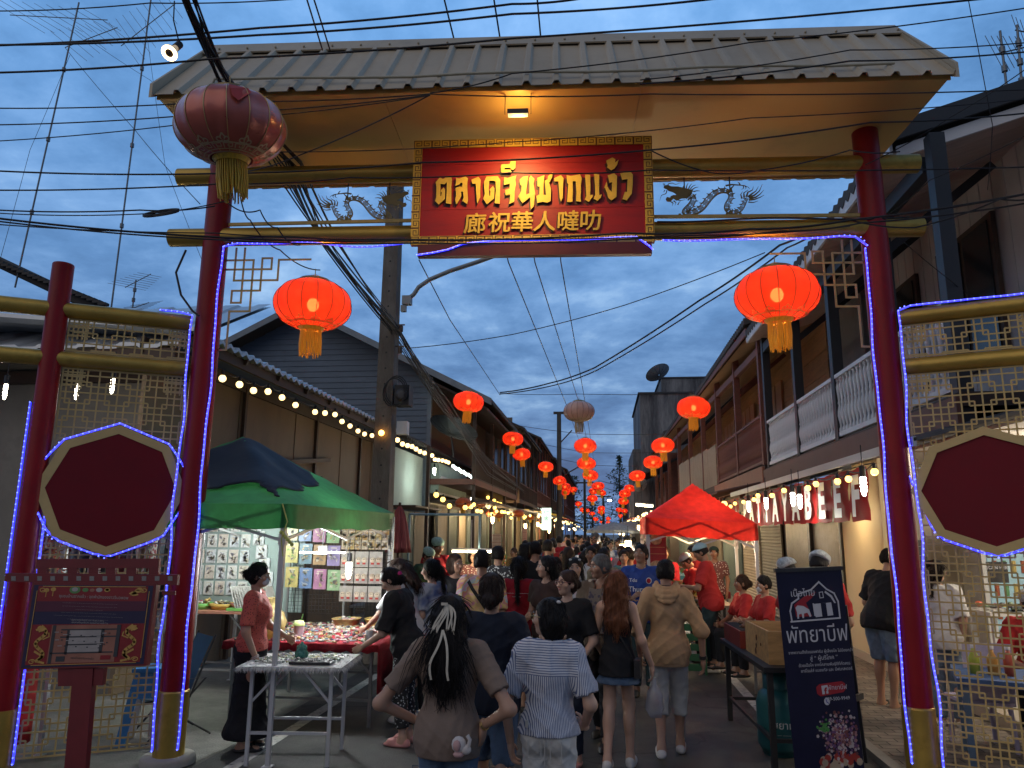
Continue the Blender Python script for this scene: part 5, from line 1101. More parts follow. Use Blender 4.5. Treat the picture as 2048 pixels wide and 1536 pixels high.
for sx_ in(-.26,.26):m=MB(); m.tube([(sx_,-.5,.43),(sx_,-.02,.43),(sx_,.22,1.08)],.012,6); m.tube([(sx_,-.45,0),(sx_,.15,.62),(sx_,-.40,.62)],.012,6); m.tube([(sx_,.25,0),(sx_,-.4,.43)],.012,6); m.build('frame',BLACK,t)
t=T('folding_stool','blue and white folding stool lying behind the left lattice','stool',(-4.1,6.75,0),math.radians(20)); m=MB(); BL=mat('blue_plastic',(.03,.20,.50),.4,var=.1)
m.prism([(-.24,0),(-.16,0),(-.11,.38),(.11,.38),(.16,0),(.24,0),(.15,.62),(-.15,.62)],(0,-.16,0),(1,0,.0),(0,.16,1),.03); m.build('front_legs',BL,t); m=MB(); m.prism([(-.24,0),(-.16,0),(-.11,.38),(.11,.38),(.16,0),(.24,0),(.15,.62),(-.15,.62)],(0,.2,0),(1,0,0),(0,-.16,1),.03); m.build('rear_legs',WHITEP,t); m=MB(); m.bx(-.17,.17,-.14,.16,.61,.64); m.build('top',BL,t)
t=T('clothes_rack','rail of patterned clothes at the far left behind the gate wing','clothes rack',(-5.15,7.55,0)); m=MB(); m.cyl((-.9,0,1.95),(.95,0,1.95),.014,n=8); m.cyl((-.9,0,0),(-.9,0,1.95),.016,n=8); m.cyl((.95,0,0),(.95,0,1.95),.016,n=8); m.build('frame',STEELD,t)
q=random.Random(12); GC=[(.30,.18,.20),(.16,.20,.26),(.40,.34,.28),(.28,.05,.06),(.34,.26,.30),(.08,.08,.10),(.42,.40,.38),(.20,.12,.16),(.12,.16,.12)]
def pattern_cloth(name,a,b,sc=22,th=.5,vor=True):
 if name in MAT:return MAT[name]
 m=bpy.data.materials.new(name); MAT[name]=m; m.use_nodes=True; N=m.node_tree.nodes; L=m.node_tree.links; bb=N['Principled BSDF']; tcn=N.new('ShaderNodeTexCoord')
 v=N.new('ShaderNodeTexVoronoi' if vor else 'ShaderNodeTexNoise'); v.inputs['Scale'].default_value=sc; L.new(tcn.outputs['Object'],v.inputs['Vector']); r=N.new('ShaderNodeValToRGB'); r.color_ramp.interpolation='CONSTANT'; r.color_ramp.elements[0].color=(*a,1); r.color_ramp.elements[1].color=(*b,1); r.color_ramp.elements[1].position=th
 L.new(v.outputs[0],r.inputs[0]); L.new(r.outputs[0],bb.inputs['Base Color']); bb.inputs['Roughness'].default_value=.85; return m
for k in range(17):
 x=-.85+k*.105; m=MB(); hh=q.uniform(.75,1.05); ww=q.uniform(.12,.17); P=[]
 for f in np.linspace(0,1,7):P.append([(x+.03*math.sin(a*3+k)*f+math.cos(a)*.03*(.6+f*.6),math.sin(a)*ww*(.8+.3*f),1.9-hh*f)for a in np.linspace(0,2*PI,13)])
 m.grid(P); o=m.build('garment',pattern_cloth('garment_cloth_%d'%(k%9),GC[k%9],GC[(k*4+3)%9],14+k%5*4)); o.location=t.location; tag(o,'patterned garment on the rail behind the outer left post','garment','garments on the rail')
t=T('flower_bunch','bunch of red and ochre paper flowers at the left edge above the red cloth','flowers',(-4.75,5.9,1.5)); m=MB()
for k in range(90):
 c=np.array((q.uniform(-.12,.16),q.uniform(-.15,.15),q.uniform(-.28,.3))); r_=q.uniform(.03,.06); mi=q.randrange(3)
 for j in range(5):a=2*PI*j/5; d=np.array((math.cos(a),.3,math.sin(a))); m.add([c,c+d*r_+(0,.02,.01),c+d*r_*1.1,c+d*r_-(0,.02,.01)],[(0,1,2,3)],mi)
m.build('petals',[mat('petal_red',(.35,.04,.02),.6),mat('petal_ochre',(.42,.24,.06),.6),mat('petal_rust',(.28,.09,.04),.6)],t); m=MB(); m.cyl((0,0,-1.5),(0,0,.1),.012,n=6); m.build('stem',WOODD,t)
m=MB(); m.grid([[(-4.92+.05*math.sin(k*1.3)+.03*k*.2,5.75+.07*k,1.25-1.15*f)for k in range(8)]for f in np.linspace(0,1,6)]); tag(m.build('red_cloth',mat('bright_red_cloth',(.5,.02,.02),.7)),'plain red cloth hanging below the paper flowers at the left edge','cloth')
for x,y in((12,772),(155,772),(226,760)):cfl(Yat(x,y,7.4),'white bulb hanging under the tin lean-to %s'%{12:'at the left edge',155:'behind the outer lattice',226:'behind the middle of the lattice'}[x],.03,4,mt=glow('bulb_soft',(1,.9,.7),12))
# ==== MAP BOARD
MY=5.2
def mpx(x,y):p=Yat(x,y,MY); return p[0],p[2]
mb_=T('map_board','red village map board on one post before the left lattice, gold dragons on it','notice board',(0,MY,0))
MRED=mat('map_frame_red',(.15,.010,.014),.5,var=.15)
m=MB(); m.prism([mpx(150,1336),mpx(190,1336),mpx(172,1560),mpx(130,1560)],(0,0.03,0),(1,0,0),(0,0,1),.05); m.prism([mpx(118,1336),mpx(210,1336),mpx(206,1370),mpx(118,1372)],(0,.028,0),(1,0,0),(0,0,1),.04); m.build('post',MRED,mb_)
C4=[mpx(43,1338),mpx(297,1330),mpx(318,1166),mpx(71,1164)]
m=MB(); m.prism(C4,(0,.02,0),(1,0,0),(0,0,1),.05); bo=m.build('board',MRED,mb_)
def bil(u,v):
 a=np.array(C4[3]); b=np.array(C4[2]); c=np.array(C4[1]); d=np.array(C4[0]); return tuple((a*(1-u)+b*u)*(1-v)+(d*(1-u)+c*u)*v)
def bpoly(m,pts,lift,mi=0):m.prism([bil(*p)for p in pts],(0,-.03-lift,0),(1,0,0),(0,0,1),.001,mi)
def brect(m,u0,u1,v0,v1,lift,mi=0):bpoly(m,[(u0,v1),(u1,v1),(u1,v0),(u0,v0)],lift,mi)
PR=[mat('print_navy',(.018,.012,.05),.4,var=.1),mat('print_red',(.22,.010,.014),.4,var=.1),mat('print_map',(.30,.12,.08),.4,var=.2,scale=6),mat('print_white',(.36,.32,.30),.5,var=0),mat('print_gold',(.50,.28,.07),.4,var=.2,scale=30),mat('print_road',(.035,.035,.04),.5,var=0),mat('print_green',(.10,.22,.07),.5,var=0),mat('print_mapl',(.34,.30,.28),.4,var=.15),mat('print_maroon',(.085,.010,.032),.4,var=.1)]
m=MB(); brect(m,.02,.98,.03,.98,0.0015,0); brect(m,.06,.94,.04,.22,.003,1); brect(m,.06,.94,.22,.34,.003,8); brect(m,.05,.95,.49,.95,.003,1); brect(m,.22,.75,.50,.94,.0045,2); brect(m,.36,.62,.56,.82,.0055,7)
for a,b,c,d in((.23,.255,.50,.94),(.74,.77,.50,.88),(.35,.37,.56,.84),(.62,.645,.55,.83),(.30,.74,.545,.56),(.30,.74,.63,.645),(.36,.62,.72,.735),(.24,.73,.815,.83)):brect(m,a,b,c,d,.0065,5)
for k in range(16):u,v=.3+(k*.37)%.4,.575+(k*.13)%.2; brect(m,u,u+.012,v,v+.012,.0075,5); brect(m,u-.05,u-.015,v,v+.008,.0075,3)
for u0,u1,v in((.24,.235,0),):pass
brect(m,.29,.36,.86,.92,.0065,5); brect(m,.64,.72,.86,.91,.0065,1)
for(u,v,r_,mi)in((.36,.085,.045,6),(.36,.08,.025,3),(.445,.085,.025,6),(.50,.088,.02,2),(.555,.085,.026,3),(.62,.085,.024,4),(.62,.082,.015,1)):bpoly(m,[(u+r_*math.cos(a),v+r_*1.0*math.sin(a))for a in np.linspace(2*PI,0,13)[:-1]],.0045+.001*(r_<.026),mi)
for u,v in((.13,.09),(.185,.08)):bpoly(m,[(u+.022*math.cos(a),v+.024*math.sin(a))for a in np.linspace(2*PI,0,11)[:-1]],.0045,4); brect(m,u-.003,u+.003,v+.02,v+.08,.0045,4)
for u,v in((.83,.12),(.86,.10),(.84,.135),(.875,.075)):bpoly(m,[(u+.03*math.cos(a)*(1+.3*math.sin(3*a)),v+.02*math.sin(a))for a in np.linspace(2*PI,0,13)[:-1]],.0045,4)
def bline(pts,w,mi,lift=.0055):m.ribbon([bil(*p)for p in pts],w,(0,-.03-lift,0),(1,0,0),(0,0,1),.001,mi)
bline([(.10,.045),(.92,.045)],.005,4); bline([(.055,.10),(.055,.90)],.005,4); bline([(.955,.10),(.955,.90)],.005,4); bline([(.10,.955),(.92,.955)],.005,4)
for cu,cv_,su,sv in((.055,.045,1,1),(.955,.045,-1,1),(.055,.955,1,-1),(.955,.955,-1,-1)):bline([(cu+su*.045+su*.03*math.cos(a)*(1-a/12),cv_+sv*.04+sv*.03*math.sin(a)*(1-a/12))for a in np.linspace(0,8,14)],.006,4)
for c0,sg in((.135,1),(.865,-1)):
 bline([(c0+sg*(.035*math.sin(v*9.5)+.01),.52+.38*v)for v in np.linspace(0,1,22)],.024,4,.0055); bpoly(m,[(c0+.035*math.cos(a)*(1+.25*math.sin(5*a)),.54+.035*math.sin(a)*(1+.2*math.cos(7*a)))for a in np.linspace(2*PI,0,18)[:-1]],.007,4); bline([(c0+sg*.03,.66),(c0+sg*.075,.63),(c0+sg*.07,.59)],.008,4); bline([(c0-sg*.02,.80),(c0+sg*.05,.86),(c0+sg*.0,.91),(c0+sg*.06,.93)],.014,4)
def btext(body,size,u,v,mi=3,al='CENTER'):p=bil(u,v); text_on(m,body,size,(p[0],-.0305-.006,p[1]),(1,0,-.01),(-.09,0,1),mi,al,.0005)
btext('ชุมชนบ้านชากแง้ว : จุดพำนักของชาวจีนอพยพ',.030,.52,.185)
for k,(L_,u0)in enumerate(((40,.12),(44,.09),(26,.08),(44,.10),(46,.08),(34,.07))):
 btext('- -- --- -- ---- - -- --- '*(L_//9),.0135,.50,.215+.038*(k+1),3)
btext('เปิดตลาดทุกวันเสาร์ เวลา 15.00-21.00 น.',.016,.50,.455); btext('สอบถามข้อมูลเพิ่มเติม ชุมชนบ้านชากแง้ว โทร',.016,.52,.485); btext('แผนที่ตลาดจีนชากแง้ว',.020,.50,.90,5)
m.build('printed_sheet',PR,bo)
m=MB(); m.prism([mpx(14,1163),mpx(357,1170),mpx(359,1149),mpx(16,1146)],(0,.01,0),(1,0,0),(0,0,1),.035); m.build('rail',MRED,mb_)
m=MB(); m.prism([mpx(75,1136),mpx(320,1136),mpx(321,1117),mpx(77,1118)],(0,.012,0),(1,0,0),(0,0,1),.03)
for x in(77,138,180,214,255,300):m.prism([mpx(x,1149),mpx(x+19,1149),mpx(x+19,1135),mpx(x,1135)],(0,.013,0),(1,0,0),(0,0,1),.028)
m.build('crest',MRED,mb_)
m=MB()
for i in range(13):x=28+i*26; m.prism([mpx(x,1161),mpx(x+9,1161),mpx(x+9,1152),mpx(x,1152)],(0,-.026,0),(1,0,0),(0,0,1),.001)
m.build('stickers',mat('sticker_grey',(.22,.20,.19),.6,var=.3,scale=200),mb_)
for sx_,y0 in((90,1170),(325,1178)):
 m=MB(); m.prism([mpx(sx_,y0+12),mpx(sx_+26,y0+12),mpx(sx_+26,y0+4),mpx(sx_,y0+4)],(0,.012,0),(1,0,0),(0,0,1),.02); m.build('end_scroll',MRED,mb_)
# ==== UTILITY POLE
PY_=11.0
pc=Yat(764,1010,PY_); pt=Yat(795,340,PY_)
up_=T('utility_pole','square concrete utility pole with lamp arm, horn loudspeaker and cable bundle','utility pole',(pc[0],PY_,0))
CP=noise_ramp('pole_concrete',[(.3,(.07,.058,.048)),(.5,(.14,.12,.10)),(.7,(.21,.185,.16))],3,.9,.5,40,stretch=(1,1,.3))
m=MB(); H_=9.4; b0,b1=.15,.10
m.add([(-b0,-b0,0),(b0,-b0,0),(b0,b0,0),(-b0,b0,0),(-b1,-b1,H_),(b1,-b1,H_),(b1,b1,H_),(-b1,b1,H_)],[(0,1,5,4),(1,2,6,5),(2,3,7,6),(3,0,4,7),(4,5,6,7)]); m.build('shaft',CP,up_)
m=MB()
for i in range(34):z=.6+i*.25; w=b0+(b1-b0)*z/H_; m.cyl((0,-w-.001,z),(0,-w+.01,z),.016,n=8)
m.build('bolt_holes',BLACK,up_)
def lp_(x,y):p=Yat(x,y,PY_); return np.array((p[0]-pc[0],-.02,p[2]))
m=MB(); a=[lp_(815,600),lp_(828,590),lp_(838,575),lp_(860,560),lp_(900,543),lp_(958,524),lp_(1010,505)]; m.tube(a,.035,10); m.box(lp_(815,602),(.14,.12,.14)); m.box(lp_(808,618),(.08,.08,.1)); m.build('lamp_arm',mat('galvanised_arm',(.22,.24,.25),.5,metal=.4),up_)
sp_=lp_(808,793); m=MB(); m.lathe([(.05,0),(.085,.02),(.12,.12),(.17,.22),(.175,.225)],(0,0,0),4,smooth=False,R=np.array(((.7071,.7071,0),(0,0,-1),(-.7071,.7071,0))));
m=MB(); c=sp_; m.bx(c[0]-.115,c[0]+.115,c[1]-.12,c[1]+.15,c[2]-.155,c[2]+.155); o=m.build('loudspeaker',mat('speaker_black',(.02,.02,.022),.6),up_); m=MB(); m.lathe([(.095,0),(.10,.008),(.04,.012),(0,.013)],(c[0],c[1]-.121,c[2]),20,R=np.array(((1,0,0),(0,0,-1),(0,1,0)))); m.build('cone',mat('speaker_cone',(.05,.05,.055),.5),o)
c=lp_(805,856); m=MB(); m.bx(c[0]-.08,c[0]+.08,-.05,.1,c[2]-.1,c[2]+.1); m.build('junction_box',WHITEP,up_)
c=lp_(770,869); m=MB(); m.ball((c[0],-.19,c[2]),.045,10); m.build('orange_lamp',glow('orange_bulb',(1,.45,.08),8),up_)
for z in(4.6,4.95):m=MB(); m.cyl((.2,-.05,z),(.2,-.05,z+.09),.035,n=10); m.bx(.1,.26,-.06,-.04,z+.1,z+.12); m.build('insulator',mat('insulator_brown',(.10,.05,.03),.3),up_)
m=MB()
for k in range(3):m.tube([(math.cos(a)*.17+.17+.02*k,-.2,3.95+math.sin(a)*.22+.02*k)for a in np.linspace(0,6.2,20)],.009,5)
m.build('cable_coil',BLACK,up_)
for k,(x,yb,yt,Y,lab)in enumerate(((1118,1050,828,40,'round lamp pole before the grey brown shophouse'),(1169,1050,955,75,'farther utility pole with cross arm in the middle of the view'),(1206,1050,985,95,'farthest utility pole with cross arm'))):
 p=Yat(x,yt,Y); t=T('street_pole',lab,'utility pole',(p[0],Y,0)); m=MB(); m.cyl((0,0,0),(0,0,p[2]),.16,.12,10); m.build('shaft',mat('pole_dark',(.06,.06,.06),.8),t)
 m=MB()
 if k==0:m.tube([(0,0,p[2]-4.2),(.3,0,p[2]-3.3),(1.2,0,p[2]-2.8),(1.6,0,p[2]-2.8)],.04,6); m.box((1.7,0,p[2]-2.84),(.5,.2,.1)); m.bx(-.3,.3,-.1,.1,p[2],p[2]+.12); m.bar((.05,0,p[2]-1.6),(.7,0,p[2]-.9),.06,.06); m.build('lamp_arm',DARKM,t)
 else:m.bx(-.9,.9,-.08,.08,p[2]-.6,p[2]-.45); m.build('cross_arm',DARKM,t)
p=Yat(1219,1001,85); t=T('street_lamp','small white street lamp glowing at the far end of the street','street lamp',(p[0]-.6,85,0)); m=MB(); m.tube([(0,0,0),(0,0,p[2]-.2),(.6,0,p[2]+.1)],.05,6); m.build('pole',DARKM,t); m=MB(); m.ball((.6,0,p[2]),.16,10,sc=(1.6,1,.8)); m.build('lamp_head',glow('street_lamp_white',(.9,1,.95),9),t)
# ==== LEFT SHOP FRONT DRESSING
for i,(x,y,w)in enumerate(((926,1006,32),(958.6,1008,25),(982,1027,22),(998,1030,20),(1037,1027,23),(1061,1035,16))):
 lantern_at(x,y,w,'amber',label='amber lantern hanging under the left shop awnings%s'%('','')[0]if i>1 else('large amber lantern nearest the folded parasol','second amber lantern beside the bright awning tube')[i],group='amber lanterns under the left awnings',scale=.55,detail=i<2)
t=T('parasol','folded maroon market parasol leaning before the pale green shop','parasol',(Yat(798,1060,10.6)[0],10.6,0)); m=MB(); zt=Yat(800,1012,10.6)[2]; zb2=Yat(800,1108,10.6)[2]; m.lathe([(.015,zt),(.05,zt-.06),(.10,zt-.25),(.145,zb2+.1),(.16,zb2+.02),(.09,zb2+.06)],n=40,fn=lambda a,z:1+.22*math.sin(a*8)); m.build('canopy',mat('parasol_maroon',(.26,.05,.05),.7,var=.2),t); m=MB(); m.cyl((0,0,.02),(0,0,zt+.05),.02,n=8); m.build('pole',WOODD,t); m=MB(); m.lathe([(0,.1),(.18,.1),(.22,0)],n=16); m.build('base',CP,t)
p=Yat(1093,1038,30); t=T('light_box','small upright lit sign with green characters on the left row','sign',p); h=.5*42/F*30.6; w=.5*18/F*30.6; m=MB(); m.bx(-w,w,-.05,.05,-h,h); m.build('box',glow('sign_mint',(.68,1.0,.82),1.0),t); m=MB()
for k,ch in enumerate('行舎一'):text_on(m,ch,.24,(0,-.053,h*.42-k*.26),(1,0,0),(0,0,1),0,'CENTER',.001)
m.build('lettering',mat('sign_green',(.03,.22,.10),.5),t); m=MB(); m.bx(-.5-w,-w,-.02,.02,h-.1,h-.06); m.build('bracket',DARKM,t)
def board_at(px0,px1,py0,py1,Y,mt,name,label,txt=None,tmt=None,size=.15,legs=False):
 a=Yat(px0,py1,Y); b=Yat(px1,py0,Y); t=T(name,label,'sign',((a[0]+b[0])/2,Y,(a[2]if not legs else 0))); w=b[0]-a[0]; z0=0 if not legs else a[2]; h=b[2]-a[2]
 m=MB(); m.bx(-w/2,w/2,-.02,.02,z0,z0+h); m.build('panel',mt,t)
 if txt:
  m=MB(); n=len(txt)
  for k,s_ in enumerate(txt):text_on(m,s_,size,(0,-.0215,z0+h*(1-(k+.8)/(n+.3))),(1,0,0),(0,0,1),0,'CENTER',.001)
  m.build('lettering',tmt,t)
 if legs:
  m=MB(); m.bx(-w/2,-w/2+.03,-.01,.01,0,z0); m.bx(w/2-.03,w/2,-.01,.01,0,z0); m.build('stand',DARKM,t)
 return t
board_at(985,1002,1068,1097,17,mat('menu_cream',(.55,.40,.28),.6),'menu_board','cream menu board on the left stalls',['———','——','———','——'],mat('menu_ink',(.25,.04,.03),.5),.09,True)
board_at(1045,1054,1057,1098,22,mat('menu_pink',(.55,.28,.20),.6),'menu_board','narrow pink sign strip standing on the left stalls',['—','—','—'],mat('menu_ink2',(.3,.04,.03),.5),.11,True)
board_at(1293,1332,1074,1130,11.6,mat('menu_red',(.28,.02,.025),.5,var=.2),'food_banner','red food banner with a bowl picture beside the vegetable stall',['','———','———',''],mat('menu_yellow',(.5,.36,.14),.5),.085,True)
t=[o for o in bpy.data.objects if o.name=='food_banner'][0]; m=MB()
for zz,r_ in((1.36,.12),(1.79,.085)):m.lathe([(0,0),(r_,.004),(r_,.008),(r_*.8,.012),(0,.014)],(0,-.023,zz),20,R=np.array(((1,0,0),(0,0,-1),(0,1,0))))
m.build('bowl_picture',mat('bowl_tan',(.45,.32,.18),.5,var=.5,scale=25),t)
p=Yat(945,1103,12); t=T('tube_lamp','long warm tube lamp over the left vegetable stall','lamp',p); m=MB(); m.cyl((-.33,0,0),(.33,0,0),.018,n=10); m.build('tube',glow('tube_warm',(1,.82,.5),14),t); m=MB(); m.bx(-.35,.35,-.02,.02,.02,.05); m.cyl((-.02,0,.05),(-.02,0,.5),.006,n=5); m.build('holder',STEEL,t); light('tube_light',(0,0,-.12),22,(1,.78,.45),.08,t)
t=T('canopy_rig','light blue tube frame over the left vegetable stall','frame',(-2.6,12.1,0)); m=MB()
for x in(-.55,.62):m.cyl((x,0,0),(x,0,2.15),.018,n=8)
m.cyl((-.55,0,2.15),(.62,0,2.15),.018,n=8); m.build('tubes',mat('blue_tube',(.15,.28,.38),.5),t)
table('vegetable_table','stall table heaped with greens before the red aproned vendor',(-2.95,11.3,0),1.5,.8,.8,STEELD,STEELD)
VEG=[(.07,.16,.04),(.10,.22,.05),(.20,.28,.08),(.05,.10,.03),(.32,.08,.04)]
def leafpile(label,c,rx,ry,h,n,seed,cols=VEG):
 q=random.Random(seed); m=MB()
 for k in range(n):
  u=math.sqrt(q.random()); a=q.uniform(0,2*PI); p=np.array((rx*u*math.cos(a),ry*u*math.sin(a),h*(1-u*u)*q.uniform(.2,1))); d=nrm((q.uniform(-1,1),q.uniform(-1,1),q.uniform(.1,1.2))); s_=nrm(np.cross(d,(q.uniform(-1,1),q.uniform(-1,1),.3))); l=q.uniform(.06,.16); w=q.uniform(.02,.045); m.add([p,p+d*l*.5+s_*w,p+d*l,p+d*l*.5-s_*w],[(0,1,2,3)],q.randrange(len(cols)))
 o=m.build('greens',[mat('veg_%d'%int(c_[1]*1000+c_[0]*100),c_,.5,var=.2)for c_ in cols]); o.location=c; return tag(o,label,'vegetables',None,'stuff')
leafpile('heap of leafy greens on the left vegetable table',(-2.9,11.2,.81),.6,.35,.35,520,31)
# ==== RIGHT STALLS
table('vegetable_counter','counter of herbs and salads under the red canopy',(1.25,12.0,0),1.3,.9,.85,mat('counter_wood_grey',(.25,.22,.17),.6),STEELD)
leafpile('herbs and peppers piled on the counter under the red canopy',(1.15,11.9,.86),.5,.35,.28,360,33,VEG+[(.45,.22,.05),(.5,.42,.12)])
t=T('bowl','white bowl of chopped food beside the herbs','bowl',(1.45,11.65,.86)); m=MB(); m.lathe([(0,0),(.08,0),(.16,.08),(.165,.08),(.08,.012),(0,.012)],n=20); m.build('shell',WHITEP,t); pileup('contents',None,None,-.1,.1,-.1,.1,.05,60,[(.55,.42,.2),(.5,.3,.1),(.6,.55,.4)],(.015,.03),par=t,seed=9,h=.04)
t=T('crate','green crate of bottles on the ground beside the red shirted vendor','crate',(1.15,11.05,0)); m=MB()
for k in range(5):m.bx(-.22,.22,-.2,-.19,.05+k*.13,.14+k*.13); m.bx(-.22,-.21,-.19,.2,.05+k*.13,.14+k*.13); m.bx(.21,.22,-.19,.2,.05+k*.13,.14+k*.13)
for a,b in((-1,-1),(1,-1),(1,1),(-1,1)):m.bx(a*.22-.015,a*.22+.015,b*.2-.015,b*.2+.015,0,.7)
m.build('shell',mat('crate_green',(.03,.12,.05),.5),t)
gt=table('grill_table','black steel grill table along the street with wooden blocks under its legs',(1.62,7.55,0),.72,1.75,.80,mat('black_steel_top',(.03,.03,.032),.5,metal=.4),mat('black_steel_leg',(.035,.035,.037),.5,metal=.3),math.radians(3),.04,False,.045)
m=MB()
for y in(-.8,.8):m.bar((-.3,y,.22),(.3,y,.22),.03,.03)
m.bar((-.3,-.8,.225),(-.3,.8,.225),.03,.03); m.split('brace',mat('black_steel_leg',(.035,.035,.037),.5),gt)
m=MB()
for x,y in((-.3,.81),(-.3,-.81),(.3,.81),(.3,-.81)):m.bx(x-.07,x+.07,y-.05,y+.05,0.001,.045)
for o in list(gt.children):
 if o.name.startswith('leg'):o.location.z=.0
PINE=mat('pine_board',(.42,.25,.10),.55,var=.35,scale=3,stretch=(1,6,6))
t=T('wooden_box','open pine box with knots at the near end of the grill table','box',(1.70,7.22,.80),math.radians(3)); m=MB(); m.bx(-.32,.32,-.40,-.38,0,.27); m.bx(-.34,-.32,-.40,.40,0,.27); m.bx(.32,.34,-.40,.40,0,.27); m.bx(-.32,.32,.38,.40,0,.27); m.bx(-.32,.32,-.38,.38,0.002,.02); m.build('boards',PINE,t); m=MB()
for y,z,r_ in((-.02,.17,.022),(.0,.10,.018),(.03,.05,.024),(-.16,.13,.012)):m.lathe([(0,0),(r_,.0),(r_*.8,.003)],(-.342,y,z),12,R=np.array(((0,0,-1),(1,0,0),(0,-1.3,0))))
m.build('knots',mat('knot_brown',(.10,.04,.02),.6),t); m=MB(); m.bx(-.30,.30,-.26,.26,.17,.18); m.build('blue_liner',mat('blue_liner',(.02,.03,.25),.4),t)
t=T('grill','red box grill with skewers at the far end of the grill table','grill',(1.58,8.05,.80),math.radians(3)); m=MB(); m.bx(-.30,.30,-.36,-.34,0,.16); m.bx(-.30,-.28,-.34,.34,0,.16); m.bx(.28,.30,-.34,.34,0,.16); m.bx(-.3,.3,.34,.36,0,.16); m.bx(-.28,.28,-.34,.34,.02,.03); m.build('body',mat('grill_red',(.22,.03,.02),.5,dirt=.4),t); m=MB()
for i in range(14):m.cyl((-.29,-.33+i*.05,.165),(.29,-.33+i*.05,.165),.004,n=5)
m.build('grate',DARKM,t)
q=random.Random(2)
for k in range(7):
 s_=T('meat_skewer','grilled meat skewer lying on the red grill','skewer',(1.58+q.uniform(-.05,.05),7.82+k*.07,.98),q.uniform(-.2,.2),'skewers on the grill'); m=MB()
 for j in range(5):m.ball((-.16+j*.055,0,0),.03,7,sc=(1,.8,.6))
 m.build('meat',mat('grilled_meat',(.16,.07,.03),.5,var=.4,scale=30),s_); m=MB(); m.cyl((-.2,0,0),(.28,0,.01),.003,n=5); m.build('stick',PINE,s_)
GASM=mat('gas_teal',(.02,.11,.12),.35,var=.15,dirt=.2)
for k,(x,y)in enumerate(((1.52,7.22),(1.86,7.5))):
 t=T('gas_cylinder',('teal gas cylinder with white lettering under the pine box','second teal gas cylinder behind the lettered one')[k],'gas cylinder',(x,y,0)); m=MB(); m.lathe([(0,.02),(.15,.02),(.185,.08),(.185,.42),(.16,.50),(.09,.56),(0,.57)],n=24); m.build('tank',GASM,t); m=MB(); m.lathe([(.12,.54),(.12,.66),(.112,.66),(.112,.54)],n=20); m.cyl((0,0,.56),(0,0,.63),.02,n=8); m.build('collar',GASM,t); m=MB(); m.lathe([(.15,.05),(.15,0),(.142,0)],n=20); m.build('foot_ring',GASM,t)
 if k==0:m=MB(); text_on(m,'สยาม',.085,(0,-.187,.24),(1,0,0),(0,0,1),0,'CENTER',.001); text_on(m,'— ——',.034,(0,-.187,.18),(1,0,0),(0,0,1),0,'CENTER',.001); m.build('lettering',WHITEP,t)
table('side_table','low serving table with pale cloth behind the grill',(2.15,9.3,0),.8,1.0,.72,mat('pale_cloth',(.5,.45,.36),.8),STEELD)
pileup('food_trays','skewers and small food laid on the pale serving table','food',1.8,2.5,8.9,9.7,.73,160,[(.55,.48,.36),(.4,.2,.1),(.6,.56,.5),(.5,.4,.2)],(.02,.04),seed=14)
t=T('plastic_tub','pink plastic tub on the pale serving table','tub',(2.38,9.15,.73)); m=MB(); m.lathe([(.09,0),(.12,.18),(.125,.18),(.09,.01),(0,.01)],n=20); m.build('shell',mat('tub_pink',(.6,.36,.38),.4),t)
# ==== ROLL-UP BANNER
a0=gr(1588,1560); b0_=gr(1705,1545); BP=0
tl=Yat(1547,1142,6.2); trr=Yat(1678,1137,6.34); bl_=Yat(1594,1575,6.2); brr=Yat(1709,1568,6.34)
ux_=nrm(trr-tl); uy_=nrm(tl-bl_); uy_=nrm(uy_-ux_*(ux_@uy_)); WB=np.linalg.norm(trr-tl); HB=np.linalg.norm(tl-bl_)
rb=T('roll_up_banner','navy roll-up banner of a beef stall with a house and cow emblem','banner',bl_)
NAVY=mat('banner_navy',(.008,.008,.030),.35,var=.15,spec=.35,bump=.05,bscale=5); BW=mat('banner_white',(.50,.50,.54),.5,var=0); BR=mat('banner_red_print',(.30,.01,.02),.4,var=0); BB=mat('banner_blue_print',(.03,.03,.28),.4,var=.1)
def bxy(m,pts,mi=0,lift=.002):m.prism([(p[0]*WB,p[1]*HB)for p in pts],nn_*lift,ux_,uy_,-.0008,mi)
nn_=-np.cross(ux_,uy_); nn_=np.cross(ux_,uy_)
m=MB(); m.prism([(0,0),(WB,0),(WB,HB),(0,HB)],-nn_*.004,ux_,uy_,.004); m.build('sheet',NAVY,rb)
m=MB(); m.prism([(-.01,HB-.012),(WB+.01,HB-.012),(WB+.01,HB+.018),(-.01,HB+.018)],-nn_*.016,ux_,uy_,.03); m.build('rail',DARKM,rb); m=MB(); m.prism([(-.02,-.05),(WB+.02,-.05),(WB+.02,.02),(-.02,.02)],-nn_*.05,ux_,uy_,.09); m.build('base',DARKM,rb)
m=MB(); m.prism([(WB*.5-.01,0),(WB*.5+.01,0),(WB*.5+.01,HB),(WB*.5-.01,HB)],-nn_*.04,ux_,uy_,.02); m.build('support_pole',DARKM,rb)
m=MB(); u0=lambda x:(x-90)/420; v0=lambda y:1-(y-250)/1375.0
def bp_(pts,mi,l=.002):bxy(m,[(u0(x),v0(y))for x,y in pts],mi,l)
def outline(pts,w,mi,l=.003):m.ribbon([(u0(x)*WB,v0(y)*HB)for x,y in pts],w,nn_*l,ux_,uy_,.0008,mi)
outline([(160,585),(155,520),(170,470),(215,440),(215,410),(300,385),(355,335),(400,385),(445,415),(465,470),(465,575)],.012,0); outline([(155,590),(465,580)],.012,0)
bp_([(190,560),(185,480),(250,430),(330,400),(300,440),(260,470),(290,560)],1); bp_([(190,500),(205,485),(240,490),(275,515),(285,560),(275,565),(262,535),(240,540),(238,570),(228,570),(225,540),(208,545),(206,572),(196,572),(197,530)],0,.004)
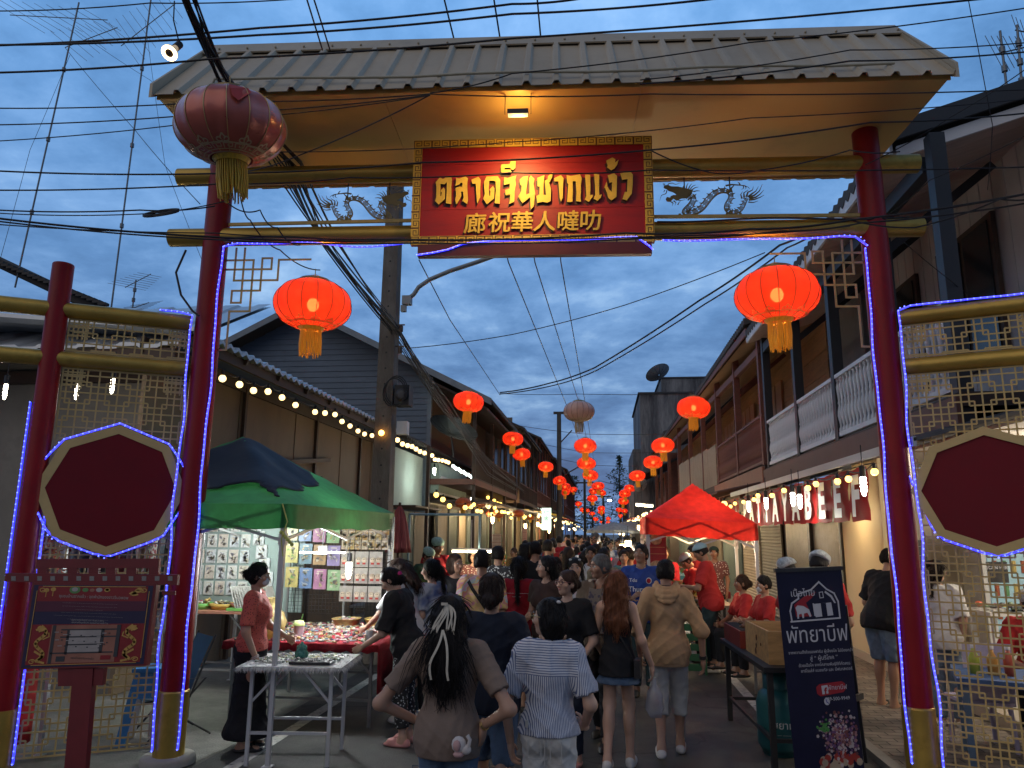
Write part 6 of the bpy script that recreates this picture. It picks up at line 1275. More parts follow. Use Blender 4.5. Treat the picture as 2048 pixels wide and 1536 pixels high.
bp_([(310,480),(420,475),(425,560),(312,568)],0,.003); bp_([(352,478),(385,477),(388,562),(354,566)],2,.0045); outline([(350,405),(372,402),(374,440),(352,442),(350,405)],.006,0); outline([(305,480),(308,555)],.010,0); bp_([(440,500),(455,490),(455,560),(440,560)],2,.003); bp_([(390,395),(430,430),(450,480),(440,480),(420,440),(385,408)],0,.003)
def tx(body,size,x,y,mi=0,off=0.0,sxx=1.0,lift=.004):text_on(m,body,size,np.array(ux_)*u0(x)*WB+np.array(uy_)*v0(y)*HB,ux_,uy_,mi,'CENTER',lift,off,sxx)
tx('เนื้อไทย',.07,245,425,0); tx('พัทยาบีฟ',.165,310,728,0,.0,.88,.003)
tx('จากความตั้งใจของฟาร์ม ผู้เลี้ยงโค ไม่น้อยกว่า',.030,320,800); tx('สู่ “ ผู้บริโภค ”',.042,335,845); tx('ด้วยเนื้อโค จากโคสายพันธุ์ดีที่คัดสรร',.030,335,885); tx('ชาร์โรเล่ส์ แบรงกัส และ บีฟมาสเตอร์',.030,345,920)
bp_([(290+0,1000),(430,990),(450,1005),(452,1040),(435,1060),(290,1078),(270,1060),(268,1020)],1); bp_([(300,1012),(338,1008),(340,1062),(302,1066)],0,.004); tx('f',.065,322,1064,1,.003,1,.0055); tx('พัทยาบีฟ',.045,398,1040)
bp_([(326+18*math.cos(a),1112+24*math.sin(a))for a in np.linspace(0,2*PI,16)[:-1]],0); outline([(320,1100),(324,1116),(334,1124)],.006,3,.004); tx('089-500-9949',.036,392,1108)
m.build('print',[BW,BR,NAVY,BB],rb)
q=random.Random(3); m=MB()
for k in range(420):
 x,y=q.gauss(395,60),q.gauss(1330,75)
 if y<1180 or x>490 or x<235:continue
 r_=q.uniform(4,11); bp_([(x+r_*math.cos(a),y+r_*math.sin(a)*1.2)for a in np.linspace(0,2*PI,6)[:-1]],q.randrange(4),.002+k*4e-6)
for k in range(40):
 x,y=q.gauss(290,16),q.gauss(1275,14); bp_([(x+8*math.cos(a),y+8*math.sin(a))for a in np.linspace(0,2*PI,6)[:-1]],4,.004+k*1e-5)
for k in range(26):
 x,y=q.uniform(240,500),q.uniform(1440,1530); bp_([(x+20*math.cos(a),y+24*math.sin(a))for a in np.linspace(0,2*PI,9)[:-1]],5+k%2,.002+k*2e-5)
m.build('meat_picture',[mat('meat_dark',(.14,.04,.04),.4),mat('meat_pink',(.32,.16,.16),.4),mat('meat_white',(.42,.36,.36),.4),mat('meat_purple',(.12,.05,.14),.4),mat('herb_green',(.06,.22,.05),.5),mat('garlic',(.36,.28,.20),.5),mat('tomato',(.30,.03,.02),.4)],rb)
t=T('easel_stand','black steel stand just right of the navy banner','stand',(trr[0]+.13,6.75,0)); m=MB(); m.bar((0,0,0),(-.03,0,1.5),.03,.03); m.bar((.18,.3,0),(.02,0,1.3),.025,.025); m.bar((0,0,.55),(.16,.2,.55),.025,.05); m.build('frame',BLACKW,t)
# ==== BLUE TABLE AND SHOP FITTINGS BEHIND THE RIGHT LATTICE
table('plastic_table','blue plastic table with bottles behind the right lattice',(3.55,6.95,0),1.2,.75,.74,mat('blue_table',(.04,.11,.28),.5,var=.3,scale=9,dirt=.3),mat('blue_table_leg',(.10,.18,.28),.5),math.radians(-20),.05,False,.05)
for k,(x,y,c,lab)in enumerate(((3.12,7.05,(.40,.48,.06),'lime green'),(3.24,7.0,(.52,.26,.05),'orange'),(3.36,6.98,(.5,.10,.05),'red labelled'))):
 t=T('sauce_bottle','%s sauce bottle on the blue plastic table'%lab,'bottle',(x,y,.74)); m=MB(); m.lathe([(0,0),(.04,0),(.042,.13),(.018,.18),(.016,.21),(0,.21)],n=14); m.build('body',mat('sauce_%d'%k,c,.3),t); m=MB(); m.lathe([(.02,.205),(.02,.235),(0,.24)],n=12); m.build('cap',WHITEP,t)
m=MB(); m.lathe([(0,0),(.19,0),(.20,.02),(.19,.025),(0,.012)],n=24); o=m.build('brass_tray',GOLD); o.location=(3.85,6.8,.742); tag(o,'round brass tray on the blue plastic table','tray')
t=T('plastic_chair','pale lilac plastic chair behind the blue table','chair',(3.35,7.55,0),PI); m=MB(); PLC=mat('lilac_plastic',(.42,.38,.52),.4)
m.grid([[(.21*s_,.20+.05*f-.05*(1-s_*s_),.45+.5*f)for s_ in np.linspace(-1,1,9)]for f in np.linspace(0,1,6)]); m.build('backrest',PLC,t); m=MB(); m.bx(-.21,.21,-.22,.2,.42,.45); m.build('seat',PLC,t)
for a,b in((-1,-1),(1,-1),(1,1),(-1,1)):m=MB(); m.cyl((a*.19,b*.19,0),(a*.17,b*.17,.43),.022,n=8); m.build('leg',PLC,t)
t=T('drinks_fridge','white drinks fridge with a blue panel inside the beef shop','fridge',(5.6,11.0,.16),0); m=MB(); m.bx(-.5,.5,0,.6,0,1.9); m.build('cabinet',WHITEP,t); m=MB(); m.bx(-.44,.44,-.03,-.005,.25,1.5); m.build('door',mat('fridge_glass',(.25,.40,.46),.15,emit=(.5,.8,.9),estr=.15),t); m=MB(); m.bx(-.46,.46,-.04,-.005,1.55,1.85); m.build('header',mat('fridge_blue',(.05,.30,.50),.4),t); m=MB()
for z in(.5,.8,1.1,1.4):
 for k in range(7):m=MB(); m.cyl((-.36+k*.12,-.035,z-.16),(-.36+k*.12,-.035,z),.03,n=8); m.build('bottle',mat('fridge_goods_%d'%(k%3),((.35,.10,.05),(.10,.25,.12),(.45,.35,.12))[k%3],.4),t)
board_at(1978,2012,1124,1165,9.6,mat('notice_black',(.02,.02,.022),.4),'notice','black payment notice on the shop wall behind the seated cook',['SCAN HERE',''],BW,.05)
for k,(a,b,c,d,lab)in enumerate(((1772,1798,1090,1150,'black notice on the shop wall right of the cream wall'),(1815,1850,1080,1140,'dark menu panel behind the right gate post'))):board_at(a,b,c,d,11.05,mat('notice_black',(.02,.02,.022),.4),'notice',lab,['———','————','———'],BW,.04)
table('shop_counter','white shop counter with small goods inside the beef shop',(5.0,9.3,.16),1.6,.6,.9,WHITEP,WHITEP,0,.04,False,.05)
pileup('counter_goods','jars and packets on the white shop counter','goods',4.3,5.7,9.1,9.5,1.06,60,BEAD+[(.5,.1,.05),(.6,.5,.1)],(.03,.06),seed=44,h=.06)
def dish(name,label,c,r,tilt,az,mt):
 t=T(name,label,'satellite dish',c,az); Rm=np.array(((1,0,0),(0,math.cos(tilt),-math.sin(tilt)),(0,math.sin(tilt),math.cos(tilt)))); m=MB()
 m.lathe([(r*f,.28*r*f*f)for f in np.linspace(.05,1,7)],n=32,R=Rm); m.build('dish',mt,t); m=MB()
 for a in np.linspace(0,2*PI,13)[:-1]:m.tube([Rm@np.array((r*f*math.cos(a),r*f*math.sin(a),.28*r*f*f-.01))for f in(.05,.5,1)],.012*r,4)
 m.build('ribs',DARKM,t); m=MB(); f0=Rm@np.array((0,0,r*.75))
 for a in(.5,2.6,4.7):m.tube([Rm@np.array((r*math.cos(a),r*math.sin(a),.28*r)),f0],.012*r,4)
 m.ball(f0,.07*r,8); m.build('feed_arm',DARKM,t); m=MB(); m.cyl((0,0,-.1*r),(0,.1,-r*.9),.03*r,n=8); m.build('mast',DARKM,t); return t
MESHD=mat('dish_mesh_dark',(.05,.06,.07),.5,metal=.4)
dish('satellite_dish','large black mesh satellite dish below the gable house roof',Yat(903,868,20.5),.72,math.radians(-24),math.radians(-40),MESHD)
dish('satellite_dish','grey satellite dish on the stained concrete building',Yat(1318,750,55),.95,math.radians(-35),math.radians(40),mat('dish_grey',(.25,.29,.33),.5))
dish('satellite_dish','small pale dish on the side of the concrete building',Yat(1283,972,46),.45,math.radians(-60),math.radians(30),mat('dish_pale',(.4,.4,.42),.5))
LEAFM=[mat('leaf_dark_a',(.030,.050,.022),.6,var=.3),mat('leaf_dark_b',(.045,.075,.03),.6,var=.3)]
def tree(label,c,h,r,seed,n=1500):
 q=random.Random(seed); t=T('tree',label,'tree',c); m=MB(); m.tube([(0,0,0),(.1,0,h*.4),(0,.1,h*.8),(0,0,h)],[.28,.2,.1,.02],8)
 for k in range(12):a=q.uniform(0,2*PI); z=h*q.uniform(.3,.85); l=r*(1-.6*(z/h-.3)); m.tube([(0,0,z),(l*.5*math.cos(a),l*.5*math.sin(a),z+.3),(l*.9*math.cos(a),l*.9*math.sin(a),z+.8)],[.08,.05,.02],5)
 m.build('trunk',WOODD,t); m=MB()
 for k in range(n):
  z=q.uniform(.22,1.05); rr=r*(1.15-z)*(.75+.4*math.sin(z*21+seed)); a=q.uniform(0,2*PI); u=q.random()**.5; p=np.array((rr*u*math.cos(a),rr*u*math.sin(a),h*z)); d=nrm((q.uniform(-1,1),q.uniform(-1,1),q.uniform(-.6,.8))); s_=nrm(np.cross(d,(.3,.2,1))); l=q.uniform(.25,.6); m.add([p,p+d*l*.5+s_*l*.25,p+d*l,p+d*l*.5-s_*l*.25],[(0,1,2,3)],q.randrange(2))
 m.build('crown',LEAFM,t); return t
tree('tall dark tree closing the far end of the street',(3.0,128,0),14,5.5,3); tree('lower broad tree at the left of the far street end',(-5,132,0),11,6,5); tree('dark tree at the right of the far street end',(9,138,0),12,6.5,8); tree('small tree behind the left row of roofs',(-2,150,0),9,5,9)
for k,(px,py,Y,c)in enumerate(((1227,1062,27,(.28,.32,.36)),(1262,1056,34,(.34,.30,.26)))):
 p=Yat(px,py,Y); t=T('market_umbrella',('grey blue market umbrella over the far crowd','beige market umbrella behind the grey blue one')[k],'umbrella',(p[0],Y,0)); m=MB(); m.lathe([(0,p[2]+.32),(.5,p[2]+.2),(.95,p[2]+.02),(.97,p[2]-.08)],n=8,smooth=False); m.build('canopy',cloth_lit('umbrella_cloth_%d'%k,c,0,.3),t); m=MB(); m.cyl((0,0,0),(0,0,p[2]+.3),.02,n=6); m.build('pole',STEELD,t)
q=random.Random(77)
for k in range(22):
 s_=-1 if k%2 else 1; Y=19+k*3.1; x=(-2.9+q.uniform(-.6,.5))if s_<0 else(1.75+q.uniform(-.4,.5)); cfl((x,Y,1.95+q.uniform(-.15,.45)),'warm bulb over the stalls of the %s row'%('left' if s_<0 else 'right'),.06+Y*.0009,26 if Y<45 else 0,'warm stall bulbs of the %s row'%('left' if s_<0 else 'right'),mt=glow('stall_bulb',(1,.72,.30),7))
cfl(Yat(1256,1083,16),'cluster of bright warm bulbs beside the blue jersey man',.10,70,mt=glow('stall_bulb',(1,.72,.30),7)); cfl(Yat(1244,1090,16.2),'second bright bulb left of the cluster',.08,0,mt=glow('stall_bulb',(1,.72,.30),7))
p=Yat(1289,1011,21); t=T('fluorescent_tube','warm fluorescent tube under the rusty awning left of the red canopy','lamp',p,math.radians(62)); m=MB(); m.cyl((-.5,0,0),(.5,0,0),.03,n=8); m.build('tube',glow('tube_warm',(1,.82,.5),14),t); m=MB(); m.bx(-.52,.52,-.04,.04,.035,.07); m.build('holder',STEEL,t); light('tube_light',(0,0,-.15),30,(1,.75,.4),.08,t)
for k in range(16):
 s_=-1 if k%2 else 1; Y=15.5+k*2.6; x=-3.05 if s_<0 else 1.95
 table('stall_table','food stall table under lamps along the %s side of the street'%('left' if s_<0 else 'right'),(x,Y,0),.8,1.7,.82,(mat('cloth_red',(.3,.03,.03),.7),mat('cloth_cream',(.5,.42,.3),.7),mat('cloth_teal',(.06,.2,.2),.7))[k%3],STEELD,0,.12,False,.04,'stall tables of the %s row'%('left' if s_<0 else 'right'))
 leafpile('food and greens heaped on the stall tables of the %s row'%('left' if s_<0 else 'right'),(x,Y,.84),.35,.7,.35,90,100+k,VEG+[(.45,.22,.05),(.5,.42,.12),(.4,.06,.04)])
# ==== PEOPLE
def strands(ho,hk,s,loc):
 """loose locks laid over the hair surface"""
 q=random.Random(len(ho.data.vertices)); me=ho.data; m=MB(); L_=(.022 if hk in('short','buzz')else .05 if hk in('bob','bun','low')else .11)*s; vs=me.vertices; n=len(vs)
 for k in range(620):
  v=vs[q.randrange(n)]; p=np.array(v.co); nr=np.array(v.normal); g=np.array((q.uniform(-.2,.2),q.uniform(-.2,.2),-1.0)); d=g-nr*(g@nr); l=np.linalg.norm(d)
  if l<.25 or loc(p)>.015:continue
  d/=l; sd_=np.cross(nr,d)*q.uniform(-.006,.006); m.tube([p-nr*.002,p+d*L_*.35+nr*q.uniform(.0005,.002)+sd_,p+d*L_*.7+nr*q.uniform(-.001,.003)+sd_*2,p+d*L_+nr*q.uniform(-.008,.001)],[.0016,.002,.0016,.0006],4)
 m.build('hair_locks',me.materials[0],ho)
COUNT=[0]
def sdf_cap(P,a,b,ra,rb):
 a=np.asarray(a,float); b=np.asarray(b,float); ba=b-a; L2=ba@ba+1e-12
 t=np.clip(((P-a)@ba)/L2,0,1); return np.linalg.norm(P-a-t[...,None]*ba,axis=-1)-(ra+(rb-ra)*t)
def sdf_ell(P,c,r,R=None):
 q=P-np.asarray(c,float)
 if R is not None:q=q@R
 r=np.asarray(r,float); k0=np.linalg.norm(q/r,axis=-1); k1=np.linalg.norm(q/(r*r),axis=-1)+1e-9; return k0*(k0-1)/k1
class SDF:
 """list of shapes, blended together, then cut and meshed with surface nets"""
 def __init__(s,k=0.04):s.k=k; s.p=[]; s.cut=[]; s.wr=0; s.seed=COUNT[0]*1.7
 def cap(s,a,b,ra,rb=None,clip=None):s.p.append(('c',np.array(a,float),np.array(b,float),ra,ra if rb is None else rb,clip)); return s
 def ell(s,c,r,R=None,clip=None):s.p.append(('e',np.array(c,float),np.array(r,float),R,clip)); return s
 def below(s,n,d):s.cut.append(('pl',np.array(n,float),d)); return s
 def minus(s,c,r,R=None):s.cut.append(('me',np.array(c,float),np.array(r,float),R)); return s
 def minusbox(s,lo,hi):s.cut.append(('mb',np.array(lo,float),np.array(hi,float))); return s
 def mesh(s,vox):
  lo=np.full(3,9e9); hi=-lo
  for q in s.p:
   if q[0]=='c':m=max(q[3],q[4]); lo=np.minimum(lo,np.minimum(q[1],q[2])-m); hi=np.maximum(hi,np.maximum(q[1],q[2])+m)
   else:m=max(q[2]); lo=np.minimum(lo,q[1]-m); hi=np.maximum(hi,q[1]+m)
  lo-=3*vox; n=np.ceil((hi+3*vox-lo)/vox).astype(int)+1
  ax=[lo[i]+vox*np.arange(n[i])for i in range(3)]; D=np.full(n,1.0)
  for q in s.p:
   if q[0]=='c':m=max(q[3],q[4]); a=np.minimum(q[1],q[2])-m; b=np.maximum(q[1],q[2])+m
   else:m=max(q[2]); a=q[1]-m; b=q[1]+m
   mar=s.k+2*vox; i0=np.clip(np.floor((a-mar-lo)/vox).astype(int),0,n); i1=np.clip(np.ceil((b+mar-lo)/vox).astype(int)+1,0,n)
   sl=tuple(slice(i0[i],i1[i])for i in range(3)); P=np.stack(np.meshgrid(ax[0][sl[0]],ax[1][sl[1]],ax[2][sl[2]],indexing='ij'),-1)
   d=sdf_cap(P,*q[1:5])if q[0]=='c' else sdf_ell(P,q[1],q[2],q[3])
   if q[-1]is not None:nn,dd=q[-1]; d=np.maximum(d,P@nn-dd)
   A=D[sl]; h=np.maximum(s.k-np.abs(A-d),0)/s.k; D[sl]=np.minimum(A,d)-h*h*s.k/4
  P=np.stack(np.meshgrid(*ax,indexing='ij'),-1)
  if s.wr:x,y,z=P[...,0],P[...,1],P[...,2]; w1=np.sin(z*21+x*15+3*np.sin(x*6+z*4+s.seed)+y*9); w2=np.sin(x*24-z*17+3*np.sin(z*5+y*7+s.seed*2)); w3=np.sin(x*37+y*31+2.5*np.sin(z*8+s.seed)); D=D-s.wr*((1-np.abs(w1))**2*1.3+(1-np.abs(w2))**2*1.2+(1-np.abs(w3))**2*.8-.9)
  for c in s.cut:
   if c[0]=='pl':D=np.maximum(D,P@c[1]-c[2])
   elif c[0]=='me':D=np.maximum(D,-sdf_ell(P,c[1],c[2],c[3]))
   else:q=np.abs(P-(c[1]+c[2])/2)-(c[2]-c[1])/2; D=np.maximum(D,-q.max(-1))
  return surface_nets(D,lo,vox)
def surface_nets(D,lo,vox):
 S=D<0; c=[S[i:S.shape[0]-1+i,j:S.shape[1]-1+j,k:S.shape[2]-1+k]for i in(0,1)for j in(0,1)for k in(0,1)]
 tot=sum(x.astype(np.int8)for x in c); M=(tot>0)&(tot<8); I=np.argwhere(M)
 if len(I)==0:return np.zeros((0,3)),[]
 idx=np.full(M.shape,-1,int); idx[M]=np.arange(len(I)); acc=np.zeros((len(I),3)); cnt=np.zeros(len(I))
 co=np.array([(i,j,k)for i in(0,1)for j in(0,1)for k in(0,1)])
 for a in range(8):
  for b in range(a+1,8):
   if np.abs(co[a]-co[b]).sum()!=1:continue
   da=D[tuple((I+co[a]).T)]; db=D[tuple((I+co[b]).T)]; m=(da<0)!=(db<0); t=np.where(m,da/np.where(m,da-db,1),0)
   acc+=np.where(m[:,None],co[a]+(co[b]-co[a])*t[:,None],0); cnt+=m
 V=lo+vox*(I+acc/cnt[:,None]); F_=[]
 for ax in range(3):
  o=[i for i in range(3)if i!=ax]; sl0=[slice(None)]*3; sl1=[slice(None)]*3; sl0[ax]=slice(0,-1); sl1[ax]=slice(1,None)
  X=S[tuple(sl0)]!=S[tuple(sl1)]; E=np.argwhere(X); inside=S[tuple(sl0)][X]; ok=np.ones(len(E),bool)
  for k in o:ok&=(E[:,k]>0)&(E[:,k]<D.shape[k]-1)
  E=E[ok]; inside=inside[ok]; q=[]
  for du,dv in((0,0),(-1,0),(-1,-1),(0,-1)):e=E.copy(); e[:,o[0]]+=du; e[:,o[1]]+=dv; q.append(idx[tuple(e.T)])
  q=np.stack(q,1); good=(q>=0).all(1); q=q[good]; inside=inside[good]
  fl=inside if ax!=1 else~inside
  q=np.where(fl[:,None],q,q[:,::-1]); F_.append(q)
 return V,np.concatenate(F_).tolist()
def Rx(a):c,s=math.cos(a),math.sin(a); return np.array(((1,0,0),(0,c,-s),(0,s,c)))
SKINS={}
def skin(tone):
 if tone not in SKINS:
  c={'light':(.50,.30,.21),'mid':(.40,.225,.15),'tan':(.30,.16,.10),'dark':(.20,.105,.066)}[tone]; m=mat('skin_'+tone,c,.5,var=.08,scale=9,bump=.04,bscale=160); m.node_tree.nodes['Principled BSDF'].inputs['Subsurface Weight'].default_value=.08; m.node_tree.nodes['Principled BSDF'].inputs['Subsurface Radius'].default_value=(.01,.004,.002); SKINS[tone]=m
 return SKINS[tone]
def hairm(k):return mat('hair_'+k,{'black':(.010,.008,.008),'brown':(.040,.020,.013),'auburn':(.15,.052,.022),'grey':(.10,.10,.10),'darkbrown':(.022,.013,.010)}[k],.5,var=.5,scale=26,stretch=(3,3,.14),bump=.5,bscale=60,spec=.22)
def clothm(name,col,rough=.85,var=.05):return mat(name,col,rough,var=var,scale=5,bump=.35,bscale=16,spec=.25)
EYEW=mat('eye_white',(.55,.52,.50),.3,var=0); LIP={}
def person(label,loc,yaw,H=1.6,vox=.013,tone='mid',w=1.0,fem=True,arms=None,lean=0.0,stride=(0,0),sit=False,head=(0,0),top=None,bottom=None,hair=('short','black'),shoes=None,group=None,face=True,belly=0.0,extra=None,group2=None,zoff=0.0):
 w=w*.885; s=H/1.70; t=T('person',label,'person',(loc[0],loc[1],zoff),math.radians(yaw),group); COUNT[0]+=1
 hipz=.93 if not sit else .50; dz=hipz-.93; RL=Rx(-math.radians(lean)); piv=np.array((0,0,.93))
 def U(p):p=np.array(p,float); return RL@(p-piv)+piv+(0,0,dz)
 Rh=RL@rotz(math.radians(head[0]))@Rx(math.radians(head[1])); hp=np.array((0,0,1.50))
 def HD(p):p=np.array(p,float); return U(hp)+Rh@(p-hp)
 tor=[('e',(0,-.01,.93),(.168*w,.118+belly*.3,.12)),('e',(0,.0+belly*.5,1.06),(.138*w+belly*.5,.098+belly,.15)),('e',(0,.008,1.25),(.158*w,.112,.17)),('c',(-.145*w,-.01,1.385),(.145*w,-.01,1.385),.058,.058)]
 if fem:tor+=[('e',(-.068*w,.085,1.245),(.062,.055,.062)),('e',(.068*w,.085,1.245),(.062,.055,.062))]
 sh={-1:np.array((-.178*w,-.01,1.375)),1:np.array((.178*w,-.01,1.375))}
 if arms is None:
  g_=random.Random(COUNT[0]*7+3); arms={}
  for sd,nm in((-1,'L'),(1,'R')):arms[nm]=((sd*(.20*w+g_.uniform(.005,.03)),g_.uniform(-.07,.03),1.10),(sd*(.20*w+g_.uniform(.0,.04)),g_.uniform(.0,.17),.855+g_.uniform(0,.04)))
  if COUNT[0]%3==0:arms['R']=((.20*w+.02,.0,1.10),(.10,.24,1.10+g_.uniform(-.05,.1)),(-.45,.6,.45))
  if COUNT[0]%4==1:arms['L']=((-.20*w-.01,-.02,1.10),(-.10,.24,.98),(.5,.8,0))
 AR={}
 for sd,nm in((-1,'L'),(1,'R')):
  el,wr,hd,pn=(list(arms.get(nm,()))+[None]*4)[:4]
  el=(sd*(.215*w+.02),-.03,1.09)if el is None else el; wr=(sd*(.245*w+.01),.05,.845)if wr is None else wr
  E_,W_=U(el),U(wr); d=nrm(W_-E_)if hd is None else nrm(RL@np.array(hd,float)); AR[sd]=(U(sh[sd]),E_,W_,d,pn)
 LG={}
 for sd,st in((-1,stride[0]),(1,stride[1])):
  hip=np.array((sd*.088*w,0,.90+dz))
  if sit:kn=np.array((sd*.11,.40,.48)); an=np.array((sd*.12,.40,.09))
  else:
   lift=max(0,-st)*.22; an=np.array((sd*.085,-.02+st,.085+lift)); kn=(hip+an)/2+np.array((sd*.004,.035+abs(st)*.18+max(0,-st)*.2,.03))
  LG[sd]=(hip,kn,an)
 def add_t(S,inf,k=1.0):
  for q in tor:
   if q[0]=='e':S.ell(U(q[1]),np.array(q[2])*s1+inf,RL)
   else:S.cap(U(q[1]),U(q[2]),q[3]+inf)
 s1=1.0
# - body: one mesh
 B=SDF(.035); add_t(B,0)
 B.cap(U((0,-.012,1.39)),HD((0,-.002,1.53)),.056 if not fem else .048,.050 if not fem else .044)
 for sd in(-1,1):
  a,e,wv_,d,_=AR[sd]; B.cap(a,e,.047*(.9+.1*w),.036).cap(e,wv_,.037,.0245)
  h,kn,an=LG[sd]; B.cap(h,kn,.083*w,.054).cap(kn,an,.054,.034); B.ell(kn+(an-kn)*.3+(0,-.02,0),(.048,.05,.11))
  if not sit:B.ell(h+(0,-.05,.0),(.085*w,.08,.095))
  f=np.array((sd*.012,.145,-.055)); B.cap(an+(0,-.03,-.05),an+f,.032,.026); B.cap(an,an+(0,0,-.04),.033,.034)
 V,Fq=B.mesh(vox); mb=MB(); mb.add(V,Fq,0,True)
 HS=SDF(.022); hv=min(vox*.62,.009)if face else vox
 HS.ell(HD((0,.0,1.622)),(.073,.092,.090),Rh).ell(HD((0,.030,1.560)),(.058,.064,.075),Rh).cap(HD((0,-.01,1.49)),HD((0,-.005,1.57)),.046,.05)
 HS.ell(HD((0,.062,1.512)),(.028,.026,.022),Rh)
 for sd in(-1,1):HS.ell(HD((sd*.044,.066,1.575)),(.024,.02,.024),Rh); HS.ell(HD((sd*.074,-.005,1.585)),(.010,.020,.032),Rh)
 HS.p.append(('c',HD((0,.092,1.605)),HD((0,.108,1.572)),.008,.013,None)); HS.ell(HD((0,.098,1.566)),(.018,.012,.009),Rh)
 if face:
  for sd in(-1,1):HS.minus(HD((sd*.031,.106,1.604)),(.020,.018,.012),Rh)
 V,Fq=HS.mesh(hv); mb.add(V,Fq,0,True)
 if face:
  for sd in(-1,1):
   mb.ball(HD((sd*.031,.082,1.603)),.0135,10,1,(1.25,.9,.75),Rh); mb.ball(HD((sd*.031,.0935,1.603)),.0058,8,2,(1,.5,1),Rh)
   mb.tube([HD((sd*.012,.099,1.623)),HD((sd*.030,.100,1.629)),HD((sd*.050,.086,1.623))],[.003,.004,.002],5,2)
   mb.tube([HD((sd*.017,.0955,1.6085)),HD((sd*.031,.0965,1.6125)),HD((sd*.047,.0865,1.607))],[.0016,.0022,.0014],4,2)
  mb.ball(HD((0,.0935,1.541)),.021,10,3,(1,.35,.22),Rh); mb.ball(HD((0,.0915,1.532)),.018,10,3,(1,.4,.28),Rh)
 for sd in(-1,1):
  a,e,wv_,d,pn=AR[sd]; x_=nrm(RL@np.array(pn,float))if pn is not None else np.array((-sd,0.0,0.0)); x_=nrm(x_-d*(x_@d)); y_=np.cross(d,x_)
  fwd=y_ if(y_@np.array((0,1.,.2)))>0 else-y_
  hs=SDF(.014); hs.ell(wv_+d*.05,(.018,.038,.052),np.stack([x_,fwd,d],1)); hs.cap(wv_-d*.02,wv_+d*.03,.023,.022); V,Fq=hs.mesh(max(.006,vox*.6)); mb.add(V,Fq,0,True)
  curl=.55
  for k in range(4):
   o=wv_+d*(.088-.004*abs(k-1.3))+fwd*(.028-.0185*k); L_=(.066,.076,.070,.054)[k]
   d1=nrm(d*math.cos(.25)+x_*math.sin(.25)); d2=nrm(d*math.cos(.25+curl)+x_*math.sin(.25+curl)); d3=nrm(d*math.cos(.25+curl*2)+x_*math.sin(.25+curl*2))
   p1=o+d1*L_*.45; p2=p1+d2*L_*.33; p3=p2+d3*L_*.25; mb.tube([o-d*.012,o,p1,p2,p3,p3+d3*.004],[.0090,.0090,.0082,.0074,.006,.002],7,0)
  o=wv_+d*.028+fwd*.030; q1=o+nrm(fwd*.75+d*.7+x_*.25)*.04; q2=q1+nrm(d+fwd*.15+x_*.35)*.032; mb.tube([o-fwd*.012,o,q1,q2,q2+(q2-q1)*.12],[.012,.0115,.0095,.0075,.003],7,0)
 mb.v=[(p[0]*s,p[1]*s,p[2]*s)for p in mb.v]
 LIPM=mat('lips_'+tone,{'light':(.38,.12,.11),'mid':(.30,.10,.085),'tan':(.22,.075,.06),'dark':(.15,.055,.045)}[tone],.45,var=0)
 hm=hairm(hair[1]if hair[1]in('black','brown','auburn','grey','darkbrown')else 'black')
 mb.build('body',[skin(tone),EYEW,mat('iris_brow_dark',(.012,.008,.007),.4,var=0),LIPM],t)
 def emit(S,nm,mt,v=None,shift=None):
  V,Fq=S.mesh(v or vox)
  if len(V)==0:return None
  m=MB(); m.add(V*s,Fq,0,True); return m.build(nm,mt,t)
 nU=RL@np.array((0,0,1.0))
 def uz(z):return nU@U((0,0,z))
# - top
 if top:
  kind,mt=top[0],top[1]; o_=top[2]if len(top)>2 else{}; hem=o_.get('hem',.86); slv=o_.get('sleeve',.62); inf=o_.get('inf',.016); S=SDF(.045); add_t(S,inf); S.wr=o_.get('wr',.006)
  if hem<.93+.05:S.ell(U((0,-.012,.90)),(.184*w+inf,.133+inf+belly*.4,.22),RL)
  if o_.get('flare'):S.cap(U((0,0,1.05)),U((0,0,hem)),.13*w,o_['flare'])
  if slv>0:
   for sd in(-1,1):
    a,e,wv_,d,_=AR[sd]; rs=o_.get('rs',.062)
    if slv<=1.0:dd=nrm(e-a); en=a+(e-a)*slv; S.cap(a,a+(e-a)*(slv+.15),.060+inf*.5,rs,clip=(dd,dd@en))
    else:S.cap(a,e,.060+inf*.5,rs*.95); dd=nrm(wv_-e); en=e+(wv_-e)*min(1,slv-1); S.cap(e,e+(wv_-e)*min(1.1,slv-.9),rs*.95,rs*.75,clip=(dd,dd@en))
  S.below(-nU,-uz(hem)); nk=o_.get('neck',.07)
  if kind=='tank':S.below(nU,uz(1.335)); S.minus(U((.20*w,-.02,1.42)),(.085,.2,.12),RL); S.minus(U((-.20*w,-.02,1.42)),(.085,.2,.12),RL)
  else:S.minus(U((0,.02,1.475)),(nk,nk*1.05,.062),RL)
  if kind=='shirt' or kind=='jersey':S.cap(U((-.045,-.045,1.435)),U((.045,-.045,1.435)),.030).cap(U((-.05,-.03,1.435)),U((-.045,.05,1.415)),.018).cap(U((.05,-.03,1.435)),U((.045,.05,1.415)),.018)
  if kind=='hoodie':
   Hh=SDF(.012); Hh.ell(U((0,-.085,1.405)),(.115,.045,.055),RL)
   for i_,(hw,dp,zz_)in enumerate(((.085,-.085,1.455),(.105,-.115,1.425),(.115,-.135,1.385),(.095,-.140,1.345))):
    pp=[U((hw*math.cos(a_)*1.05,.02+(dp-.02)*math.sin(a_),zz_+.05*(1-math.sin(a_))*(1 if i_<3 else 1.4)))for a_ in np.linspace(0,PI,8)]
    for a_,b_ in zip(pp[:-1],pp[1:]):Hh.cap(a_,b_,.021)
   emit(Hh,'hood',mt,.008); bz=MB(); bz.lathe([(1,-.03),(1.03,0),(1,.03)],(0,0,0),40)
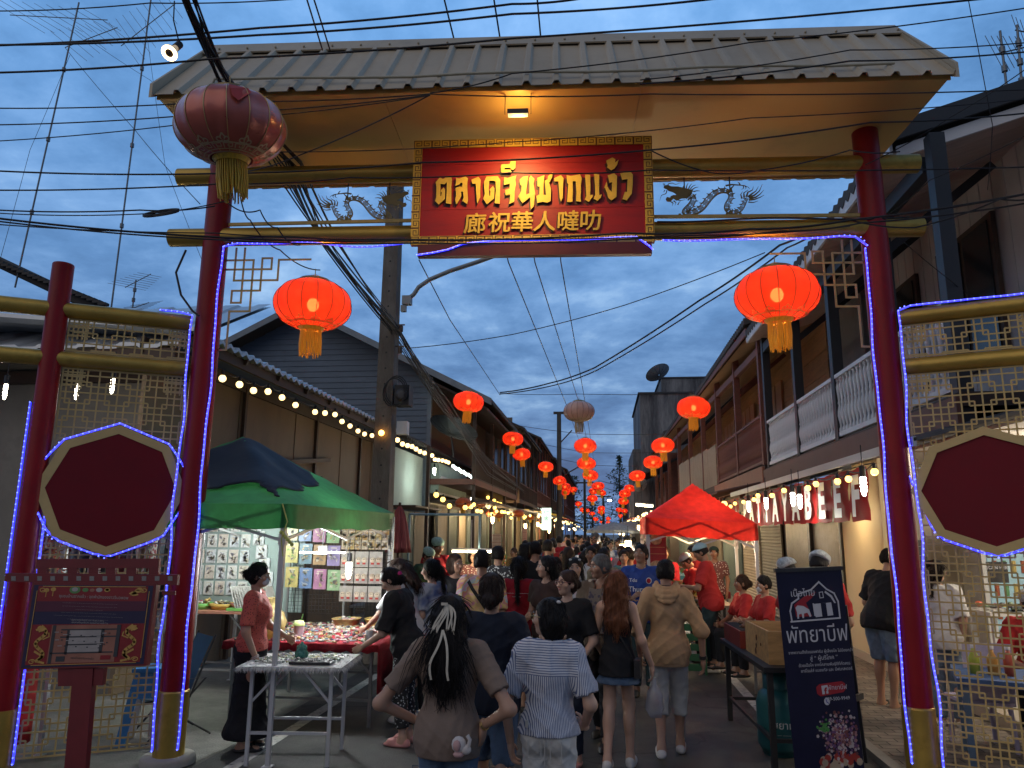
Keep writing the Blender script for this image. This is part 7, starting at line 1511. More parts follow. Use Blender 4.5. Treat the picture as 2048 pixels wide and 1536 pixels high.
   bz.v=[(p[0]*(.172*w+.02)*s,(p[1]*(.128+.018)-.008)*s,(hem+.012+p[2])*s)for p in bz.v]; bz.build('hem_band',clothm('sand_rib',(.30,.19,.11)),t)
  if kind=='hoodie':S.ell(U((0,-.0,hem+.05)),(.160*w,.12,.06),RL)
  if kind=='jacket':S.minusbox((-.03,.03,hipz-.3),(.03,.3,1.5+dz))if lean==0 else None
  emit(S,{'hoodie':'hoodie','jacket':'jacket','tank':'tank_top','apron':'apron'}.get(kind,'shirt'),mt,min(vox,.012))
  if kind=='tank':
   m=MB()
   for sd in(-1,1):m.tube([U((sd*.075,-.105,1.31))*s,U((sd*.095,-.07,1.40))*s,U((sd*.09,-.01,1.445))*s,U((sd*.08,.07,1.40))*s,U((sd*.07,.115,1.31))*s],.0045,5)
   m.build('straps',mt,t)
# - bottom
 if bottom:
  kind,mt=bottom[0],bottom[1]; o_=bottom[2]if len(bottom)>2 else{}; S=SDF(.03); S.wr=o_.get('wr',.005); wz=o_.get('waist',1.0)+dz
  S.ell((0,-.016,.93+dz),(.172*w,.130+belly*.4,.13));
  if wz>.98+dz:S.ell((0,0,1.02+dz),(.150*w+belly*.5,.112+belly*.8,.09))
  if kind in('skirt','longskirt'):
   end=o_.get('end',.62); S.k=.06; S.ell((0,-.035,.89),(.178*w,.130,.14))if kind=='longskirt' else S.ell((0,-.02,.86),(.165*w,.105,.12)); S.cap((0,0,.90+dz),(0,.0,end-.1),.14*w,o_.get('flare',.2)); S.ell((0,0,end),(.20,.17,.10))if kind=='skirt' else S.ell((0,.0,end+.05),(.23,.21,.14)); S.below((0,0,-1),-end)
  else:
   end=o_.get('end',.10); ex=o_.get('loose',.012)
   for sd in(-1,1):
    h,kn,an=LG[sd]; S.cap(h,kn,.088*w+ex,.060+ex)
    if end<.44:d=nrm(an-kn); tt=(.48-end)/.40; en=kn+(an-kn)*tt; S.cap(kn,kn+(an-kn)*min(1.1,tt+.1),.060+ex,o_.get('cuff',.047)+ex,clip=(d,d@en))
    if not sit:S.ell(h+(0,-.052,0),(.090*w,.086,.10))
   if end>=.44 and not sit:S.below((0,0,-1),-end)
  S.below((0,0,1),wz); emit(S,{'skirt':'skirt','longskirt':'skirt'}.get(kind,'trousers'),mt,min(vox,.012))
# - shoes
 if shoes:
  kind,mt=shoes
  for sd in(-1,1):
   h,kn,an=LG[sd]; S=SDF(.02); z0=an[2]-.085
   S.ell((an[0]+sd*.006,an[1]+.055,z0+.020),(.046,.142,.028))
   if kind=='shoe':S.ell((an[0],an[1]-.02,z0+.05),(.042,.06,.045)).ell((an[0]+sd*.008,an[1]+.10,z0+.04),(.044,.075,.036))
   if kind=='slide':S.ell((an[0]+sd*.008,an[1]+.10,z0+.045),(.047,.055,.036)); S.ell((an[0],an[1]-.045,z0+.04),(.044,.035,.035)); S.minus((an[0],an[1]+.015,z0+.085),(.034,.05,.05))
   if kind=='sandal':S.cap((an[0]-.04,an[1]+.10,z0+.03),(an[0],an[1]+.09,z0+.062),.010).cap((an[0]+.04,an[1]+.10,z0+.03),(an[0],an[1]+.09,z0+.062),.010)
   S.below((0,0,-1),-z0-.002); emit(S,'shoe',mt,min(vox,.010))
# - hair and hats
 hk=hair[0]; S=SDF(.02); S.k=.03
 if hk!='none':
  net=hk in('net',);
  S.ell(HD((0,-.006,1.632)),(.083,.098,.092),Rh).ell(HD((0,-.028,1.585)),(.080,.076,.085),Rh)
  if hk=='bob':S.ell(HD((0,-.026,1.565)),(.092,.086,.115),Rh)
  L_=hair[2]if len(hair)>2 else 1.25
  if hk in('long','half'):S.ell(HD((0,-.060,1.60)),(.094,.062,.10),Rh); S.cap(HD((-.045,-.070,1.57)),HD((-.062,-.118,L_+.05)),.058,.042).cap(HD((.045,-.070,1.57)),HD((.058,-.118,L_+.03)),.058,.040).cap(HD((0,-.075,1.55)),HD((0,-.125,L_-.03)),.055,.036); S.wr=.006
  if hk=='long':
   for sd in(-1,1):S.cap(HD((sd*.072,-.01,1.58)),HD((sd*.105,-.04,max(L_,1.33))),.028,.022)
  if hk=='pony':S.ell(HD((0,-.10,1.60)),(.03,.03,.03),Rh); S.cap(HD((0,-.118,1.60)),HD((.008,-.142,L_)),.036,.018)
  if hk=='bun':S.ell(HD((0,-.112,1.60)),(.046,.038,.046),Rh)
  if hk=='low':S.ell(HD((0,-.09,1.545)),(.045,.04,.045),Rh)
  if hk=='braids':
   for sd in(-1,1):S.cap(HD((sd*.078,.0,1.56)),HD((sd*.10,.05,1.40)),.022,.020).cap(HD((sd*.10,.05,1.40)),HD((sd*.095,.10,1.22)),.020,.012)
  S.minus(HD((0,.122,1.565)),(.066,.075,.098)if hk!='bob' else(.10,.092,.10),Rh)
  if hk in('short','net','cap','buzz'):S.below(-(Rh@np.array((0,.25,1.0))),-((Rh@np.array((0,.25,1.0)))@HD((0,-.05,1.545))))
  S.wr=max(S.wr,.0025); ho=emit(S,'hair',hm,min(vox,.011))
  if vox<.0165 and hk not in('net','cap')and ho:strands(ho,hk,s,lambda p:(Rh.T@(p/s-U(hp)))[1])
  if hk in('net','cap')or len(hair)>3:
   hat=hair[3]if len(hair)>3 else hk
   if hat=='net':
    S=SDF(.02); S.ell(HD((0,-.02,1.655)),(.098,.112,.080),Rh).ell(HD((0,-.035,1.625)),(.09,.10,.07),Rh); S.wr=.003; S.below(-(Rh@np.array((0,.35,1))),-((Rh@np.array((0,.35,1)))@HD((0,0,1.612)))); emit(S,'hair_net',hair[2]if len(hair)>3 else NET,min(vox,.011))
   else:
    S=SDF(.02); S.ell(HD((0,-.004,1.645)),(.092,.108,.080),Rh); S.below(-(Rh@np.array((0,-.12,1))),-((Rh@np.array((0,-.12,1)))@HD((0,0,1.635)))); S.ell(HD((0,.135,1.640)),(.072,.065,.009),Rh); emit(S,'cap',hair[2],min(vox,.009))
 if extra:extra(t,s,U,HD,Rh,AR,LG,RL)
 return t
NET=mat('hair_net_pale',(.40,.44,.46),.7,var=.5,scale=40,bump=.5,bscale=70); NETG=mat('hair_net_green',(.22,.34,.29),.7,var=.4,scale=40,bump=.5,bscale=70)
JEAN=mat('denim_blue',(.065,.105,.17),.85,var=.3,scale=9,bump=.25,bscale=120); JEANL=mat('denim_light',(.14,.20,.28),.85,var=.3,scale=9,bump=.25,bscale=120); BLK=clothm('black_cotton',(.016,.016,.018)); NAV=clothm('navy_cotton',(.014,.017,.028)); REDT=clothm('red_cotton',(.33,.016,.026)); REDP=clothm('red_polo',(.42,.03,.03)); WHT=clothm('white_cotton',(.60,.60,.60)); WHJ=clothm('white_denim',(.58,.57,.54)); TAUPE=clothm('taupe_cotton',(.20,.145,.115)); BRN=clothm('dark_brown_cotton',(.060,.036,.030)); KHK=clothm('khaki_cotton',(.20,.17,.12)); SAND=clothm('sand_fleece',(.42,.265,.145)); GREYP=clothm('pale_grey_satin',(.45,.44,.42),.5); JACK=clothm('brown_jacket',(.105,.075,.052)); BLU=clothm('royal_blue_jersey',(.018,.05,.24),.5); DGRN=clothm('dark_teal_denim',(.028,.05,.055)); CAPB=clothm('pale_blue_cap',(.30,.48,.56))
WSH=mat('white_rubber',(.55,.53,.50),.5,var=.1); BSH=mat('black_shoe',(.02,.018,.016),.5,var=.1); PSH=mat('pink_rubber',(.55,.24,.22),.5,var=.1); TSH=mat('tan_sandal',(.30,.19,.11),.6,var=.1)
def nodes_mat(name,fn,rough=.85):
 m=bpy.data.materials.new(name); m.use_nodes=True; nt=m.node_tree; b=nt.nodes['Principled BSDF']; b.inputs['Roughness'].default_value=rough; tcn=nt.nodes.new('ShaderNodeTexCoord'); fn(nt.nodes,nt.links,b,tcn.outputs['Object'])
 n2=nt.nodes.new('ShaderNodeTexNoise'); n2.inputs['Scale'].default_value=24; nt.links.new(tcn.outputs['Object'],n2.inputs['Vector']); bp=nt.nodes.new('ShaderNodeBump'); bp.inputs['Strength'].default_value=.25; bp.inputs['Distance'].default_value=.02; nt.links.new(n2.outputs[0],bp.inputs['Height']); nt.links.new(bp.outputs[0],b.inputs['Normal']); return m
def _stripe(N,L,b,co):
 sp=N.new('ShaderNodeSeparateXYZ'); L.new(co,sp.inputs[0])
 def M(op,a,c):n=N.new('ShaderNodeMath'); n.operation=op; [n.inputs.__getitem__(i).__setattr__('default_value',v)if isinstance(v,(int,float))else L.new(v,n.inputs[i])for i,v in enumerate((a,c))]; return n.outputs[0]
 h=M('LESS_THAN',M('FRACT',M('MULTIPLY',sp.outputs[2],78),0),.36); v=M('LESS_THAN',M('FRACT',M('MULTIPLY',M('ADD',sp.outputs[0],M('MULTIPLY',sp.outputs[1],.6)),95),0),.42)
 up=M('GREATER_THAN',sp.outputs[2],1.115); arm=M('GREATER_THAN',M('ABSOLUTE',sp.outputs[0],0),.172); up2=M('MULTIPLY',up,M('SUBTRACT',1,arm)); mx=N.new('ShaderNodeMixRGB'); L.new(up2,mx.inputs[0]); L.new(v,mx.inputs[1]); L.new(h,mx.inputs[2])
 c=N.new('ShaderNodeMixRGB'); L.new(mx.outputs[0],c.inputs[0]); c.inputs[1].default_value=(.56,.57,.62,1); c.inputs[2].default_value=(.10,.13,.24,1); L.new(c.outputs[0],b.inputs['Base Color'])
STRIPE=nodes_mat('striped_blouse',_stripe)
def _tie(N,L,b,co):
 mp=N.new('ShaderNodeMapping'); mp.inputs['Location'].default_value=(0,0,-1.2); L.new(co,mp.inputs[0]); w=N.new('ShaderNodeTexWave'); w.wave_type='RINGS'; w.rings_direction='SPHERICAL'; w.inputs['Scale'].default_value=2.2; w.inputs['Distortion'].default_value=7; w.inputs['Detail'].default_value=3; w.inputs['Detail Scale'].default_value=2.5; L.new(mp.outputs[0],w.inputs['Vector']); r=N.new('ShaderNodeValToRGB'); e=r.color_ramp.elements
 st=[(0,(.60,.42,.16)),(.25,(.50,.18,.30)),(.45,(.58,.26,.10)),(.62,(.62,.46,.16)),(.8,(.35,.48,.55)),(1,(.55,.30,.40))]
 while len(e)<6:e.new(.5)
 for el,(p,c)in zip(e,st):el.position=p; el.color=(*c,1)
 L.new(w.outputs[0],r.inputs[0]); L.new(r.outputs[0],b.inputs['Base Color'])
TIED=nodes_mat('tie_dye',_tie); FLOR=pattern_cloth('red_floral_blouse',(.10,.02,.02),(.52,.10,.075),60,.28); BWF=pattern_cloth('black_white_print',(.55,.55,.55),(.03,.03,.035),34,.35); FLOW=pattern_cloth('flower_shirt',(.55,.50,.45),(.14,.05,.05),30,.3); ZIG=pattern_cloth('patterned_trousers',(.40,.40,.40),(.02,.02,.02),40,.3)
LTD=nodes_mat('pale_tie_dye',lambda N,L,b,co:(lambda n,r:(L.new(co,n.inputs['Vector']),n.inputs.__getitem__('Scale').__setattr__('default_value',6),L.new(n.outputs[0],r.inputs[0]),r.color_ramp.elements[0].__setattr__('color',(.10,.14,.30,1)),r.color_ramp.elements[0].__setattr__('position',.4),r.color_ramp.elements[1].__setattr__('color',(.55,.58,.62,1)),r.color_ramp.elements[1].__setattr__('position',.6),L.new(r.outputs[0],b.inputs['Base Color'])))(N.new('ShaderNodeTexNoise'),N.new('ShaderNodeValToRGB')))
def hp_(px,py,H):p=gr(px,py,H+.005); return(p[0],p[1])
def yp(px,Y):p=Yat(px,1060,Y); return(p[0],Y)
IVORY=clothm('ivory_ribbon',(.60,.54,.44)); METG=mat('thin_gold',(.5,.34,.14),.3,metal=.9,var=0); CLR=mat('clear_plastic_pale',(.55,.56,.60),.15,var=.3,scale=15)
def strip3(m,pts,w,nrm_,mi=0):
 P=[np.array(p,float)for p in pts]; rows=[]
 for i,p in enumerate(P):d=nrm(P[min(i+1,len(P)-1)]-P[max(i-1,0)]); q=nrm(np.cross(d,nrm_))*w/2; rows.append([p-q,p+q])
 m.grid(rows,mi); rows2=[[a+np.array(nrm_)*.003,b_+np.array(nrm_)*.003]for a,b_ in rows]; m.grid([r[::-1]for r in rows2],mi)
def ex1(t,s,U,HD,Rh,AR,LG,RL):
 m=MB(); k=HD((0,-.118,1.665))
 for a in((-.02,-.03),(-.038,-.05),(.022,-.01),(.045,-.02)):
  pts=[k+np.array((a[0]*f*1.7+(.012*math.sin(f*5)),-.012*math.sin(f*PI)-.035*f,.012*math.sin(f*PI)-.17*f**1.3))for f in np.linspace(0,1,8)]; strip3(m,[p*s for p in pts],.009,(0,-1,0)); strip3(m,[(p+np.array((.026*math.sin(f*PI),-.004,.004)))*s for p,f in zip(pts,np.linspace(0,1,8))],.009,(0,-1,0))
 for x in(-.06,.045):strip3(m,[(k+np.array((x*min(1,f*1.6)+.01*math.sin(f*6),-.045-.02*math.sin(f*3),-.14-.28*f)))*s for f in np.linspace(0,1,10)],.012,(0,-1,0))
 strip3(m,[(k+np.array((x,-.008-.02*(1-abs(x)*10),.006)))*s for x in np.linspace(-.02,.02,7)],.014,(0,-1,0)); m.build('hair_ribbon',IVORY,t)
 m=MB(); q=random.Random(6)
 for i in range(260):
  x=q.gauss(0,.055); pts=[HD((x*.5,-.10,1.58))]; L_=q.uniform(.2,.52)
  for f in(.3,.6,1):pts.append(pts[0]+np.array((x*f*1.35+.02*math.sin(f*4+i),-.05-.02*math.sin(f*3),-L_*f)))
  m.tube([p*s for p in pts],[.002,.0024,.0018,.0007],4)
 m.build('loose_strands',hairm('black'),t)
 m=MB(); c=U((.115,-.17,.905))*s; m.ball(c,.040,12,0,(1,.6,1.05)); m.ball(c+(.035,0,-.02),.026,10,0,(1.2,.7,1)); m.ball(c+(.0,-.01,-.045),.025,8,1,(1.2,.7,.6)); m.tube([c+(.05,-.005,-.01),c+(.06,-.01,.03),c+(.045,-.01,.05)],.010,6,0); m.ball(c+(-.005,-.022,.0),.022,8,1,(1,.4,1.3)); m.build('plush_charm',[clothm('plush_white',(.55,.50,.48)),clothm('plush_pink',(.50,.30,.28))],t)
 a,e,w_,d,_=AR[1]; m=MB(); u,v,dd=frame(w_-e)
 for k2 in(.93,.98):c=e+(w_-e)*k2; m.tube([(c+(u*math.cos(a_)+v*math.sin(a_))*.030)*s for a_ in np.linspace(0,2*PI,18)],.003,5)
 m.build('bracelet',METG,t)
 m=MB()
 for x in(-.09,.09):m.ribbon([(x-.055,0),(x-.05,-.12),(x,-.145),(x+.05,-.12),(x+.055,0),(x-.055,0)],.003,np.array((0,-.158,.775))*s,(1,0,0),(0,0,1),.002)
 m.build('pocket_stitching',mat('denim_stitch',(.05,.075,.12),.8,var=0),t)
person('person in a taupe t-shirt, ivory bow in long black hair, hands on hips',hp_(903,1192,1.525),-5,1.525,.0085,'mid',1.16,True,{'L':((-.40,-.10,1.085),(-.215,.05,.965),(.35,.6,-.5)),'R':((.40,-.13,1.10),(.225,-.045,.985),(-.10,.25,-1),(-1,.2,0))},head=(0,0),top=('tee',TAUPE,{'hem':.80,'sleeve':.70,'rs':.064,'wr':.004,'inf':.019}),bottom=('jeans',JEAN,{'waist':.96}),hair=('long','black',1.20),shoes=('shoe',WSH),extra=ex1,face=False)
def glasses(t,s,HD,thick=.0022,mt=None):
 m=MB()
 for sd in(-1,1):m.tube([HD((sd*.033+.024*math.cos(a),.110-.004*abs(math.cos(a)),1.600+.020*math.sin(a)))*s for a in np.linspace(0,2*PI,16)],thick,5); m.tube([HD((sd*.057,.105,1.606))*s,HD((sd*.078,.06,1.606))*s,HD((sd*.080,-.005,1.602))*s],thick,5)
 m.tube([HD((-.009,.112,1.604))*s,HD((.009,.112,1.604))*s],thick,5); m.build('glasses',mt or METG,t)
def ex2(t,s,U,HD,Rh,AR,LG,RL):
 glasses(t,s,HD); m=MB()
 for k in range(3):m.ball(HD((-.03+.02*k,-.075+.012*k,1.702-.012*k))*s,.010,6,0,(1.3,1,1));
 m.build('hair_clip',mat('pearl_clip',(.6,.58,.55),.3),t); m=MB(); m.ribbon([(-.09,.02),(-.09,-.07),(-.02,-.07),(-.02,.02)],.004,np.array((0,-.152,.88))*s,(1,0,0),(0,0,1),.002); m.ribbon([(.09,.02),(.09,-.09),(.03,-.09),(.03,.02)],.004,np.array((0,-.152,.88))*s,(1,0,0),(0,0,1),.002); m.ribbon([(0,.07),(0,-.10)],.004,np.array((0,-.150,.88))*s,(1,0,0),(0,0,1),.002); m.bx(-.10,-.085,-.162,-.15,.865,.90); m.build('pocket_stitching',mat('white_denim_stitch',(.40,.39,.37),.8,var=0),t)
person('person in a blue striped collared blouse and white jeans looking left through thin glasses',hp_(1098,1200,1.50),-6,1.50,.0085,'light',1.04,True,{'L':((-.27,-.04,1.08),(-.25,.02,.84)),'R':((.265,-.05,1.10),(.20,.15,.93),(-.5,.8,0))},head=(74,2),top=('shirt',STRIPE,{'hem':.92,'sleeve':.80,'rs':.074,'wr':.006,'inf':.024}),bottom=('jeans',WHJ,{'waist':1.02}),hair=('bob','black'),shoes=('shoe',WSH),extra=ex2)
person('person in a plain black t-shirt and blue denim shorts walking away, hair clipped up',hp_(985,1150,1.60),-4,1.60,.012,'tan',1.12,True,{'R':((.27,-.04,1.10),(.27,.02,.85)),'L':((-.26,-.03,1.1),(-.24,.06,.86))},stride=(.14,-.14),top=('tee',NAV,{'hem':.83,'sleeve':.82,'rs':.078,'inf':.024}),bottom=('shorts',JEAN,{'end':.50,'loose':.022}),hair=('low','darkbrown'),shoes=('sandal',TSH),face=False)
def exsling(t,s,U,HD,Rh,AR,LG,RL):
 m=MB(); strip3(m,[U(p)*s for p in((-.14,-.075,1.43),(-.07,-.135,1.33),(.03,-.145,1.2),(.13,-.135,1.06))],.035,(0,-1,0)); m.build('sling_strap',BLK,t)
person('person in a tie-dye t-shirt with a black sling strap, walking away',hp_(971,1103,1.69)if False else yp(965,7.7),0,1.68,.014,'tan',1.12,False,None,stride=(-.1,.12),top=('tee',TIED,{'hem':.82,'sleeve':.9,'rs':.085,'inf':.026}),bottom=('shorts',KHK,{'end':.5,'loose':.02}),hair=('short','black'),shoes=('sandal',BSH),extra=exsling,face=False)
def exback(t,s,U,HD,Rh,AR,LG,RL):
 m=MB();
 for k,(bd,z)in enumerate((('friends',1.30),('family',1.262))):text_on(m,('~~~~ ~~~~~~','~~~~')[k],.042,U((0,-.142,z))*s,(-1*-1,0,0),(0,0,1),0,'CENTER',.002)
 m.build('back_print',WHT,t)
person('person in a red t-shirt with white back print and a long black ponytail',yp(1038,8.3),-3,1.60,.014,'tan',1.02,True,None,stride=(.08,-.08),top=('tee',REDT,{'hem':.84,'sleeve':.85,'rs':.075,'inf':.022}),bottom=('shorts',KHK,{'end':.5,'loose':.02}),hair=('pony','black',1.27),shoes=('shoe',BSH),extra=exback,face=False)
person('person in a dark brown t-shirt with black hair looking left',yp(1093,8.0),150,1.62,.013,'light',1.0,True,None,stride=(.1,-.1),head=(-38+0,0),top=('tee',BRN,{'hem':.86,'sleeve':.6}),bottom=('jeans',DGRN),hair=('half','black',1.36),shoes=('shoe',WSH))
def exg(t,s,U,HD,Rh,AR,LG,RL):
 glasses(t,s,HD,.003,mat('red_brown_frame',(.12,.03,.03),.3)); m=MB(); m.tube([(U((.04+.02*math.cos(a),.135,1.19+.028*math.sin(a))))*s for a in np.linspace(.4,5.5,12)],.004,5); m.build('chest_emblem',WHT,t)
person('person with glasses and tied back brown hair in a black t-shirt, hand raised',yp(1133,6.6),162,1.545,.012,'light',1.1,True,{'R':((.25,-.03,1.10),(.04,.24,1.12),(-1,.3,0),(0,0,1)),'L':((-.26,0,1.09),(-.20,.18,.95),(.3,.9,0))},head=(-28,4),top=('tee',BLK,{'hem':.84,'sleeve':.82,'rs':.075,'inf':.022}),bottom=('jeans',NAV),hair=('bun','brown'),shoes=('sandal',PSH),extra=exg)
person('person with two black braids and white clips in a white t-shirt',yp(1150,8.2),178,1.60,.013,'light',1.0,True,None,head=(0,2),top=('tee',WHT,{'hem':.85,'sleeve':.72,'inf':.02}),bottom=('jeans',DGRN),hair=('braids','black'),shoes=('shoe',WSH),extra=lambda t,s,U,HD,Rh,AR,LG,RL:(lambda m:([m.ball(HD((sx_*.052,.055,1.692))*s,.012,6,0,(1.4,1,1))for sx_ in(-1,1)],m.ball(U((0,.135,1.22))*s,.05,10,1,(1,.15,1.2)),m.build('hair_clip',[WHT,clothm('print_pale_teal',(.22,.36,.38))],t)))(MB()))
def exold(t,s,U,HD,Rh,AR,LG,RL):
 m=MB(); strip3(m,[U(p)*s for p in((.02,.128,1.40),(.05,.150,1.2),(.05,.155,1.0))],.10,(0,1,0)); strip3(m,[U(p)*s for p in((-.02,.128,1.40),(-.05,.150,1.2),(-.05,.155,1.0))],.10,(0,1,0)); m.build('scarf',pattern_cloth('plaid_scarf',(.06,.05,.08),(.16,.13,.11),30,.4),t); S=SDF(.03); S.ell(U((0,-.07,1.42)),(.14,.07,.075)).cap(U((-.1,0,1.44)),U((.1,0,1.44)),.04); S.minus(U((0,.03,1.48)),(.08,.09,.09)); V,Fq=S.mesh(.012); m=MB(); m.add(V*s,Fq,0,True); m.build('hood',clothm('beige_hood',(.40,.35,.28)),t)
person('older person in a brown jacket with a beige hood and plaid scarf looking left',(-.02,7.25),160,1.665,.0125,'tan',1.06,False,{'R':((.26,-.02,1.09),(.22,.08,.86))},head=(-42,-2),stride=(.16,-.14),top=('jacket',JACK,{'hem':.74,'sleeve':1.95,'rs':.062,'inf':.03}),bottom=('jeans',BLK),hair=('short','grey'),shoes=('shoe',BSH),extra=exold)
def extank(t,s,U,HD,Rh,AR,LG,RL):
 m=MB(); strip3(m,[U(p)*s for p in((-.10,-.07,1.42),(-.07,-.125,1.32),(.02,-.13,1.18),(.12,-.135,1.02),(.17,-.10,.92))],.014,(0,-1,0)); m.box(U((.185,-.04,.87))*s,(.05,.17,.14)); m.build('crossbody_bag',mat('black_leather',(.018,.016,.016),.4,bump=.2,bscale=80),t)
 a,e,w_,d,_=AR[1]; c=(w_+d*.14)*s
 m=MB(); m.lathe([(.015,0),(.02,-.05),(.06,-.12),(.075,-.24),(.05,-.30),(0,-.31)],c+(.01,0,.03),18,fn=lambda a,z:1+.16*math.sin(a*4+z*30)); m.build('carrier_bag',cloth_lit('clear_bag',(.62,.62,.66),.45,.3,.15),t); m=MB(); m.lathe([(0,-.26),(.032,-.26),(.04,-.12),(.041,-.118)],c+(.01,0,.03),14); m.build('iced_drink',mat('orange_drink',(.35,.16,.07),.3,var=.4,scale=30),t)
person('person with long auburn hair, black strappy top and denim skirt holding a plastic bag',(.11,6.55),-8,1.555,.011,'light',.90,True,{'R':((.225,-.03,1.10),(.30,.05,.88),(.05,.1,-1)),'L':((-.21,0,1.1),(-.16,.15,.95),(.2,.8,-.2))},stride=(-.14,.12),head=(6,0),top=('tank',BLK,{'hem':.80,'sleeve':0,'inf':.012,'flare':.185}),bottom=('skirt',JEAN,{'end':.73,'flare':.17}),hair=('long','auburn',1.22),shoes=('shoe',WSH),extra=extank,face=False)
def exband(t,s,U,HD,Rh,AR,LG,RL):
 a,e,w_,d,_=AR[1]; u,v,dd=frame(w_-e); m=MB()
 for k in(.86,.90,.94):c=e+(w_-e)*k; m.tube([(c+(u*math.cos(x)+v*math.sin(x))*.031)*s for x in np.linspace(0,2*PI,16)],.005,5)
 m.build('bracelet',BSH,t); m=MB(); m.tube([HD((.052*math.cos(x),.052*math.sin(x)-.004,1.475-.01*math.sin(x)))*s for x in np.linspace(0,2*PI,20)],.004,5); m.build('necklace',BSH,t)
person('person in a sand hoodie and rolled pale joggers with white slides, walking away',(.56,6.98),-4,1.63,.011,'mid',1.06,False,{'R':((.30,-.05,1.09),(.31,.02,.83)),'L':((-.28,-.02,1.09),(-.26,.10,.86))},stride=(-.17,.17),head=(-12,0),top=('hoodie',SAND,{'hem':.80,'sleeve':1.12,'rs':.070,'inf':.026,'wr':.0055}),bottom=('jeans',GREYP,{'end':.30,'loose':.02,'cuff':.05}),hair=('short','black'),shoes=('slide',WSH),extra=exband,face=False)
def exjer(t,s,U,HD,Rh,AR,LG,RL):
 m=MB(); fx,fz=RL@np.array((-1.,0,0)),RL@np.array((0,0,1.))
 text_on(m,'Tdu',.058,U((.09,.147,1.285))*s,fx,fz,0,'CENTER',.002,.001); text_on(m,'Thuropo',.085,U((0,.152,1.175))*s,fx,fz,0,'CENTER',.002,.001); text_on(m,'~~~~',.04,U((0,.15,1.12))*s,fx,fz,0,'CENTER',.002); m.ball(U((-.09,.137,1.30))*s,.034,12,0,(1,.15,1.1)); m.ball(U((-.09,.141,1.30))*s,.026,12,1,(1,.2,1.1)); m.build('shirt_print',[WHT,REDT],t)
 S=SDF(.02); S.cap(U((-.05,-.03,1.445)),U((-.045,.062,1.415)),.019).cap(U((.05,-.03,1.445)),U((.045,.062,1.415)),.019).cap(U((-.05,-.04,1.445)),U((.05,-.04,1.445)),.02); V,Fq=S.mesh(.01); m=MB(); m.add(V*s,Fq,0,True); m.build('collar',WHT,t)
person('person in a royal blue football jersey with white collar and script lettering',yp(1280,9.4),176,1.73,.013,'tan',1.14,False,None,head=(-18,10),top=('jersey',BLU,{'hem':.82,'sleeve':.85,'rs':.08,'inf':.022}),bottom=('jeans',DGRN),hair=('short','black'),shoes=('shoe',BSH),extra=exjer)
person('vendor in a red polo shirt and pale blue cap working at the counter, dark trousers',(1.50,11.12),78,1.74,.014,'tan',1.2,False,{'R':((.27,.10,1.12),(.16,.36,1.10),(-.2,1,0)),'L':((-.26,.12,1.12),(-.10,.36,1.16),(.2,1,.1))},head=(0,-18),lean=6,belly=.03,top=('tee',REDP,{'hem':.80,'sleeve':.80,'rs':.082,'inf':.025}),bottom=('jeans',DGRN,{'loose':.025}),hair=('cap','black',CAPB),shoes=('shoe',WSH))
person('second vendor in red with a pale blue cap bending over the herbs',yp(1392,11.9),95,1.60,.016,'tan',1.05,True,{'R':((.24,.15,1.12),(.10,.36,1.0)),'L':((-.24,.15,1.12),(-.10,.38,1.0))},head=(10,-25),lean=12,top=('tee',REDP,{'sleeve':.7}),bottom=('jeans',BLK),hair=('cap','black',CAPB),shoes=('shoe',BSH))
person('vendor in red standing at the back of the red canopy',yp(1385,13.6),110,1.66,.018,'mid',1.05,True,None,head=(10,-10),top=('tee',REDP),bottom=('jeans',BLK),hair=('bun','black'),shoes=('shoe',BSH))
person('person in a dark cap and patterned shirt near the roller shutters',yp(1426,13.9),170,1.64,.018,'tan',1.1,False,None,top=('tee',FLOW),bottom=('jeans',BLK),hair=('cap','black',clothm('dark_green_cap',(.03,.05,.04))),shoes=('shoe',BSH))
person('seated cook in red with a pale hair band beside the roller shutters',yp(1478,10.9),100,1.62,.015,'tan',1.1,True,{'R':((.23,.12,1.10),(.05,.34,1.02),(-.6,.6,0)),'L':((-.23,.12,1.1),(.02,.32,1.0),(.6,.6,0))},sit=True,zoff=.10,head=(-5,0),top=('tee',REDP,{'sleeve':.85}),bottom=('jeans',BLK),hair=('bun','brown'),shoes=('sandal',BSH))
def exmask(mtn,col):
 def f(t,s,U,HD,Rh,AR,LG,RL):
  S=SDF(.02); S.ell(HD((0,.068,1.548)),(.052,.046,.048),Rh); S.minus(HD((0,.03,1.63)),(.09,.08,.04),Rh); V,Fq=S.mesh(.008); m=MB(); m.add(V*s,Fq,0,True); m.build('face_mask',clothm(mtn,col),t); m=MB()
  for sd in(-1,1):m.tube([HD((sd*.05,.07,1.56))*s,HD((sd*.076,.02,1.585))*s],.003,4)
  m.build('mask_loop',clothm(mtn,col),t)
 return f
person('seated person in red with a lowered white mask behind the serving table',yp(1522,10.2),105,1.62,.015,'mid',1.0,True,{'R':((.23,.12,1.10),(.10,.36,1.12)),'L':((-.23,.12,1.1),(-.05,.34,1.1))},sit=True,zoff=.13,head=(0,-4),top=('tee',REDP,{'sleeve':.8}),bottom=('jeans',BLK),hair=('short','black'),shoes=('sandal',BSH),extra=exmask('mask_white',(.6,.62,.64)))
person('cook in a red shirt and pale hair net bending behind the navy banner',(1.98,7.55),-38,1.72,.012,'mid',1.12,False,{'R':((.24,.12,1.10),(.10,.34,.98)),'L':((-.24,.12,1.1),(-.06,.36,.98))},lean=14,head=(0,-10),top=('tee',REDP,{'hem':.84,'sleeve':.8,'rs':.08,'inf':.024}),bottom=('jeans',BLK,{'loose':.02}),hair=('net','black',NET,'net'),shoes=('shoe',BSH),face=False)
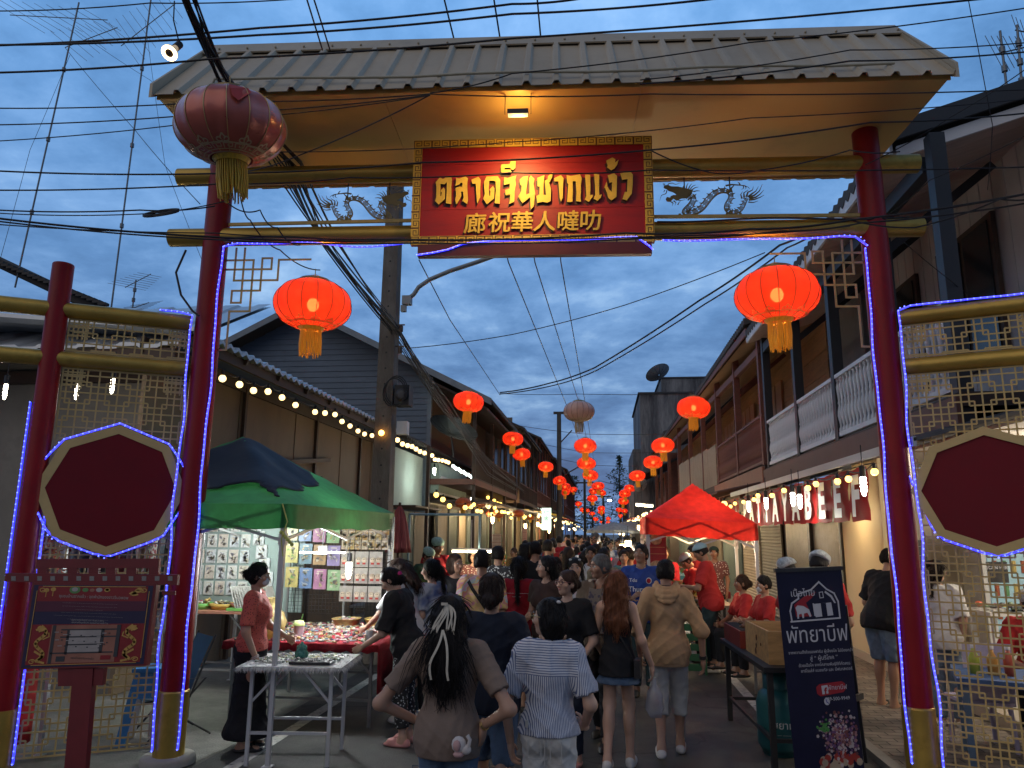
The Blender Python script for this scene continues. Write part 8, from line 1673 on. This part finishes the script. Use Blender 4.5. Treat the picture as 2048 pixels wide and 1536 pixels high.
person('second cook whose pale hair net shows just above the navy banner',yp(1583,8.3),60,1.62,.015,'mid',1.0,True,None,lean=8,top=('tee',REDP),bottom=('jeans',BLK),hair=('net','black',NET,'net'),shoes=('shoe',BSH))
person('broad person in a black t-shirt and denim shorts leaning right before the cream wall',(3.12,9.15),-62,1.74,.014,'mid',1.28,False,{'R':((.30,.05,1.10),(.25,.16,.90)),'L':((-.30,.05,1.1),(-.22,.2,.92))},lean=16,belly=.05,top=('tee',BLK,{'hem':.80,'sleeve':.85,'rs':.088,'inf':.028}),bottom=('shorts',JEANL,{'end':.50,'loose':.03}),hair=('short','black'),shoes=('sandal',BSH),face=False)
person('person in a white shirt with a dark ponytail behind the right lattice',(3.42,8.35),-20,1.62,.014,'light',.98,True,None,head=(-35,0),top=('tee',WHT,{'sleeve':.9,'hem':.8,'rs':.08,'inf':.026}),bottom=('jeans',JEANL),hair=('pony','darkbrown',1.40),shoes=('shoe',WSH))
def exno(t,s,U,HD,Rh,AR,LG,RL):
 exmask('mask_black',(.02,.02,.022))(t,s,U,HD,Rh,AR,LG,RL); m=MB(); fx=np.array((-1.,0,0)); text_on(m,'NO',.06,U((-.04,.15,1.22))*s,fx,RL@np.array((0,0,1.)),0,'CENTER',.004,.002); m.build('shirt_print',WHT,t); m=MB(); m.bx(-.09,-.01,.36,.365,.70,.80); m.build('receipt',WHT,t)
person('seated cook in red with hair net and black mask behind the blue table',(3.98,7.75),152,1.66,.0125,'mid',1.12,True,{'R':((.26,.12,1.08),(.06,.34,1.03),(-.7,.6,0)),'L':((-.26,.12,1.08),(-.02,.36,1.08),(.6,.6,0))},sit=True,zoff=.13,head=(12,-14),top=('tee',REDP,{'sleeve':.85,'rs':.08,'inf':.022}),bottom=('jeans',BLK),hair=('net','black',NET,'net'),shoes=('sandal',BSH),extra=exno)
def exvend(t,s,U,HD,Rh,AR,LG,RL):
 exmask('mask_white',(.6,.62,.64))(t,s,U,HD,Rh,AR,LG,RL); a,e,w_,d,_=AR[1]; u,v,dd=frame(w_-e); m=MB()
 for k in(.9,.95):c=e+(w_-e)*k; m.tube([(c+(u*math.cos(x)+v*math.sin(x))*.030)*s for x in np.linspace(0,2*PI,16)],.004,5)
 m.build('bracelet',mat('bead_pale',(.5,.42,.4),.4),t); m=MB(); m.ball(HD((-.0,-.04,1.71))*s,.016,6,0,(1,1.4,.8)); m.ball(HD((.02,-.07,1.70))*s,.014,6,0); m.build('hair_clip',WHT,t)
person('masked vendor in a red floral blouse and long black skirt behind the bead table',(-3.12,6.62),-74,1.57,.0105,'mid',1.06,True,{'R':((.25,-.03,1.09),(.245,.08,.85)),'L':((-.24,.10,1.1),(-.10,.30,1.0))},head=(-4,-6),top=('tee',FLOR,{'hem':.90,'sleeve':.82,'rs':.068,'inf':.016}),bottom=('longskirt',BLK,{'end':.12,'flare':.19}),hair=('bun','black'),shoes=('sandal',BSH),extra=exvend)
def excup(t,s,U,HD,Rh,AR,LG,RL):
 m=MB(); m.ball(HD((.0,-.105,1.585))*s,.034,10,0,(1.2,.6,1)); m.build('scrunchie',clothm('pink_scrunchie',(.45,.03,.16)),t); a,e,w_,d,_=AR[1]; c=(w_+d*.10)*s; m=MB(); m.lathe([(.028,-.05),(.036,.06),(.037,.06),(.03,-.048),(0,-.048)],c,14); m.build('plastic_cup',CLR,t)
person('person with a pink scrunchie, black t-shirt and patterned trousers bending over the jewellery',(-1.80,6.98),82,1.56,.0115,'light',1.02,True,{'R':((.25,.06,1.09),(.10,.33,1.08),(-.2,1,.1)),'L':((-.25,.12,1.1),(-.12,.42,1.02),(.1,1,-.2))},lean=15,head=(6,-20),top=('tee',BLK,{'hem':.68,'sleeve':.95,'rs':.09,'inf':.035}),bottom=('jeans',ZIG,{'end':.16,'loose':.02}),hair=('low','black'),shoes=('slide',PSH),extra=excup)
person('person in a white blouse with straight brown hair reaching over the jewellery',(-1.98,7.75),70,1.60,.013,'light',.98,True,{'L':((-.26,.16,1.16),(-.14,.46,1.05),(.1,1,-.2)),'R':((.24,.10,1.12),(.12,.36,1.04),(-.2,1,0))},lean=12,head=(10,-18),top=('tee',WHT,{'sleeve':.9,'rs':.085,'inf':.026}),bottom=('jeans',DGRN),hair=('long','brown',1.36),shoes=('shoe',WSH))
person('person with a black ponytail in a pale tie-dye top looking left at the stall',(-1.82,8.0),60,1.57,.013,'light',.98,True,None,head=(24,-6),top=('tee',LTD,{'sleeve':.8}),bottom=('jeans',BLK),hair=('pony','black',1.38),shoes=('shoe',WSH))
def exred(t,s,U,HD,Rh,AR,LG,RL):m=MB(); m.ball(U((.02,.125,1.17))*s,.062,12,0,(1,.2,1)); m.build('chest_emblem',REDT,t)
person('person with a brown bob in a black t-shirt with a red fruit print, turned right',yp(912,8.9),205,1.60,.0135,'mid',1.02,True,None,head=(30,0),top=('tee',BLK,{'neck':.09}),bottom=('jeans',BLK),hair=('bob','brown'),shoes=('shoe',BSH),extra=exred)
person('vendor in a red apron and green hair net standing behind the greens',yp(873,11.9),205,1.76,.016,'tan',1.05,True,{'R':((.24,.1,1.12),(.12,.34,1.0)),'L':((-.24,.1,1.1),(-.12,.34,1.0))},head=(20,-14),lean=6,top=('tee',REDT,{'hem':.55,'sleeve':.8,'inf':.022}),bottom=('jeans',BLK),hair=('net','black',NETG,'net'),shoes=('shoe',BSH))
person('vendor in dark green with a green hair net bending over the greens',yp(848,11.6),235,1.62,.016,'tan',1.05,True,None,head=(10,-20),lean=8,top=('tee',clothm('dark_green_cotton',(.03,.07,.04))),bottom=('jeans',BLK),hair=('net','black',NETG,'net'),shoes=('shoe',BSH))
person('seated stall keeper in a flower print blouse under the tube lamp',yp(948,12.6),200,1.56,.018,'light',1.05,True,None,top=('tee',FLOW),bottom=('jeans',BLK),hair=('bob','black'),shoes=('shoe',BSH))
person('person in a black and white printed shirt ahead of the tie-dye shirt',yp(997,9.9),-12,1.68,.015,'mid',1.1,False,None,top=('shirt',BWF,{'sleeve':.9,'rs':.085}),bottom=('jeans',BLK),hair=('short','black'),shoes=('shoe',BSH),face=False)
person('tall person in a black t-shirt beyond the red back-print shirt',yp(1071,10.6),4,1.74,.016,'mid',1.15,False,None,stride=(.1,-.1),top=('tee',BLK,{'sleeve':.85}),bottom=('jeans',DGRN),hair=('short','black'),shoes=('shoe',BSH),face=False)
person('shorter person in black beside the tall one in black',yp(1050,10.9),6,1.70,.016,'tan',1.0,True,None,top=('tee',BLK),bottom=('jeans',JEAN),hair=('bob','black'),shoes=('shoe',BSH),face=False)
person('person in a black shirt with short side-parted hair in mid crowd, back turned',yp(1096,12.4),-30,1.74,.018,'mid',1.1,False,None,top=('tee',BLK),bottom=('jeans',JEAN),hair=('short','black'),shoes=('shoe',BSH))
person('smiling person in a white polo shirt in the mid crowd, facing the gate',yp(1182,10.7),182,1.68,.015,'tan',1.08,False,{'R':((.25,.06,1.12),(.05,.30,1.2),(-.6,.5,.5))},head=(-10,0),top=('shirt',WHT,{'sleeve':.85}),bottom=('jeans',BLK),hair=('short','black'),shoes=('shoe',BSH))
person('person with a black fringe beside the white polo shirt, looking down',yp(1206,10.4),175,1.66,.015,'light',1.0,False,None,head=(20,-12),top=('tee',KHK),bottom=('jeans',BLK),hair=('short','black'),shoes=('shoe',BSH))
person('person with long dark hair in the mid crowd, back turned',yp(1136,11.9),10,1.64,.017,'light',.98,True,None,top=('tee',BRN),bottom=('jeans',JEAN),hair=('long','darkbrown',1.3),shoes=('shoe',WSH),face=False)
person('smiling person with tied hair in teal in front of the bright bulbs',yp(1247,12.2),178,1.60,.016,'light',1.0,True,None,top=('tee',clothm('teal_cotton',(.08,.20,.22))),bottom=('jeans',BLK),hair=('low','black'),shoes=('shoe',BSH))
person('tall person with glasses in a dark floral shirt above the far crowd',yp(1191,15.5),170,1.86,.018,'tan',1.1,False,None,head=(-10,-5),top=('shirt',BWF,{'sleeve':.9}),bottom=('jeans',BLK),hair=('short','grey'),shoes=('shoe',BSH),extra=lambda t,s,U,HD,Rh,AR,LG,RL:glasses(t,s,HD,.004,BSH))
# ---- far crowd: a few built once, then copied
CROWD=[]
spec=[('tee',BLK,'short','black',False,0),('tee',WHT,'long','black',True,0),('tee',REDT,'bob','darkbrown',True,180),('shirt',FLOW,'short','black',False,180),('tee',NAV,'pony','black',True,0),('tee',KHK,'bun','brown',True,180)]
TOPS=[BLK,WHT,REDT,FLOW,NAV,KHK,TAUPE,clothm('mustard_cotton',(.36,.22,.06)),clothm('pale_pink_cotton',(.48,.30,.30)),BWF,clothm('olive_cotton',(.09,.10,.05)),LTD]
TOPS+=[REDT,WHT,REDP,WHT]
CN=['black','white','red','flower print','navy','khaki','taupe','mustard','pale pink','black and white print','olive','pale tie-dye','red','white','bright red','white']
q=random.Random(19); protos=[]
for i,(k,mt,hs,hc,fm,yw)in enumerate(spec):
 protos.append(person('x',(0,0),yw,1.68 if not fm else 1.58,.021,('mid','light','tan')[i%3],1.05,fm,None,stride=(.1,-.1)if i%2 else(-.1,.1),top=(k,mt,{'sleeve':.8}),bottom=(('jeans',JEAN),('jeans',BLK),('shorts',KHK,{'end':.5}))[i%3],hair=(hs,hc),shoes=('shoe',BSH),face=(yw==180)))
used=set(); n=0
spots=[]
for k in range(84):
 Y=12.3+36*(k/84.0)**1.25+q.uniform(-.4,.4); x=q.uniform(-2.0,1.25)*(1 if Y>16 else .8)
 if any(math.hypot(x-a,Y-b)<.55 for a,b in spots):x=q.uniform(-2.0,1.3)
 spots.append((x,Y))
for k,(x,Y)in enumerate(spots):
 pi_=k%6; o=protos[pi_]if k<6 else copy_tree(protos[pi_]); ci=(k*5+k//6)%len(TOPS)if k>=6 else{0:0,1:1,2:2,3:3,4:4,5:5}[k]
 o.location=(x,Y,0); o.rotation_euler=(0,0,math.radians(spec[pi_][5]+q.uniform(-35,35))); f=q.uniform(.95,1.06); o.scale=(f,f,f)
 for c in o.children:
  if c.name.startswith('shirt')and k>=6:c.material_slots[0].link='OBJECT'; c.material_slots[0].material=TOPS[ci]
 o['label']='person in a %s top %s in the far crowd'%(CN[ci],'facing the gate' if spec[pi_][5]==180 else 'walking away'); o['category']='person'; o['group']='far crowd, %s tops'%CN[ci]
# ==== CABLES, ANTENNAS, HANGING LAMP
def cable(pts,r,label,sag=0.0,grp='overhead cables'):
 P=[Yat(x,y,Y)for x,y,Y in pts]; r*=.8; m=MB(); m.tube(wire(P,sag=sag,k=10),r,5); return tag(m.build('overhead_cable',BLACK),label,'cable',grp)
LB_={'a':'black cable crossing the sky above the gate roof','b':'thin black cable crossing in front of the gate roof and soffit','c':'black cable crossing the gate beams','d':'cable of the thick slanting bundle that runs down to the utility pole','e':'cable running high along the street towards the far poles','f':'thin cable on the right running to the wooden house','g':'thin lantern wire strung across the street','h':'thin guy wire of the television masts'}
q=random.Random(4)
for k,pts,r in(('a',((-40,92,4.6),(520,56,4.7),(1024,8,4.9),(1200,-10,5)),.011),('a',((-40,90,4.6),(520,70,4.7),(1024,28,4.9),(1450,-5,5)),.011),('a',((-40,146,4.4),(420,118,4.5),(1024,77,4.7),(1980,-4,5)),.010),('a',((-40,22,4.4),(300,6,4.5),(640,-6,4.6)),.006),('b',((860,186,4.5),(1024,147,4.6),(1500,85,4.8),(2090,10,5)),.006),('b',((-40,216,4.4),(430,203,4.5),(860,188,4.6),(1300,188,4.7),(2090,178,5)),.006),('b',((-40,250,4.4),(430,226,4.5),(860,190,4.6)),.006),('b',((-40,284,4.4),(430,240,4.5),(860,191,4.6)),.005),('b',((860,190,4.6),(600,310,4.9),(480,345,5.2)),.006),('b',((560,304,4.8),(1024,284,4.9),(1500,236,5),(2090,194,5.2)),.005),('c',((-40,340,4.9),(430,347,5.1),(845,325,5.3),(1300,300,5.5),(1740,245,5.7),(2090,222,5.9)),.009),('c',((-40,380,4.9),(450,367,5.1),(700,355,5.4),(1024,345,5.6),(1300,340,5.8),(2090,333,6)),.008),('c',((-40,418,5),(280,420,5.2),(430,412,5.5)),.008),('c',((-40,424,5),(280,428,5.2),(460,400,5.5)),.006),('c',((-40,432,5),(430,474,5.5),(830,480,5.8),(1250,466,5.8),(1500,458,5.7),(1700,440,5.6),(2090,380,5.5)),.012),('c',((-40,438,5),(430,479,5.5),(830,486,5.8),(1300,476,5.8),(1560,462,5.7),(1720,446,5.6),(2090,400,5.5)),.009),('c',((-40,446,5),(430,466,5.5),(800,478,5.8),(1400,470,5.8),(1700,452,5.6)),.007),('c',((1300,300,5.6),(1420,345,5.7),(1520,340,5.7),(1700,300,5.7),(1800,303,5.7)),.007),('c',((1700,440,5.6),(1830,455,5.6),(2000,398,5.5),(2090,392,5.4)),.008),('e',((884,-20,6.0),(1017,525,10),(1135,815,24),(1188,965,60)),.011),('e',((985,-20,6.0),(1070,525,10),(1160,812,24),(1190,960,60)),.011),('e',((1073,-20,6.0),(1122,525,10),(1172,815,24),(1193,960,60)),.011),('e',((608,-20,4.3),(645,100,5)),.008),('e',((622,-20,4.3),(660,100,5)),.008),('e',((838,520,10.9),(900,640,14),(1000,790,24)),.012),('f',((820,696,10.9),(1024,669,10.8),(1250,610,10.4),(1530,505,9.2)),.009),('f',((1000,785,13),(1100,766,12),(1190,735,11),(1400,600,9),(1560,490,7.4),(1660,440,6.6)),.015),('f',((1000,788,13),(1110,770,12),(1195,740,11),(1410,608,9),(1575,495,7.4),(1660,446,6.6)),.012),('f',((1280,160,5),(1700,100,5.2),(2090,82,5.4)),.006),('f',((1280,168,5),(1700,122,5.2),(2090,100,5.4)),.008),('f',((1935,-10,5),(1955,90,5.1),(1985,250,5.3),(1975,380,5.5)),.004),('f',((2090,110,6),(1900,235,6.2),(1730,330,6.3)),.006),('f',((2090,250,6),(1860,360,6.3),(1760,440,6.5)),.005),('f',((1760,440,6.6),(1900,560,7),(1960,600,7.2)),.005),('g',((1000,787,16),(1158,788,16.2),(1390,787,16)),.008),('g',((1030,850,23),(1170,868,23.5),(1330,868,23)),.010),('g',((1050,880,28),(1172,905,28),(1310,905,28)),.010),('g',((1095,912,33),(1180,930,33),(1276,932,33)),.012),('h',((130,95,11),(270,260,9),(400,408,6.4)),.006),('h',((140,110,12),(60,300,11),(0,520,10)),.005),('h',((290,40,12),(330,330,11),(420,560,10)),.005),('h',((150,60,12),(300,160,12),(400,230,12)),.005)):cable(pts,r,LB_[k],.02 if k!='e' else .0,'overhead cables: '+LB_[k])
for k in range(13):
 o=lambda a:q.uniform(-a,a); fan=k>7
 cable(((372+o(16),-20,4.3),(452+o(14),165+o(6),5.0),(560+o(22)+20*fan,325+o(10),6.2),(665+o(22),490+o(12),8.2),(785+o(10),648+o(14),10.75),(890+o(12),815+o(10),15.5),(985+o(14),935+o(14),24),(1060,990+o(6),40)),q.uniform(.009,.016),LB_['d'],.03,'overhead cables: '+LB_['d'])
for k,pts in enumerate((((455,405,5.9),(520,420,5.9),(555,455,5.9),(600,490,6.2)),((480,390,5.9),(500,440,5.9),(560,500,6.3),(640,540,7)))):cable(pts,.008,'loose cable hanging from the left gate post behind the tassel',.05,'loose cables at the left gate post')
m=MB(); c=Yat(322,427,5.3); m.tube([(c[0]+.15*math.cos(a),c[1]+.05*math.sin(a),c[2]+.045*math.sin(a+.3)+.006*k)for k in range(3)for a in np.linspace(0,2*PI,18)],.008,5); tag(m.build('cable_coil',BLACK),'coil of spare cable hanging on the lines left of the gate post','cable')
m=MB(); m.tube([Yat(x,y,6.0)for x,y in((372,500),(352,545),(362,590),(385,622),(398,632))],.010,6); tag(m.build('drop_cable',BLACK),'loop of cable hanging beside the left gate post above the wing','cable')
m=MB(); m.tube([gp(s_,-.11,4.50+.03*math.sin(s_*3))for s_ in np.linspace(.1,1.9,16)],.010,5); m.tube([gp(s_,-.10,4.63+.012*math.sin(s_*4))for s_ in np.linspace(4.1,6.3,16)],.009,5); tag(m.build('beam_cable',BLACK),'black cable tied along the lower gate beam','cable')
ALU=mat('antenna_aluminium',(.16,.17,.18),.45,metal=.7)
def antenna(label,base,top,Y,yag):
 a,b=Yat(*base,Y),Yat(*top,Y); t=T('tv_antenna',label,'antenna',a); m=MB(); m.cyl((0,0,0),b-a,.016,n=8)
 for f in(.25,.5,.75):p=(b-a)*f; m.cyl(p-(0,0,.04),p+(0,0,.04),.035,n=8)
 m.build('mast',ALU,t)
 for(x0,y0,x1,y1,n,w,dx,dy)in yag:
  p,r_=Yat(x0,y0,Y)-a,Yat(x1,y1,Y)-a; m=MB(); m.cyl(p,r_,.009,n=6)
  e=Yat(1024+dx,600+dy,Y)-Yat(1024,600,Y); e=nrm(e)
  for k in range(n):c=p+(r_-p)*(k+.5)/n; l=w*(1.15-.5*k/n); m.cyl(c-e*l,c+e*l,.0042,n=5)
  m.build('yagi',ALU,t)
antenna('tall television mast at the far left with two aerials',(30,575),(158,5),12,[(20,30,215,40,9,.75,100,60),(130,95,235,55,7,.5,90,70)])
antenna('tall television mast nearer the gate with one slanting aerial',(222,620),(303,-10),12,[(242,92,352,6,9,.55,60,75)])
antenna('small low aerial behind the wing lattice',(262,640),(272,560),14,[(250,575,302,548,8,.4,90,16)])
antenna('smallest aerial just above the wing beam',(262,660),(268,615),14,[(240,625,298,605,6,.5,100,-14)])
antenna('aerial mast on the right house roof',(2018,215),(2000,62),9,[(1985,110,2048,95,6,.25,20,60)])
antenna('thin aerial mast at the right edge of the sky',(2046,200),(2034,50),9,[(2030,60,2060,66,4,.2,10,60)])
c=Yat(340,105,4.4); t=T('ring_bulb','glowing reflector bulb hanging from the cables at the top left','light bulb',c); Rl=Rx(math.radians(-36))@np.array(((1,0,0),(0,1,0),(0,0,1.)))
m=MB(); m.lathe([(.022,.10),(.022,.06),(.03,.045),(.058,.0),(.058,-.012)],n=22,R=Rl); m.build('reflector',mat('bulb_frosted',(.62,.55,.45),.3,emit=(1,.7,.35),estr=.25),t)
m=MB(); m.lathe([(.056,-.012),(.042,-.018),(.030,-.014)],n=22,R=Rl); m.build('ring',glow('ring_glow',(1,.80,.45),6),t)
m=MB(); m.lathe([(.030,-.013),(.012,-.02),(0,-.021)],n=18,R=Rl); m.build('lens',mat('bulb_center',(.12,.07,.04),.2),t)
m=MB(); m.cyl(Rl@np.array((0,0,.095)),Rl@np.array((0,0,.17)),.027,n=12); m.tube([Rl@np.array((0,0,.17)),(0,0,.26),(-.01,0,.42)],.005,5); m.build('socket',BLACK,t)
